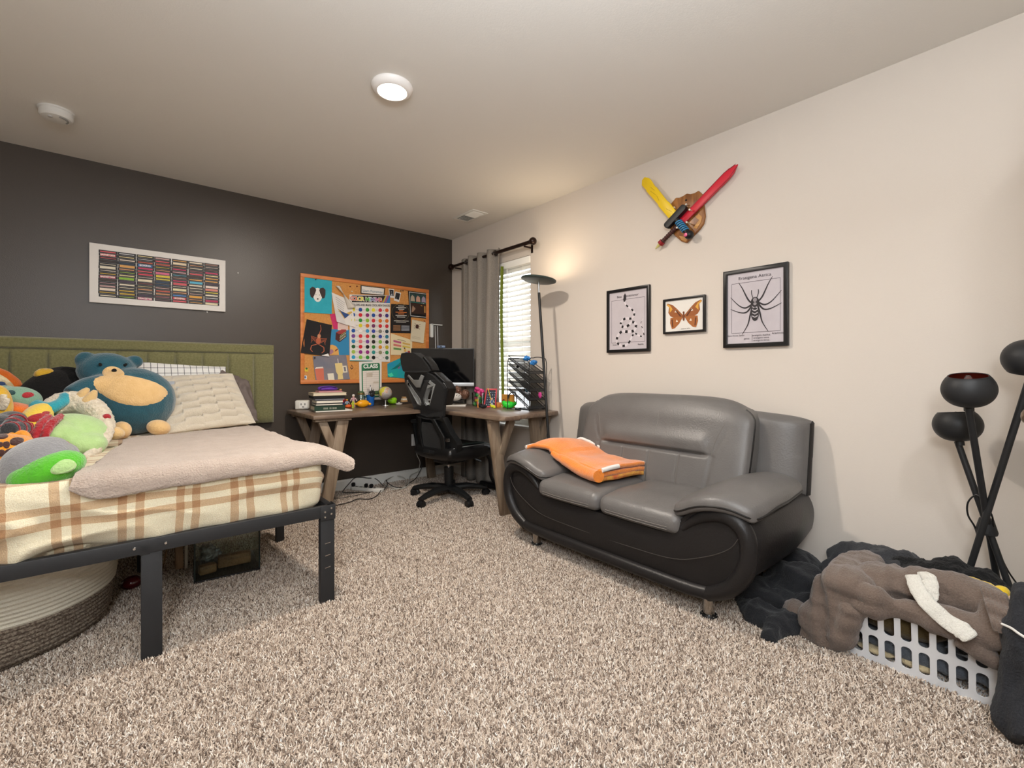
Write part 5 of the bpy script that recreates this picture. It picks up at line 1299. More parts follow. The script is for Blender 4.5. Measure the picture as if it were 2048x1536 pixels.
for k in range(5):
    zl = DK+.018+k*.068; zh = zl+.145 if k < 4 else zl+.125
    A_ = [(ox0+.004, oy0+.01, zl), (ox1-.004, oy0+.01, zl), (ox1-.004, oy1-.005, zh), (ox0+.004, oy1-.005, zh)]
    tr = MB().tube(A_, .0035, 6, closed=True).build('tray', m_wire, t)
    MB().add(A_, [(0, 1, 2, 3)]).build('mesh_floor', m_mesh, tr, smooth=0)
    L_ = [(x, y, z+.022) for x, y, z in A_]
    MB().tube(L_, .0028, 6, closed=True).build('rim', m_wire, tr)
    MB().add([A_[0], A_[3], L_[3], L_[0]], [(0, 1, 2, 3)]).build('mesh_side', m_mesh, tr, smooth=0)
    MB().add([A_[0], A_[1], L_[1], L_[0]], [(0, 1, 2, 3)]).build('mesh_side', m_mesh, tr, smooth=0)
def loose(nm, lab, cat, px, py, x, r, cl, seed=0, d=.006):
    p = AT(px, py, x=x); o = blob(nm, [(p, r)], flat(cl, .5), vox=.004, it=1, disp=lambda q: d*noise.noise(q*80+Vector((seed, 0, 0)))); return tag(o, lab, cat)
loose('blue_flower', 'blue crumpled fabric flower on top of the file organizer, the left one', 'flower', 1053, 717, 2.45, (.026, .026, .018), '2f7fc9', 1, .012)
loose('blue_flower', 'blue crumpled fabric flower on top of the file organizer, the right one', 'flower', 1067, 725, 2.45, (.026, .026, .018), '2f7fc9', 7, .012)
loose('dark_burr', 'dark spiky thing hanging at the left edge of the file organizer', 'toy', 1035, 733, 2.44, (.012, .016, .012), '241a1c', 3, .012)
loose('magenta_card', 'magenta packet in the lower tray of the file organizer', 'packet', 1080, 790, 2.47, (.006, .02, .026), 'c9408f', 3, .002)
loose('glass_bead', 'pale blue glassy object in a lower organizer tray', 'trinket', 1054, 780, 2.46, (.014, .018, .02), '5b8aa0', 4, .004)
for k, (px, py, lab) in enumerate(((1052, 818, 'black flat gadget lying under the file organizer'),)):
    box_thing('tablet', lab, 'gadget', dk(px+8, py-1)+Vector((-.01, .03, .001)), (.10, .14, .009), .1, flat('1c1f22', .3), .002)
# ================================================================ office chair seen from behind
m_fab = mat('black_chair_fabric', '141415', .8, bump=(400, .25), sheen=.1); m_pl = mat('chair_plastic', '161718', .45); m_lth = mat('black_leather', '161617', .32, bump=(180, .12)); m_gp = mat('grey_trim', '8f9291', .35); m_gg = mat('grey_green_leather', '3c4743', .35)
ch = thing('office_chair', 'black high-back gaming office chair turned towards the desk', 'chair', (2.068, 3.238, 0), R(8), world=False)
def back(a, b, n=0):      # a: to the right seen from behind, b: height, n: outwards to the rear
    rec = -.150 - .245*(b-.40)/.8 + .03*math.sin((b-.4)/.8*math.pi)
    wrap = .9*a*a
    return Vector((rec - n + wrap, -a, b))
def dense(l, d=.03):
    o = []
    for i in range(len(l)):
        p, q = l[i], l[(i+1) % len(l)]; m = max(1, int(math.hypot(p[0]-q[0], p[1]-q[1])/d))
        for k in range(m): o.append((p[0]+(q[0]-p[0])*k/m, p[1]+(q[1]-p[1])*k/m))
    return o
def mirror(l): return l + [(-a, b) for a, b in l[::-1] if abs(a) > 1e-6]
def bpart(name, pts, n0, n1, m, holes=(), bevel=.008, parent=ch, seg=3):
    return MB().poly(None, dense(pts), n0, n1, holes=[dense(h) for h in holes], fn=back).build(name, m, parent, bevel=bevel, seg=seg)
US = .88
upper = mirror([(a*US, b) for a, b in [(0, 1.06), (.15, 1.055), (.20, 1.03), (.262, .965), (.272, .93), (.262, .895), (.225, .80), (.192, .715), (.16, .69), (0, .68)]])
hr = [(a*US, b) for a, b in [(.155, .985), (.195, .955), (.085, .80), (.045, .795), (.03, .815), (.035, .85)]]
hl = [(-a, b) for a, b in hr]
bpart('headrest', mirror([(0, 1.205), (.08, 1.20), (.135, 1.16), (.165, 1.10), (.17, 1.065), (.13, 1.055), (0, 1.05)]), -.045, .022, m_fab, bevel=.016)
us = bpart('upper_back', upper, -.012, .02, m_fab, holes=[hr, hl], bevel=.010)
for h in (hr, hl):
    cx = sum(a for a, b in h)/len(h); cy = sum(b for a, b in h)/len(h)
    bpart('opening_rim', [(cx+(a-cx)*1.12, cy+(b-cy)*1.06) for a, b in h], -.013, .0235, m_gp, holes=[[(cx+(a-cx)*.90, cy+(b-cy)*.95) for a, b in h]], bevel=0, parent=us)
bpart('chevron', [(-.105, 1.025), (-.08, 1.035), (-.035, .995), (.035, .995), (.08, 1.035), (.105, 1.025), (.025, .935), (-.025, .935)], .018, .026, m_gp, bevel=.002)
for sx in (-1, 1):
    bpart('shoulder_bolster', [(sx*a*US, b) for a, b in ((.155, 1.06), (.21, 1.035), (.28, .96), (.288, .925), (.265, .88), (.215, .80), (.235, .80), (.27, .87), (.30, .93), (.285, .985), (.22, 1.055))], -.07, .005, m_lth, bevel=.010)
    bpart('headrest_side', [(sx*a, b) for a, b in ((.13, 1.165), (.165, 1.10), (.172, 1.065), (.19, 1.065), (.182, 1.115), (.15, 1.175))], -.06, .01, m_lth, bevel=.008)
lower = mirror([(0, .70), (.13, .715), (.172, .70), (.21, .58), (.245, .52), (.252, .49), (.23, .42), (.19, .385), (0, .38)])
lp = bpart('lower_back', lower, -.035, .02, m_pl, bevel=.010)
bpart('lumbar_panel', mirror([(0, .655), (.07, .655), (.11, .60), (.115, .46), (.085, .42), (0, .42)]), .018, .024, m_fab, bevel=.003, parent=lp)
for sx in (-1, 1):
    bpart('rib', [(sx*a, b) for a, b in ((.06, .69), (.10, .69), (.165, .55), (.15, .42), (.115, .42), (.12, .56))], .019, .036, m_pl, bevel=.005, parent=lp)
kn = back(.20, .53, .035)
MB().cyl(kn, kn+Vector((-.02, 0, 0)), .017, .014, 20).build('pivot_knob', m_steel, lp)
# seat
def seat(u, v, top):
    a = (u-.5)*2; b_ = (v-.5)*2
    x = .055 + .245*a; y = .255*b_*(1-.10*max(0, -a)) ; e = (1-abs(a)**5)*(1-abs(b_)**5); e = max(e, 0)**.35
    if top: return (x, y, .415 + .055*e + .02*abs(b_)**3*e - .025*max(0, a-.6)*2)
    return (x, y, .415 - .075*e)
MB().grid(lambda u, v: seat(u, v, 1), 30, 30).grid(lambda u, v: seat(u, v, 0), 30, 30).build('seat', m_lth, ch, smooth=80, weld=True)
for sx in (-1, 1):
    mb = MB(); mb.grid(lambda u, v: Vector(seat(.25+u*.7, .5+sx*(.26+.20*v)*(.75+.25*u), 1))+Vector((0, 0, .003)), 16, 6); mb.build('seat_side_panel', m_gg, ch, smooth=80, solid=.003)
mb = MB(); mb.tube([Vector(seat(.1+.85*k/20, .035, 1))+Vector((0, 0, .004)) for k in range(21)], .003, 6); mb.build('piping', m_gp, ch)
MB().box((.02, 0, .335), (.22, .19, .05)).build('tilt_mechanism', m_pl, ch, bevel=.01)
MB().bar((-.05, 0, .37), (-.235, 0, .43), .09, .03).build('back_bracket', m_pl, ch, bevel=.008)
MB().tube(catmull([(.02, -.08, .37), (.08, -.17, .36), (.14, -.24, .325)], 5), [.008]*8+[.012]*3, 8).build('tilt_lever', m_pl, ch)
MB().cyl((0, 0, .25), (0, 0, .37), .018, n=20).build('gas_piston', m_steel, ch); MB().cyl((0, 0, .10), (0, 0, .27), .036, .040, 24).build('cylinder_cover', m_pl, ch)
base_ = MB().lathe([(0, .07), (.045, .07), (.05, .09), (.045, .125), (.035, .13), (0, .13)], (0, 0, 0), 24).build('hub', m_pl, ch)
for k in range(5):
    a = R(43 + 72*k); d_ = Vector((math.cos(a), math.sin(a), 0))
    MB().tube([d_*.03+Vector((0, 0, .098)), d_*.15+Vector((0, 0, .103)), d_*.26+Vector((0, 0, .086)), d_*.325+Vector((0, 0, .072))], [.042, .037, .030, .024], 10, flat=.72).build('base_arm', m_pl, ch)
    e = d_*.315; sd = Vector((-d_.y, d_.x, 0)); off = d_*.0
    cs = MB().cyl(e+Vector((0, 0, .045)), e+Vector((0, 0, .075)), .009, n=12).build('caster', m_blk, ch)
    for s_ in (-1, 1): MB().cyl(e+off+sd*s_*.006+Vector((0, 0, .0325)), e+off+sd*s_*.026+Vector((0, 0, .0325)),   .030, .027, 20).build('wheel', m_blk, cs)
    MB().tube([e+off+d_*math.cos(q)*.031+Vector((0, 0, .031+math.sin(q)*.031)) for q in [R(x) for x in range(0, 181, 20)]], .018, 6, flat=.2).build('wheel_cover', m_blk, cs)
# armrests, the far one mostly hidden
for sx, fx in ((1, 0), (-1, 0)):
    if sx < 0: continue
    MB().bar((-.10, sx*.27, .40), (-.12, sx*.30, .62), .05, .025, up=(0, 1, 0)).build('armrest_post', m_pl, ch, bevel=.005)
    MB().box((-.02, sx*.30, .635), (.24, .085, .03)).build('armrest_pad', m_fab, ch, bevel=.012, seg=3)
# footrest swung down at the front
fr_ = MB().tube(catmull([(.24, -.17, .41), (.30, -.18, .30), (.31, -.18, .18), (.36, -.18, .10), (.40, -.18, .06)], 6), .014, 8).build('footrest_arm', m_lth, ch)
MB().box((.43, -.10, .055), (.14, .24, .05), (0, .2, 0)).build('footrest_pad', m_lth, ch, bevel=.02, seg=3)

# ---------------------------------------------------------------- power strip and cables on the floor
A_, B_ = AT(706, 976, z=.03), AT(780, 982, z=.03)
t = thing('power_strip', 'white power strip with black plugs lying on the carpet by the dark wall', 'power strip', (A_+B_)/2-Vector((0, 0, .03)))
B_ = A_ + (B_-A_).normalized()*.30
MB().bar(A_, B_, .052, .032).build('strip_body', flat('e9e6df', .4), t, bevel=.008, seg=3)
dd = (B_-A_)
for k, f in enumerate((.12, .27, .42, .57, .72)):
    p = A_ + dd*f + Vector((0, 0, .0165)); MB().bar(p-dd.normalized()*.012, p+dd.normalized()*.012, .022, .001).build('socket', flat('6a675f'), t)
for f in (.02, .45, .62):
    p = A_ + dd*f + Vector((0, 0, .017)); MB().bar(p, p+Vector((-.005, -.004, .03)), .026, .028).build('plug', m_blk, t, bevel=.004)
def cable(label, pts, r, m, cat='cable'):
    o = MB().tube(catmull(pts, 8), r, 6).build('cable', m, smooth=60); return tag(o, label, cat)
m_bc, m_wc = flat('161616', .4), flat('d5d2ca', .4)
G = lambda px, py, z=.022: AT(px, py, z=z)
cable('black cable looping up against the baseboard from the power strip', [AT(767, 972, z=.05), AT(752, 958, y=4.05), AT(735, 956, y=4.055), AT(712, 955, y=4.055), AT(700, 965, y=4.03), G(686, 982), G(690, 985), G(715, 985), G(740, 985)], .0035, m_bc)
cable('black cable running from the power strip along the floor to the bed frame corner', [G(762, 980, .05), G(755, 990), G(740, 998), G(715, 998), G(700, 1004), G(676, 1010), G(655, 1016)], .0035, m_bc)
cable('thin black cable on the floor behind the bed corner', [G(745, 983, .05), G(725, 988), G(705, 992), G(680, 996), G(655, 995)], .0025, m_bc)
cable('coiled white cable between the power strip and the chair', [G(782, 979, .05), G(805, 976), G(812, 965), G(808, 955, .05), AT(790, 952, z=.06), AT(770, 962, z=.05), G(775, 972), G(800, 977), G(815, 972), G(818, 962), AT(822, 950, y=4.03), AT(838, 942, y=4.05)], .0045, m_wc)
cable('short black tangled cable rising beside the power strip', [G(768, 980, .05), G(775, 968, .05), AT(772, 960, z=.09), AT(776, 966, z=.06), G(790, 974), G(810, 975)], .0035, m_bc)
cable('white charger cable hanging from the wall outlet', [AT(831, 893, y=4.03), AT(834, 910, y=4.03), AT(840, 925, y=4.03), AT(836, 945, y=4.03)], .0035, m_wc)
cable('black cable hanging from the outlet to the floor behind the chair', [AT(845, 915, y=4.0), AT(843, 935, y=4.0), AT(832, 956, y=3.98), G(820, 965), G(812, 972)], .0035, m_bc)
# ================================================================ curtains, blinds and the right wall
m_rod = mat('dark_bronze', '2a1a14', .3, metal=.5)
RX = 2.56
t = thing('curtain_rod', 'dark bronze curtain rod with ball finials above the window', 'curtain rod', (XR, 3.34, 2.13))
MB().cyl((RX, 2.79, 2.125), (RX, 3.92, 2.125), .0125, n=16).build('rod', m_rod, t); MB().cyl((RX, 2.78, 2.125), (RX, 3.3, 2.125), .0155, n=16).build('outer_rod', m_rod, t)
for y, s_ in ((2.745, -1), (3.965, 1)):
    MB().ell((RX, y, 2.125), (.032, .032, .032), n=20).build('finial', m_rod, t, smooth=80); MB().cyl((RX, y-s_*.025, 2.125), (RX, y-s_*.05, 2.125), .02, .016, 16).build('collar', m_rod, t)
for y in (2.84, 3.88):
    b_ = MB().bar((XR, y, 2.10), (RX-.01, y, 2.10), .012, .012).build('bracket', m_rod, t); MB().bar((XR-.003, y, 2.06), (XR-.003, y, 2.13), .02, .006, up=(1, 0, 0)).build('bracket_plate', m_rod, b_)
m_cur = mat('grey_linen', 'a39c93', .9, bump=(300, .5), var=(180, '857e76', .25)); m_cur2 = mat('green_lining', '6f7d28', .85, bump=(200, .2))
def curtain():
    t = thing('curtain', 'heavy grey grommet curtain drawn to the left side of the window', 'curtain', (RX, 3.5, .02))
    n = 4.0
    def fn(u, v):
        z = 2.165 - v*(2.165-.03); w = 1-.10*math.sin(min(v*2.2, 1.57))+.10*v
        y = 3.79 - u*(.565*(w) + .03)
        a = u*n*2*math.pi
        amp = (.036+.012*v)*(1-.25*math.exp(-((u-.10)/.10)**2))
        x = RX + .0 - amp*math.sin(a)
        y += .012*math.sin(a*2)*(.4+v)
        x += .006*noise.noise(Vector((u*9, v*3, 0)))
        if u < .18: x = x*(u/.18) + (RX+.01)*(1-u/.18)
        return (min(x, XR-.012), y, z)
    MB().grid(fn, 200, 40).build('drape', m_cur, t, smooth=80, solid=.003)
    for y in (3.685, 3.60, 3.455, 3.33, 3.24):
        MB().lathe([(.018, -.003), (.027, -.003), (.027, .003), (.018, .003)], (RX, y, 2.125), 24, Matrix(((1, 0, 0), (0, 0, 1), (0, -1, 0))), close=True).build('grommet', m_steel, t)
curtain()
def lining():
    def fn(u, v):
        return (RX+.035+.012*math.sin(u*9), 3.205-u*.028+.01*math.sin(v*5), 2.0-v*1.24)
    o = MB().grid(fn, 14, 30).build('curtain', m_cur2, smooth=80, solid=.002)
    tag(o, 'narrow strip of olive green curtain between the grey curtain and the blinds', 'curtain', None)
lining()
# faux wood blinds
m_bl = mat('blind_slat', 'fbfaf4', .4)
t = thing('window_blinds', 'white slatted blinds lowered over most of the window', 'blinds', (XR, 3.33, 2.04))
MB().box((XR-.0+.02, 3.331, 2.015), (.055, .93, .06)).build('valance', m_bl, t, bevel=.004)
z = 1.965; k = 0
while z > .93:
    MB().box((XR+.03, 3.331, z), (.050, .92, .0028), (0, R(-50), 0)).build('slat', m_bl, t, smooth=0); z -= .0445
MB().box((XR+.03, 3.331, .897), (.05, .92, .02)).build('bottom_rail', m_bl, t, bevel=.004)
for y in (2.98, 3.33, 3.68):
    for dx in (-.02, .022): MB().cyl((XR+.03+dx, y, .90), (XR+.03+dx, y, 1.99), .0012, n=5).build('ladder_cord', m_bl, t)
MB().cyl((XR-.002, 3.17, .98), (XR-.002, 3.17, 1.98), .0035, n=6).build('tilt_wand', m_bl, t)

# floor lamp with disc head (its light shines up on the wall)
lx, ly = 2.40, 2.44
t = thing('floor_lamp', 'slim black floor lamp with a round flat disc head beside the desk', 'floor lamp', (lx, ly-.06, 0))
top = Vector((lx, ly+.07, 1.715)); ft0 = Vector((lx, ly-.085, .02))
MB().lathe([(0, 0), (.12, 0), (.125, .008), (.118, .022), (.02, .028), (0, .028)], (lx, ly-.085, .0), 36).build('base', m_blk, t)
MB().tube([ft0, ft0.lerp(top, .5), top-Vector((0, .004, .06))], .0105, 12).build('pole', m_blk, t)
MB().cyl(top-Vector((0, .004, .07)), top+Vector((0, 0, .03)), .008, n=12).build('neck', m_steel, t)
hd = Vector((lx, ly+.07, 1.75)); tilt = Euler((R(4), R(6), 0)).to_matrix()
MB().lathe([(0, -.012), (.11, -.010), (.132, -.002), (.134, .006), (.130, .010)], hd, 48, tilt).build('disc_shade', mat('lamp_disc', '2c3a36', .35), t)
MB().lathe([(0, .004), (.126, .004), (.128, .009), (0, .009)], hd, 48, tilt).build('light_panel', mat('lamp_panel', 'ffe9c8', .5, emit=('ffdda6', 2)), t)
area('floor_lamp_light', hd+Vector((0, 0, .02)), (R(180), 0, 0), .26, 1.5, (1.0, .82, .6))

# framed prints
def wr(px, py): p = AT(px, py, x=XR); return (-p.y, p.z)
m_fblk = mat('black_frame', '161516', .35); m_vel = mat('aged_paper', 'c9c2c6', .7, var=(9, 'bdb5ba', .3))
class Pic:
    def __init__(s, label, u0, v0, u1, v1, fw, m):
        s.t = thing('framed_print', label, 'picture', FR((u0+u1)/2, v0, 0), group='framed animal prints on the right wall')
        s.a = (u0+fw, v0+fw, u1-fw, v1-fw); s.l = 0
        MB().poly(FR, rect(u0, v0, u1, v1), .0, .022, holes=[rect(*s.a)]).build('frame', m_fblk, s.t, bevel=.002)
        MB().poly(FR, rect(u0+fw*.8, v0+fw*.8, u1-fw*.8, v1-fw*.8), .004, .012).build('print_sheet', m, s.t, smooth=0)
    def P(s, u, v, k=0): a, b, c, d = s.a; return FR(a+(c-a)*u, b+(d-b)*v, .0122+k)
    def marks(s, lst, col, name='print', kind=None):
        s.l += .0002; mb = MB()
        for l in lst: mb.poly(None, l, s.l, s.l+.0002, fn=s.P)
        mb.build(name, flat(col), s.t, smooth=0, kind='stuff' if len(lst) > 2 else None)
    def txt(s, st, size, u, v, col='3a3236', sx=1): text(st, size, flat(col), s.t, FR.m(s.a[0]+(s.a[2]-s.a[0])*u, s.a[1]+(s.a[3]-s.a[1])*v, .0145), sx=sx)
    def poly_line(s, pts, w, asp):
        pp = catmull([(a, b, 0) for a, b in pts], 5); n = len(pp)
        ws = interp(w if isinstance(w, (list, tuple)) else [w, w], n); out = []
        for i in range(n-1): out.append(line((pp[i].x, pp[i].y), (pp[i+1].x, pp[i+1].y), (ws[i]+ws[i+1])/2, asp))
        return out
asp = 1.3
# snake
f = Pic('black-framed snake print, the narrow one on the left of the three frames', -2.045, 1.192, -1.70, 1.63, .020, m_vel)
f.marks([line((.06, .86), (.94, .86), .006), line((.06, .12), (.94, .12), .006), line((.06, .86), (.06, .12), .006), line((.94, .86), (.94, .12), .006)], '5c5459', 'border_line')
sn = [(.42, .93), (.40, .86), (.46, .76), (.60, .68), (.68, .60), (.60, .52), (.44, .53), (.32, .47), (.34, .40), (.48, .39), (.62, .46), (.72, .40), (.66, .31), (.50, .30), (.34, .31), (.22, .22), (.22, .12), (.36, .06), (.52, .10), (.62, .22), (.70, .26), (.82, .21), (.92, .22), (.88, .34), (.84, .42), (.90, .50)]
pl = f.poly_line(sn, [.04, .042, .055, .06, .066, .072, .066, .055, .04, .024, .008], asp); f.marks([[q for q in l] for l in pl], 'd9d2d6', 'snake_body')
pl2 = f.poly_line(sn, [.036, .038, .050, .055, .06, .066, .06, .05, .036, .02, .008], asp)
f.marks([l for i, l in enumerate(pl2) if i % 5 in (0, 1)], '1e1a1c', 'snake_bands')
pl3 = f.poly_line([(a+.012, b+.008) for a, b in sn], .008, asp)
f.marks([[(.38, .86), (.40, .93), (.43, .97), (.46, .92), (.46, .86), (.43, .82)]], '2a2427', 'snake_head')
f.txt('Boa  Constrictor', .022, .5, .915, sx=1.15); f.txt('Reptilia', .015, .84, .075); f.txt('Boidae', .012, .15, .085)
# moth
f = Pic('small black-framed moth print with orange-brown wings, middle of the three frames', -1.60, 1.297, -1.325, 1.516, .013, mat('white_print', 'e6e2da', .7))
for sx in (-1, 1):
    m_ = lambda pts: [(.5+sx*a, b) for a, b in pts]
    f.marks([m_([(.02, .50), (.18, .72), (.30, .86), (.44, .93), (.47, .88), (.40, .80), (.42, .62), (.36, .50), (.26, .44), (.03, .42)])], '9a5a2c', 'forewing')
    f.marks([m_([(.36, .84), (.44, .91), (.46, .87), (.38, .78), (.38, .62), (.30, .72)])], 'd9a13e', 'wing_tip')
    f.marks([m_([(.03, .43), (.22, .46), (.36, .44), (.37, .28), (.32, .08), (.24, .10), (.12, .24)])], 'a5632f', 'hindwing')
    f.marks([m_([(.16, .60), (.25, .62), (.20, .70)]), m_([(.15, .30), (.21, .30), (.19, .38)])], 'e9e0cf', 'wing_window')
    f.marks([m_([(.06, .47), (.10, .46), (.22, .66), (.20, .69)]), m_([(.28, .14), (.31, .14), (.33, .38), (.30, .40)])], '5d2f18', 'wing_band')
f.marks([circ(.5, .44, .03, 12, .13), circ(.5, .58, .025, 10, .04)], '7a4422', 'moth_body'); f.txt('attacus atlas', .012, .55, .07, '6a5f50')
# spider
f = Pic('large black-framed spider print, right one of the three frames', -1.217, 1.194, -.881, 1.629, .022, m_vel)
f.marks([line((.08, .86), (.94, .86), .006), line((.08, .15), (.94, .15), .006), line((.08, .86), (.08, .15), .006), line((.94, .86), (.94, .15), .006)], '5c5459', 'border_line')
legs = [[(.45, .56), (.38, .62), (.28, .78), (.21, .87)], [(.45, .54), (.34, .50), (.22, .54), (.06, .67)], [(.45, .52), (.36, .44), (.24, .44), (.06, .50)], [(.46, .50), (.42, .38), (.38, .26), (.28, .13)]]
for lg in legs:
    for sx in (0, 1): f.marks(f.poly_line([(a if not sx else 1.02-a, b+(0.02 if sx else 0)) for a, b in lg], [.030, .028, .018, .008], 1.3), '2b2629', 'spider_leg')
f.marks([circ(.51, .57, .075, 18, .07)], '2b2629', 'spider_head'); f.marks([circ(.51, .60, .035, 12, .03), circ(.51, .545, .03, 12, .02)], '8f888c', 'spider_mark')
f.marks([circ(.51, .40, .068, 18, .095)], '2b2629', 'spider_abdomen'); f.marks([[(.46, .37+k*.045), (.51, .35+k*.045), (.56, .37+k*.045), (.56, .385+k*.045), (.51, .365+k*.045), (.46, .385+k*.045)] for k in range(3)], 'b9b2b6', 'abdomen_bands')
for sx in (-1, 1): f.marks(f.poly_line([(.51+sx*.03, .62), (.51+sx*.06, .69), (.51+sx*.06, .74)], .012, 1.3), '2b2629', 'palp')
f.txt('Eratigena Atrica', .024, .5, .925, sx=1.1); f.txt('Giant House Spider', .012, .16, .115); f.txt('Arachnida', .014, .90, .12)
for k, st in enumerate(('eratigena duellica', 'eratigena saeva', 'eratigena atrica')): f.txt(st, .013, .62, .105-.035*k)
f.txt('genus', .013, .36, .065); f.marks([line((.46, .12), (.46, .02), .006)], '4c4448', 'brace_line')

# wooden shield with two toy swords
t = thing('wall_shield', 'carved wooden shield plaque hung tilted on the right wall', 'shield', FR(-1.45, 1.85, 0))
def W(x, y):     # crop pixels of the 7.315x enlargement at (1260,310) -> wall plane
    return wr(1260+x/7.315, 310+y/7.315)
sh = [W(*p) for p in ((618, 720), (690, 632), (745, 632), (800, 605), (848, 572), (905, 580), (965, 565), (1020, 530), (1060, 570), (1105, 600), (1095, 680), (1105, 790), (1118, 900), (1095, 1010), (1040, 1090), (975, 1160), (900, 1230), (845, 1292), (770, 1270), (690, 1200), (625, 1130), (592, 1060), (588, 980), (612, 890), (640, 800))]
m_sh = wood('oak_shield', 'a5703c', '7a4a22', 10, 'Z', .35)
MB().poly(FR, sh, .0, .018).build('plaque', m_sh, t, bevel=.006, seg=3)
MB().poly(FR, [W(*p) for p in ((1030, 870), (1080, 920), (1060, 1000), (1000, 1090), (950, 1075), (1035, 960), (980, 920))], .0175, .0205).build('pale_inlay', wood('oak_pale', 'cd9a5c', 'b07c40', 12, 'Y'), t, bevel=.0006)
MB().poly(FR, [W(*p) for p in ((740, 1190), (850, 1215), (890, 1195), (845, 1275), (780, 1255))], .0175, .0205).build('pale_inlay', wood('oak_pale', 'cd9a5c', 'b07c40', 12, 'Y'), t, bevel=.0006)
for x, y in ((845, 672), (868, 745), (692, 790), (955, 838), (913, 1018), (772, 1095)):
    p = FR(*W(x, y), .018); dark = (x, y) == (845, 672)
    L_ = .003 if dark else (.02 if y < 800 else .05)
    c_ = MB().cyl(p, p+FR.n*L_, .003, n=8).build('peg', flat('241a12' if dark else 'c9b79a', .3), t); MB().ell(p+FR.n*L_, .0062 if not dark else .006, n=12, m=8).build('peg_head', flat('241a12' if dark else 'efe6d6', .3), t, smooth=60)
def sword_frame(tip, pommel):
    a, b = Vector(W(*pommel)), Vector(W(*tip)); d = (b-a); L = d.length; d.normalize()
    f_ = Frame(FR(a.x, a.y, 0), FR.u*d.x+FR.v*d.y, FR.u*-d.y+FR.v*d.x); return f_, L
# red sword (tip up right)
fr_, L = sword_frame((1620, 158), (412, 1385))
t = thing('toy_sword', 'red toy sword with dark grip, crossed over the shield and pointing up right', 'toy sword', FR(*W(1620, 158), .03))
n0 = .026
MB().poly(fr_, [(L*.36, -.024), (L*.88, -.026), (L*.93, -.022), (L, 0), (L*.93, .022), (L*.88, .026), (L*.36, .024)], n0, n0+.012).build('blade', mat('red_foam', 'cf2438', .4), t, bevel=.003)
for s_ in (-1, 1): MB().poly(fr_, [(L*.36, s_*.019), (L*.88, s_*.021), (L*.98, s_*.006), (L*.99, s_*.010), (L*.88, s_*.0245), (L*.36, s_*.0225)], n0+.0115, n0+.013).build('blade_edge', flat('8f1526', .4), t)
MB().bar(fr_(L*.335, -.055, n0+.006), fr_(L*.335, .055, n0+.006), .03, .02, up=FR.n).build('guard', flat('b3202f', .4), t, bevel=.004)
MB().cyl(fr_(L*.085, 0, n0+.006), fr_(L*.33, 0, n0+.006), .0125, .014, 14).build('grip', mat('brown_grip', '4a2620', .5), t)
for k in range(9): MB().tube([fr_(L*(.10+.024*k), .0142*math.cos(q), n0+.006+.0142*math.sin(q)) for q in [2*math.pi*i/12 for i in range(12)]], .0016, 5, closed=True).build('grip_band', flat('2c1512'), t)
MB().cyl(fr_(L*.065, 0, n0+.006), fr_(L*.10, 0, n0+.006), .02, n=16).build('pommel', flat('8f1a22', .35), t); MB().cyl(fr_(L*.0, 0, n0+.006), fr_(L*.065, 0, n0+.006), .002, .013, 12).build('spike', flat('c8c27a', .35), t)
# yellow sword (tip up left), in front of the red one
fr_, L = sword_frame((262, 380), (965, 1235))
t = thing('toy_sword', 'yellow toy sword with blue-wrapped grip and black guard, pointing up left', 'toy sword', FR(*W(262, 380), .03))
n1 = .046
MB().poly(fr_, [(L*.34, -.029), (L*.52, -.031), (L*.54, -.027), (L*.78, -.030), (L*.80, -.026), (L*.90, -.032), (L*.94, -.030), (L*.995, -.014), (L*.995, .010), (L*.95, .031), (L*.86, .028), (L*.84, .032), (L*.60, .027), (L*.58, .032), (L*.34, .029)], n1, n1+.014).build('blade', mat('yellow_foam', 'e9c414', .4), t, bevel=.003)
for a, b, c_, d_ in ((.70, .0, .80, .012), (.76, -.01, .83, -.004), (.62, .008, .69, .0), (.40, -.008, .48, .006)): MB().poly(fr_, line((L*a, b), (L*c_, d_), .002), n1+.0138, n1+.0146).build('scratch', flat('a8890f'), t)
MB().poly(fr_, rrect(L*.285, -.088, L*.355, .076, .015), n1-.006, n1+.024).build('guard', mat('black_foam', '17181a', .45), t, bevel=.006, seg=3)
MB().cyl(fr_(L*.08, 0, n1+.008), fr_(L*.29, 0, n1+.008), .017, n=16).build('grip', flat('1a1a1c', .5), t)
for k in range(6): MB().tube([fr_(L*(.115+.026*k)+.005*math.cos(q), .019*math.cos(q), n1+.008+.019*math.sin(q)) for q in [2*math.pi*i/14 for i in range(14)]], .0042, 6, closed=True).build('grip_wrap', mat('blue_wrap', '3f8fc0', .5), t)
MB().ell(fr_(L*.045, 0, n1+.008), .027, n=20, m=12).build('pommel', mat('black_foam', '17181a', .45), t, smooth=80)
MB().lathe([(0, .004), (.010, .003), (.012, 0)], fr_(L*.05, .008, n1+.033), 14, Matrix(((0, 0, -1), (1, 0, 0), (0, 1, 0)))).build('pink_gem', flat('d84f7f', .3), t)
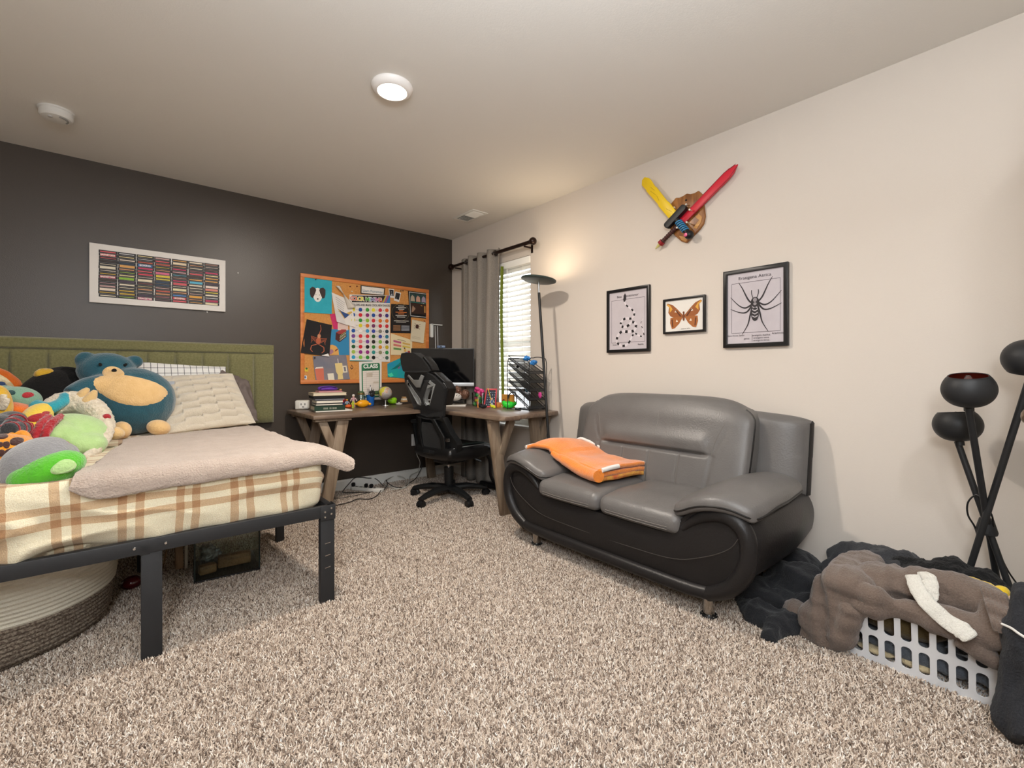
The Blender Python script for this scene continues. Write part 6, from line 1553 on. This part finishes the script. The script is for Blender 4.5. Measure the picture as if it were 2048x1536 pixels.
# ================================================================ loveseat against the right wall
m_sb = mat('black_sofa_leather', '211f1f', .36, bump=(120, .10), spec=.35); m_sg = mat('grey_sofa_leather', '625f5d', .38, bump=(120, .12), var=(8, '6a6765', .3), spec=.5)
m_chr = mat('chrome', 'd6d4d0', .12, metal=1); m_st = flat('77726c', .6); m_seam = flat('3b3633', .5); m_pipe = flat('171616', .4)
sofa = thing('loveseat', 'two-tone loveseat with grey leather cushions on a curved black base', 'sofa', (2.2, 1.5, 0))
SY = 1.5
half = [(0, .112), (.50, .112), (.60, .135), (.68, .195), (.735, .26), (.758, .34), (.755, .41), (.725, .465), (.67, .492), (.60, .492), (.53, .468), (.47, .425), (.42, .375), (.36, .345), (0, .335)]
def ring_at(x):
    """cross-section of the base at depth x: the rear is tucked up and rounded like the front is crisp"""
    f = (x-1.86)/(2.57-1.86); out = []
    pts = catmull([(a, b, 0) for a, b in half], 4)
    for p in pts:
        a, b = p.x, p.y
        k = 1 - .05*max(0, f-.6)*2.5
        if b < .3: b += (.3-b)*.45*max(0, f-.35)/.65
        if a > .45 and b > .3: b += .0*f
        a = a*k + (.035*math.sin(min(f*1.3, 1)*3.14*.62) if a > .5 else 0)*min(1, max(0, (b-.15)/.15))
        out.append((a, b))
    full = [(-a, b) for a, b in out[::-1]] + [(a, b) for a, b in out[1:]]
    return [Vector((x, SY+a, b)) for a, b in full]
def base_body():
    xs = [1.875, 1.885, 1.91, 1.98, 2.1, 2.25, 2.4, 2.50, 2.55, 2.565]; rings = [ring_at(x) for x in xs]
    for r, s_ in ((rings[0], .965), (rings[1], .99), (rings[-1], .93)):
        for v in r: v.y = SY+(v.y-SY)*s_; v.z = .3+(v.z-.3)*s_
    n = len(rings[0]); mb = MB()
    for r in rings: mb.v += r
    for i in range(len(xs)-1):
        for k in range(n): mb.f.append([i*n+k, (i+1)*n+k, (i+1)*n+(k+1) % n, i*n+(k+1) % n]); mb.mi.append(0)
    mb.f.append(list(range(n))); mb.f.append([(len(xs)-1)*n+k for k in range(n)][::-1]); mb.mi += [0, 0]
    return mb.build('base', m_sb, sofa, smooth=50)
base_body()
# front face: recessed panel inside a fat rolled rim on each arm and along the bottom
def fpt(a, b, x=1.875): return Vector((x, SY+a, b))
for s_ in (1, -1):
    rim = [(.565, .128), (.655, .18), (.712, .255), (.733, .335), (.725, .41), (.69, .455), (.63, .470), (.56, .452), (.50, .415), (.455, .37)]
    MB().tube(catmull([fpt(s_*a, b, 1.872) for a, b in rim], 6), interp([.030, .034, .036, .034, .034, .034, .030, .026, .020, .012], 55), 14).build('arm_roll', m_sb, sofa, smooth=80)
    # swept welt lines on the front
    MB().tube(catmull([fpt(s_*.70, .40, 1.858), fpt(s_*.66, .345, 1.853), fpt(s_*.56, .285, 1.852), fpt(s_*.42, .235, 1.852), fpt(s_*.2, .222, 1.852), fpt(0, .222, 1.852)], 6), .0020, 6).build('seam', m_seam, sofa)
MB().tube(catmull([fpt(-.575, .134, 1.872), fpt(-.45, .126, 1.866), fpt(0, .126, 1.862), fpt(.45, .126, 1.866), fpt(.575, .134, 1.872)], 6), interp([.028, .030, .030, .030, .028], 25), 14).build('bottom_roll', m_sb, sofa, smooth=80)
def front_panel(u, v):
    b0 = .13; y = -.70+1.40*u; a = abs(y)
    top_ = .335 if a < .36 else .335+.13*math.sin(min(1, (a-.36)/.26)*math.pi/2)
    bot = b0 + max(0, (a-.5)/.2)**2*.13
    z = bot+(top_-bot)*v
    return (1.873-.022*math.sin(math.pi*u)**.3*math.sin(math.pi*min(max(v, .02), .98))**.5 - .004*noise.noise(Vector((y*5, z*8, 0))), SY+y, z)
MB().grid(front_panel, 60, 16).build('front_panel', m_sb, sofa, smooth=80)
# seat cushions
for s_ in (-1, 1):
    def fn(p, s_=s_):
        ly = (p.y-SY-s_*.2235)/.2235; lx = (p.x-1.845)/.50; up = max(0, min(1, (p.z-.345)/.10))
        e = max(0, 1-abs(ly)**3)*max(0, 1-abs(2*lx-1)**4)
        p.z += up*(.022*e - .016*max(0, .35-lx)/.35 + (.005*noise.noise(Vector((p.y*6, p.x*6, 1))) + .002*noise.noise(Vector((p.y*24, p.x*9, 4)))))
        p.x -= .010*(1-ly*ly)*max(0, .3-lx)/.3
        p.z -= .012*max(0, .2-lx)/.2*(1-up)
        return p
    c = soft_box('seat_cushion', (1.845, SY+s_*.2235-.2235, .345), (2.345, SY+s_*.2235+.2235, .442), .040, (22, 22, 3), fn, m_sg, sofa, seg=5)
    for dz in (.372, .384): MB().tube([Vector(fn(Vector((1.845, SY+s_*.2235+.17*(2*k/24-1), dz)))) for k in range(25)], .0012, 4).build('stitching', m_st, c)
# backrest
def bk(u, v, n=0):
    """u: -1..1 along the sofa, v: 0..1 up; returns the front surface pushed out by n"""
    z = .40 + .492*v - (.030*abs(u)**4*v*v); x = 2.31 + .12*v + .02*v*v
    hw = .532 + .008*math.sin(v*3)
    if v > .8: hw -= .05*((v-.8)/.2)**3
    return Vector((x - n, SY + hw*u, z))
def puff(u, v):
    e = max(0, (1-abs(u)**8))**.4*(1 if v > .5 else max(0, 1-abs(2*v-1)**10)**.4)
    n = .055*e*(1-.35*max(0, (v-.8)/.2)**2)
    inside = 1/(1+math.exp((abs(u)-.61)/.02))
    n -= .026*math.exp(-((v-.455)/.020)**2)*inside
    n += .016*math.exp(-((v-.58)/.09)**2)*inside
    if v < .455:
        for uu in (-.33, 0, .33): n -= .006*math.exp(-((u-uu)/.012)**2)*inside
        for uu in (-.68, .68): n -= .008*math.exp(-((u-uu-.1*(.455-v)*(-1 if uu > 0 else 1))/.02)**2)
    else:
        uu = -.66-.06*math.sin((v-.455)*6); n -= .006*math.exp(-((abs(u)-abs(uu)-(v-.455)*.25)/.02)**2)*max(0, 1-(v-.455)*2.2)
    return n
mb = MB().grid(lambda u, v: bk(2*u-1, v, puff(2*u-1, v)), 120, 80).grid(lambda u, v: bk(2*u-1, v, -.075), 20, 20)
mb.grid(lambda u, v: bk(2*u-1, 1, puff(2*u-1, 1)).lerp(bk(2*u-1, 1, -.075), v)+Vector((0, 0, .034*math.sin(math.pi*v)**.7*(1-abs(2*u-1)**10))), 120, 12)
for s_ in (-1, 1): mb.grid(lambda u, v, s_=s_: bk(s_, u, puff(s_, u)).lerp(bk(s_, u, -.075), v), 80, 6)
bkc = mb.build('back_cushion', m_sg, sofa, smooth=70)
for s_ in (-1, 1):
    MB().tube([bk(s_*1.0, k/30, .002) for k in range(31)], .0045, 6).build('piping', m_pipe, bkc)
for uu in (-.33, 0, .33):
    for du in (-.012, .012): MB().tube([bk(uu+du, .04+k/20*.385, puff(uu+du, .04+k/20*.385)+.0005) for k in range(21)], .0011, 4).build('stitching', m_st, bkc)
MB().tube([bk(-.05, .60+k/12*.34, puff(-.05, .60+k/12*.34)+.0003) for k in range(13)], .0009, 4).build('stitching', m_st, bkc)
for s_ in (-1, 1): MB().tube([bk(s_*(.67+.10*(k/14)**1.6), .46+k/14*.36, puff(s_*(.67+.10*(k/14)**1.6), .46+k/14*.36)+.0004) for k in range(15)], .0011, 4).build('stitching', m_st, bkc)
# side wings behind the arms
for s_ in (-1, 1):
    def wg(u, v, n=0, s_=s_):
        y = SY + s_*(.48 + .255*u); z = .46 + v*(.385-.02*u)
        x = 2.46 + .055*v - .05*math.sin(u*math.pi/2)*0 + .06*u**3 - n
        return Vector((x, y, z - (.02*u**6 if v > .5 else 0)))
    def wp(u, v): return .03*max(0, 1-abs(2*u-1)**8)**.4*max(0, 1-abs(2*v-1)**10)**.4
    mb = MB().grid(lambda u, v: wg(u, v, wp(u, v)), 24, 24).grid(lambda u, v: wg(u, v, -.05), 24, 24)
    mb.grid(lambda u, v: wg(u, 1, wp(u, 1)).lerp(wg(u, 1, -.05), v)+Vector((0, 0, .010*math.sin(math.pi*v))), 24, 6)
    w_ = mb.build('back_wing', m_sg, sofa, smooth=60)
    MB().grid(lambda u, v: wg(1, u, wp(1, u)).lerp(wg(1, u, -.05), v)+Vector((0, s_*.008*math.sin(math.pi*v), 0)), 24, 6).build('wing_edge', m_sb, w_, smooth=60)
    MB().tube([wg(1, k/20, .001) for k in range(21)], .0035, 6).build('piping', m_pipe, w_)
# arm pads
for s_ in (-1, 1):
    prof = catmull([(.39, .418, 0), (.45, .436, 0), (.52, .470, 0), (.60, .492, 0), (.68, .490, 0), (.76, .462, 0)], 10)
    def pz(y):
        for q0, q1 in zip(prof, prof[1:]):
            if y <= q1.x: return q0.y + (q1.y-q0.y)*max(0, (y-q0.x)/(q1.x-q0.x))
        return prof[-1].y
    def fn(p, s_=s_):
        v = (p.x-1.83)/.62; y = p.y; t_ = p.z
        k = 1-.16*max(0, v-.6)**1.3*2.2 - .10*max(0, .15-v)/.15*(1 if y < .5 else .4)
        y = .58 + (y-.58)*k
        e = max(0, 1-((p.y-.575)/.19)**4)*max(0, 1-abs(2*v-1)**5)
        z = pz(y) + t_ + .014*e*(t_/.06) + .016*math.sin(min(v, 1)*2.6) - .010*(1-v) + .0025*noise.noise(Vector((y*12, p.x*8, s_)))
        return Vector((p.x + .035*((p.y-.575)/.18)**2*(1-v), SY+s_*y, z))
    pd = soft_box('arm_pad', (1.83, .39, 0), (2.45, .762, .060), .026, (24, 20, 3), fn, m_sg, sofa, seg=5)
    path = [(1.83, .41+.33*k/20) for k in range(21)] + [(1.86+.56*k/20, .762) for k in range(21)]
    path = [(1.93, .39), (1.87, .39), (1.845, .395)] + path
    MB().tube([Vector(fn(Vector((x_, y_, .026)))) for x_, y_ in path], .0045, 6).build('piping', m_pipe, pd)
# feet
for x, y in ((1.925, 2.03), (1.925, .955), (2.45, 2.03), (2.45, .955)):
    f_ = MB().cyl((x, y, .012), (x, y, .105), .0235, n=24).build('foot', m_chr, sofa, smooth=60)
    MB().lathe([(0, .006), (.034, .006), (.036, .016), (.032, .02), (.024, .02)], (x, y, 0), 24).build('foot_cup', m_blk, f_)

# orange fleece blanket folded over the left arm
m_of = mat('orange_fleece', 'f08a26', .95, bump=(140, .5, 4), var=(14, 'd9761f', .3), sheen=.6); m_op = mat('patterned_fleece', 'd06a3c', .95, bump=(140, .5), var=(16, 'e3a84e', .1)); m_we = mat('white_edging', 'e4e0dc', .8)
t = thing('orange_blanket', 'orange fleece blanket with white edging folded over the left sofa arm', 'blanket', (2.1, 1.8, .45))
def ob(u, v, k=0):
    """u: arm end -> seat end, v: front -> back, k: layer height"""
    pts = catmull([(2.19, .560, 0), (2.12, .572, 0), (2.02, .562, 0), (1.90, .520, 0), (1.80, .490, 0), (1.68, .478, 0), (1.56, .480, 0)], 8)
    i = min(int(u*48), 47); p = pts[i].lerp(pts[i+1], u*48-i)
    x0 = 1.93 + .05*math.sin(u*3) + .05*(1-u); x1 = 2.30 - .03*u + .03*math.sin(u*2.5)
    sk = -.10*v*(1-u*.2)
    x = x0+(x1-x0)*v
    edge = min(1, 8*min(v, 1-v)+.0)
    z = p.y + k + .010*noise.noise(Vector((p.x*9, x*7, k*20))) + (.018*math.sin(v*3.14) if u < .5 else .004)*(1 if k > .02 else .4)
    return Vector((x, p.x - .05*v + (0 if u < .9 else 0), z - .006*(1-edge)))
for nm, k, m, u0 in (('lower_fold', .004, m_op, .50), ('middle_fold', .026, m_of, .36), ('top_fold', .052, m_of, 0)):
    top = MB().grid(lambda u, v: ob(u0+(1-u0)*u, v, k*(1 if u0 else min(1, .25+u*1.1))), 60, 30)
    o = top.build(nm, m, t, smooth=80, solid=.024 if u0 else .022)
# rounded fold at the front joining the layers
MB().tube([ob(.40+.60*k/24, -.01, .028) for k in range(25)], interp([.016, .030, .034, .034, .033], 25), 12).build('front_fold', m_of, t, smooth=80)
MB().tube(catmull([ob(.02+.96*k/12, 1.01, .055 if k > 2 else .03) for k in range(13)], 3), .010, 8).build('edging', m_we, t, smooth=80)
MB().tube(catmull([ob(.0, k/6, .02) for k in range(7)], 3), .011, 8).build('edging', m_we, t, smooth=80)
MB().tube([ob(1.0, .05, .052), ob(1.0, .25, .055), ob(1.0, .4, .055)], .013, 8).build('edging', m_we, t, smooth=80)
# ================================================================ laundry corner
# plastic laundry basket with two rows of rounded openings
m_pla = mat('pale_grey_plastic', 'e0e1e4', .35)
bk0 = thing('laundry_basket', 'pale grey plastic laundry basket with rows of rounded openings, buried in clothes', 'laundry basket', (2.27, .26, 0))
bx0, bx1, by0, by1, bh = 2.075, 2.44, -.02, .53, .262
fl_ = .035
def side(name, o, u, nrm, L, cols, row_h=((.034, .112), (.132, .222))):
    f = Frame(o, u, (Vector((0, 0, 1)) + Vector(nrm)*(fl_/bh)).normalized())
    holes = []
    for k in range(cols):
        c = L*(k+.5)/cols
        w_ = L/cols*.31
        for z0, z1 in row_h: holes.append(rrect(c-w_, z0, c+w_, z1, w_*.85, 4))
    out = [(.0, .004), (L, .004), (L+.02, bh), (-.02, bh)]
    pn = MB().poly(f, dense(out, .05), -.0015, .0015, holes=holes).build(name, m_pla, bk0, smooth=35)
    MB().tube([f(-.02, bh, 0), f(L+.02, bh, 0)], .0075, 8).build('rim', m_pla, pn)
side('side_panel', (bx0, by1, 0), (0, -1, 0), (-1, 0, 0), by1-by0, 12)
side('side_panel', (bx1, by0, 0), (0, 1, 0), (1, 0, 0), by1-by0, 12)
side('end_panel', (bx1, by1, 0), (-1, 0, 0), (0, 1, 0), bx1-bx0, 8)
side('end_panel', (bx0, by0, 0), (1, 0, 0), (0, -1, 0), bx1-bx0, 8)
MB().box(((bx0+bx1)/2, (by0+by1)/2, .0065), (bx1-bx0+.004, by1-by0+.004, .011)).build('bottom', m_pla, bk0, bevel=.004)

def cloth_mat(n, c, c2=None, b=160, s=.5, sh=.3): return mat(n, c, .95, bump=(b, s, 4), var=(220, c2 or c, .25), sheen=sh)
c_brown = cloth_mat('brown_marl_fleece', '75655a', '5f5148'); c_blk = cloth_mat('black_jersey', '191a1d', '202125', sh=.12); c_navy = cloth_mat('charcoal_jersey', '26272b', '1f2024', sh=.05)
c_char = cloth_mat('charcoal_marl', '3a3b3e', '26272b', sh=.1); c_fleece = mat('black_teddy_fleece', '0f0f10', .97, bump=(90, 1, 5), sheen=.05); c_ol = cloth_mat('olive_canvas', '6a5833', '5a4a2a'); c_gr = cloth_mat('slate_cotton', '6b727b', '59606a')
c_sock = cloth_mat('off_white_knit', 'e2dfd6', 'd2cec3', 260, .6)
def garment(name, label, parts, m, vox=.009, it=4, amp=.008, sc=9, ax=(1, 1, 1), seed=0, cat='clothes'):
    f1 = folds(amp, sc, ax, seed); f2 = folds(amp*.35, sc*2.7, ax, seed+9)
    o = blob(name, parts, m, vox=vox, it=it, disp=lambda p: f1(p)+f2(p))
    for v in o.data.vertices:
        if v.co.x > XR-.006: v.co.x = XR-.006
        if v.co.z < .012: v.co.z = .012
    return tag(o, label, cat)
X = lambda px, py, x: tuple(AT(px, py, x=x))
Zp = lambda px, py, z: tuple(AT(px, py, z=z))
# inside the basket
garment('clothing', 'olive brown garment seen through the upper openings of the laundry basket', [((2.20, .36, .15), (.105, .14, .055)), ((2.19, .10, .15), (.10, .10, .055))], c_ol, amp=.006, seed=2)
garment('clothing', 'slate grey garment at the bottom of the laundry basket', [((2.18, .30, .065), (.085, .19, .04)), ((2.18, .08, .07), (.085, .09, .045))], c_gr, amp=.007, sc=16, seed=4)
garment('clothing', 'cream garment edge low inside the laundry basket', [((2.115, .42, .035), (.022, .06, .012)), ((2.112, .30, .035), (.02, .05, .010))], cloth_mat('cream_cotton', 'd8c49c'), vox=.005, amp=.003, seed=5)
garment('clothing', 'dark grey garment seen through the left upper openings of the basket', [((2.17, .47, .17), (.08, .05, .07)), ((2.30, .40, .2), (.10, .10, .07))], c_char, amp=.006, seed=6)
# brown sweatpants over the near rim
t = thing('sweatpants', 'brown marl sweatpants draped over the laundry basket, ribbed waistband at right', 'trousers', (2.1, .3, .01))
fA = folds(.009, 6.5, (1, .35, 1.5), 3); fB = folds(.004, 20, (1, .5, 1), 8)
parts = [
  ('t', [X(1995, 1215, 2.14), X(1920, 1190, 2.17), X(1830, 1178, 2.17), X(1740, 1168, 2.15), X(1672, 1175, 2.12), X(1645, 1215, 2.07)], [.052, .060, .060, .056, .055, .050]),
  ('t', [X(1645, 1205, 2.08), X(1632, 1240, 2.07), X(1640, 1272, 2.06), X(1668, 1285, 2.06), X(1690, 1262, 2.05), X(1708, 1215, 2.04)], [.045, .045, .032, .030, .030, .034]),
  ('t', [X(1990, 1275, 2.05), X(1930, 1252, 2.05), X(1860, 1232, 2.05), X(1790, 1216, 2.05), X(1715, 1205, 2.05)], [.040, .038, .036, .032, .030]),
  ('t', [X(1660, 1290, 2.07), X(1625, 1265, 2.10), X(1600, 1235, 2.14), X(1588, 1215, 2.16)], [.022, .026, .030, .028]),
  ('t', [X(2000, 1330, 2.02), X(1960, 1300, 2.03), X(1920, 1278, 2.035)], [.018, .022, .022]),
  ('t', [X(2010, 1300, 2.03), X(2005, 1250, 2.06), X(2010, 1215, 2.10)], [.035, .045, .045]),
  ((2.20, .30, .285), (.11, .20, .03)), ((2.09, .50, .268), (.075, .075, .042)), ((2.20, .53, .27), (.11, .05, .035)), ((2.33, .50, .27), (.1, .06, .03)), (X(1668, 1250, 2.055), (.02, .045, .05)), (X(1745, 1192, 2.035), (.022, .07, .022)), (X(1682, 1215, 2.055), (.030, .055, .060)), (X(1690, 1185, 2.07), (.04, .07, .045)), ('t', [X(1640, 1285, 2.05), X(1612, 1262, 2.09), X(1595, 1232, 2.13), X(1582, 1212, 2.16)], [.028, .038, .040, .034])]
body = blob('fabric', parts, c_brown, t, vox=.008, it=8, disp=lambda p: fA(p)+fB(p)+(.010*(1-3*abs(noise.noise(Vector(((p.y+WORLD_OF[t.name].y)*16, p.z*3, 4)))))*min(1, max(0, (p.y+WORLD_OF[t.name].y-.40)*8))))
for v in body.data.vertices:
    if v.co.z + WORLD_OF[t.name].z < .013: v.co.z = .013 - WORLD_OF[t.name].z
# ribbed waistband
a_, b_ = Vector(X(1962, 1172, 2.07)), Vector(X(1990, 1262, 1.975))
dv = (b_-a_); rt = Vector(X(2012, 1190, 2.05))-a_
def wbnd(u, v):
    p = a_ + dv*v + rt*u
    out = Vector((-1, 0, .5)).normalized()
    return p + out*(.012*math.sin(math.pi*v)+.006*abs(math.sin(u*6*math.pi))+.006*math.sin(v*17)+.010)
MB().grid(wbnd, 60, 40).build('waistband', c_brown, t, smooth=80, solid=.008)
MB().tube(catmull([X(2004, 1248, 1.955), X(2022, 1256, 1.93), X(2036, 1266, 1.90), X(2052, 1276, 1.88)], 5), .0035, 8).build('drawstring', flat('e6e4df'), t)
MB().tube(catmull([X(2010, 1262, 1.995), X(2018, 1270, 1.99), X(2028, 1273, 1.985)], 5), .003, 8).build('drawstring', flat('c9c7c2'), t)
# white sock lying over the sweatpants
t = thing('sock', 'long off-white sock draped across the brown sweatpants', 'sock', X(1880, 1220, 2.05))
def sock_part(name, path, radii, flat_, round_end):
    pts = catmull(path, 8); rr = interp(radii, len(pts)); n_ = Vector((-1, 0, .6)).normalized()
    def fn(u, v):
        k = min(int(u*(len(pts)-1)), len(pts)-2); w_ = u*(len(pts)-1)-k; p = pts[k].lerp(pts[k+1], w_); r = rr[k]
        s_ = (pts[k+1]-pts[k]).normalized().cross(n_).normalized()
        if round_end and u > .94: r *= max(.0, 1-((u-.94)/.06)**2)**.5
        a = 2*math.pi*v; q = n_*math.sin(a)*r*flat_ + s_*math.cos(a)*r
        return p + q*(1+.12*noise.noise(Vector((u*14, v*5, 0)))) + n_*(.014 + .003*noise.noise(Vector((u*9, v*3, 3))))
    MB().grid(fn, 90, 20, closev=True).build(name, c_sock, t, smooth=80)
sock_part('foot', [X(1826, 1152, 2.10), X(1834, 1176, 2.065), X(1856, 1208, 2.03), X(1893, 1242, 2.015), X(1925, 1263, 2.0), X(1944, 1281, 1.99)], [.020, .022, .024, .025, .027, .022], .30, True)
sock_part('cuff', [X(1836, 1156, 2.11), X(1858, 1160, 2.095), X(1862, 1186, 2.07), X(1858, 1212, 2.04)], [.016, .022, .022, .014], .28, False)
# clothes behind and beside the basket
garment('sweater', 'charcoal marl sweater heaped against the wall behind the basket', [(X(1740, 1135, 2.50), (.085, .15, .085)), (X(1790, 1140, 2.48), (.10, .12, .075)), (X(1690, 1150, 2.46), (.09, .08, .06)), ((2.45, .46, .10), (.13, .2, .12))], c_char, it=2, amp=.018, sc=7, seed=11, cat='sweater')
garment('fleece_jacket', 'black teddy fleece heaped behind the basket under the tripod lamp', [(X(1840, 1160, 2.42), (.09, .11, .07)), (X(1900, 1160, 2.44), (.09, .08, .075)), (X(1960, 1180, 2.40), (.08, .07, .07)), ((2.42, .22, .19), (.12, .16, .12)), (X(1995, 1205, 2.34), (.07, .05, .05))], c_fleece, it=2, amp=.014, sc=11, seed=13, cat='jacket')
garment('hoodie', 'black hoodie crumpled on the carpet between the sofa and the basket', [(Zp(1590, 1170, .10), (.10, .12, .09)), (Zp(1540, 1190, .06), (.09, .12, .06)), (Zp(1620, 1200, .06), (.12, .09, .06)), (X(1600, 1135, 2.45), (.09, .09, .06)), ((2.40, .70, .06), (.14, .14, .08))], c_blk, it=2, amp=.026, sc=7, seed=15, cat='hoodie')
garment('trousers', 'black trousers lying in front of the hoodie with a cuff pointing at the room', [(Zp(1525, 1225, .03), (.10, .08, .035), (0, 0, .5)), (Zp(1580, 1240, .03), (.09, .07, .035)), ('t', [Zp(1570, 1240, .03), Zp(1555, 1258, .025), Zp(1540, 1276, .022)], [.035, .030, .022]), (Zp(1500, 1208, .03), (.08, .06, .03), (0, 0, .6))], c_blk, it=2, amp=.018, sc=9, seed=17, cat='trousers')
garment('cap', 'tan crumpled garment with a white edge peeking out left of the brown sweatpants', [(X(1690, 1140, 2.16), (.03, .05, .028)), (X(1670, 1150, 2.15), (.025, .03, .022))], cloth_mat('tan_cotton', 'c99a6c'), vox=.006, amp=.003, seed=19, cat='clothes')
garment('clothing', 'bright yellow garment peeking out behind the ribbed waistband', [(X(1945, 1168, 2.26), (.04, .045, .022)), (X(1970, 1176, 2.23), (.03, .03, .02)), (X(2003, 1190, 2.20), (.03, .022, .026))], cloth_mat('yellow_jersey', 'e6c21a'), vox=.006, amp=.004, sc=14, seed=21)
garment('clothing', 'cream and tan bundle at the right edge beside the basket', [(X(2036, 1205, 2.12), (.03, .025, .022)), (X(2048, 1213, 2.10), (.03, .022, .018))], cloth_mat('cream_tan', 'd5b596'), vox=.005, amp=.003, seed=23)
garment('trousers', 'charcoal black trousers hanging over the near right corner of the basket', [('t', [X(2085, 1190, 2.04), X(2072, 1240, 1.99), X(2055, 1310, 1.97), X(2037, 1390, 1.95), X(2036, 1440, 1.94), X(2062, 1475, 1.92)], [.040, .050, .052, .050, .050, .045]), ('t', [X(2090, 1230, 2.02), X(2075, 1330, 1.97), X(2070, 1430, 1.92), X(2080, 1490, 1.88)], [.05, .055, .055, .05])], c_navy, vox=.008, it=3, amp=.016, sc=8, ax=(1, 1, .5), seed=25, cat='trousers')

# ================================================================ three-armed tripod floor lamp
m_lb = mat('matte_black_metal', '232426', .5, bump=(300, .06)); m_cop = mat('copper_red_lining', '7c2f22', .4, metal=.5)
Cx = AT(1972, 1022, x=2.47)
t = thing('tripod_lamp', 'black tripod floor lamp with three bowl shades in the corner by the wall', 'floor lamp', (Cx.x, Cx.y, 0))
def pole(top, off):
    c = Cx + Vector(off); d = (c-top); k = (top.z-.012)/-d.z; b = top + d*k
    MB().tube([top, c, b], .0105, 14).build('pole', m_lb, t); return b
def catmull2(l): return [(max(p.x, 0), p.y) for p in catmull([(a, b, 0) for a, b in l], 4)]
def shade(c, ax, flip=1):
    M = Vector((0, 0, 1)).rotation_difference(Vector(ax)).to_matrix()
    prof = [(r_*.74, z_) for r_, z_ in catmull2([(.0, -.058), (.035, -.057), (.066, -.047), (.090, -.026), (.100, .000), (.096, .024), (.083, .044), (.072, .053)])]
    s = MB().lathe(prof, c, 48, M).build('shade', m_lb, t, smooth=80)
    MB().lathe([(r-.0025, z) for r, z in prof[::-1]], c, 48, M).build('lining', m_cop, s, smooth=80)
    MB().lathe([(.0515, .0525), (.0535, .0545), (.055, .053), (.0535, .051)], c, 48, M, close=True).build('lip', m_lb, s)
    MB().cyl(Vector(c)+M@Vector((0, 0, -.075)), Vector(c)+M@Vector((0, 0, -.05)), .014, n=16).build('socket_cap', m_lb, s)
    b = MB().lathe([(0, .056), (.006, .054), (.012, .042), (.014, .030), (.011, .012), (.008, -.005), (.008, -.045)], c, 20, M).build('bulb', mat('bulb_glass', 'fdfaf4', .05, trans=.95, ior=1.2), s, smooth=80)
c1 = AT(1937, 781, x=2.30); c2 = AT(1915, 852, x=2.48); c3 = AT(2062, 714, x=2.40)
shade(c1, (-.22, .0, 1)); shade(c2, (.05, .10, 1)); shade(c3, (.25, .1, -1))
for c_, off in ((c1, (-.012, .0, 0)), (c2, (.012, .012, 0)), (c3, (-.02, -.005, .0))): pole(c_-Vector((0, 0, .06)), off)
MB().lathe([(0, .03), (.020, .028), (.032, -.02), (.030, -.03), (0, -.03)], AT(1973, 1052, x=2.49), 20).build('collar', m_lb, t)
o = MB().tube(catmull([AT(1968, 1000, x=2.44), AT(1952, 990, x=2.45), AT(1936, 1005, x=2.45), AT(1936, 1030, x=2.46), AT(1950, 1055, x=2.48), AT(1958, 1085, x=2.55)], 6), .003, 6).build('cable_loop', m_blk, t)
MB().tube(catmull([AT(1968, 1000, x=2.45), AT(1985, 1035, x=2.46), AT(1990, 1080, x=2.5), AT(2015, 1140, x=2.55), AT(2052, 1190, x=2.6)], 6), .003, 6).build('cable', m_blk, t)
# door knob
kc = Vector((1.90, .034, .936)); d1 = bpy.data.objects['door_1']
mk = mat('brushed_bronze', '8a7a6a', .3, metal=.9)
k_ = MB().ell(kc, (.027, .022, .027), n=24).build('door_knob', mk, d1, smooth=80)
MB().cyl(kc, (1.90, -.065, .936), .011, n=16).build('knob_stem', mk, k_); MB().cyl((1.90, -.054, .936), (1.90, -.065, .936), .032, n=24).build('knob_rose', mk, k_)
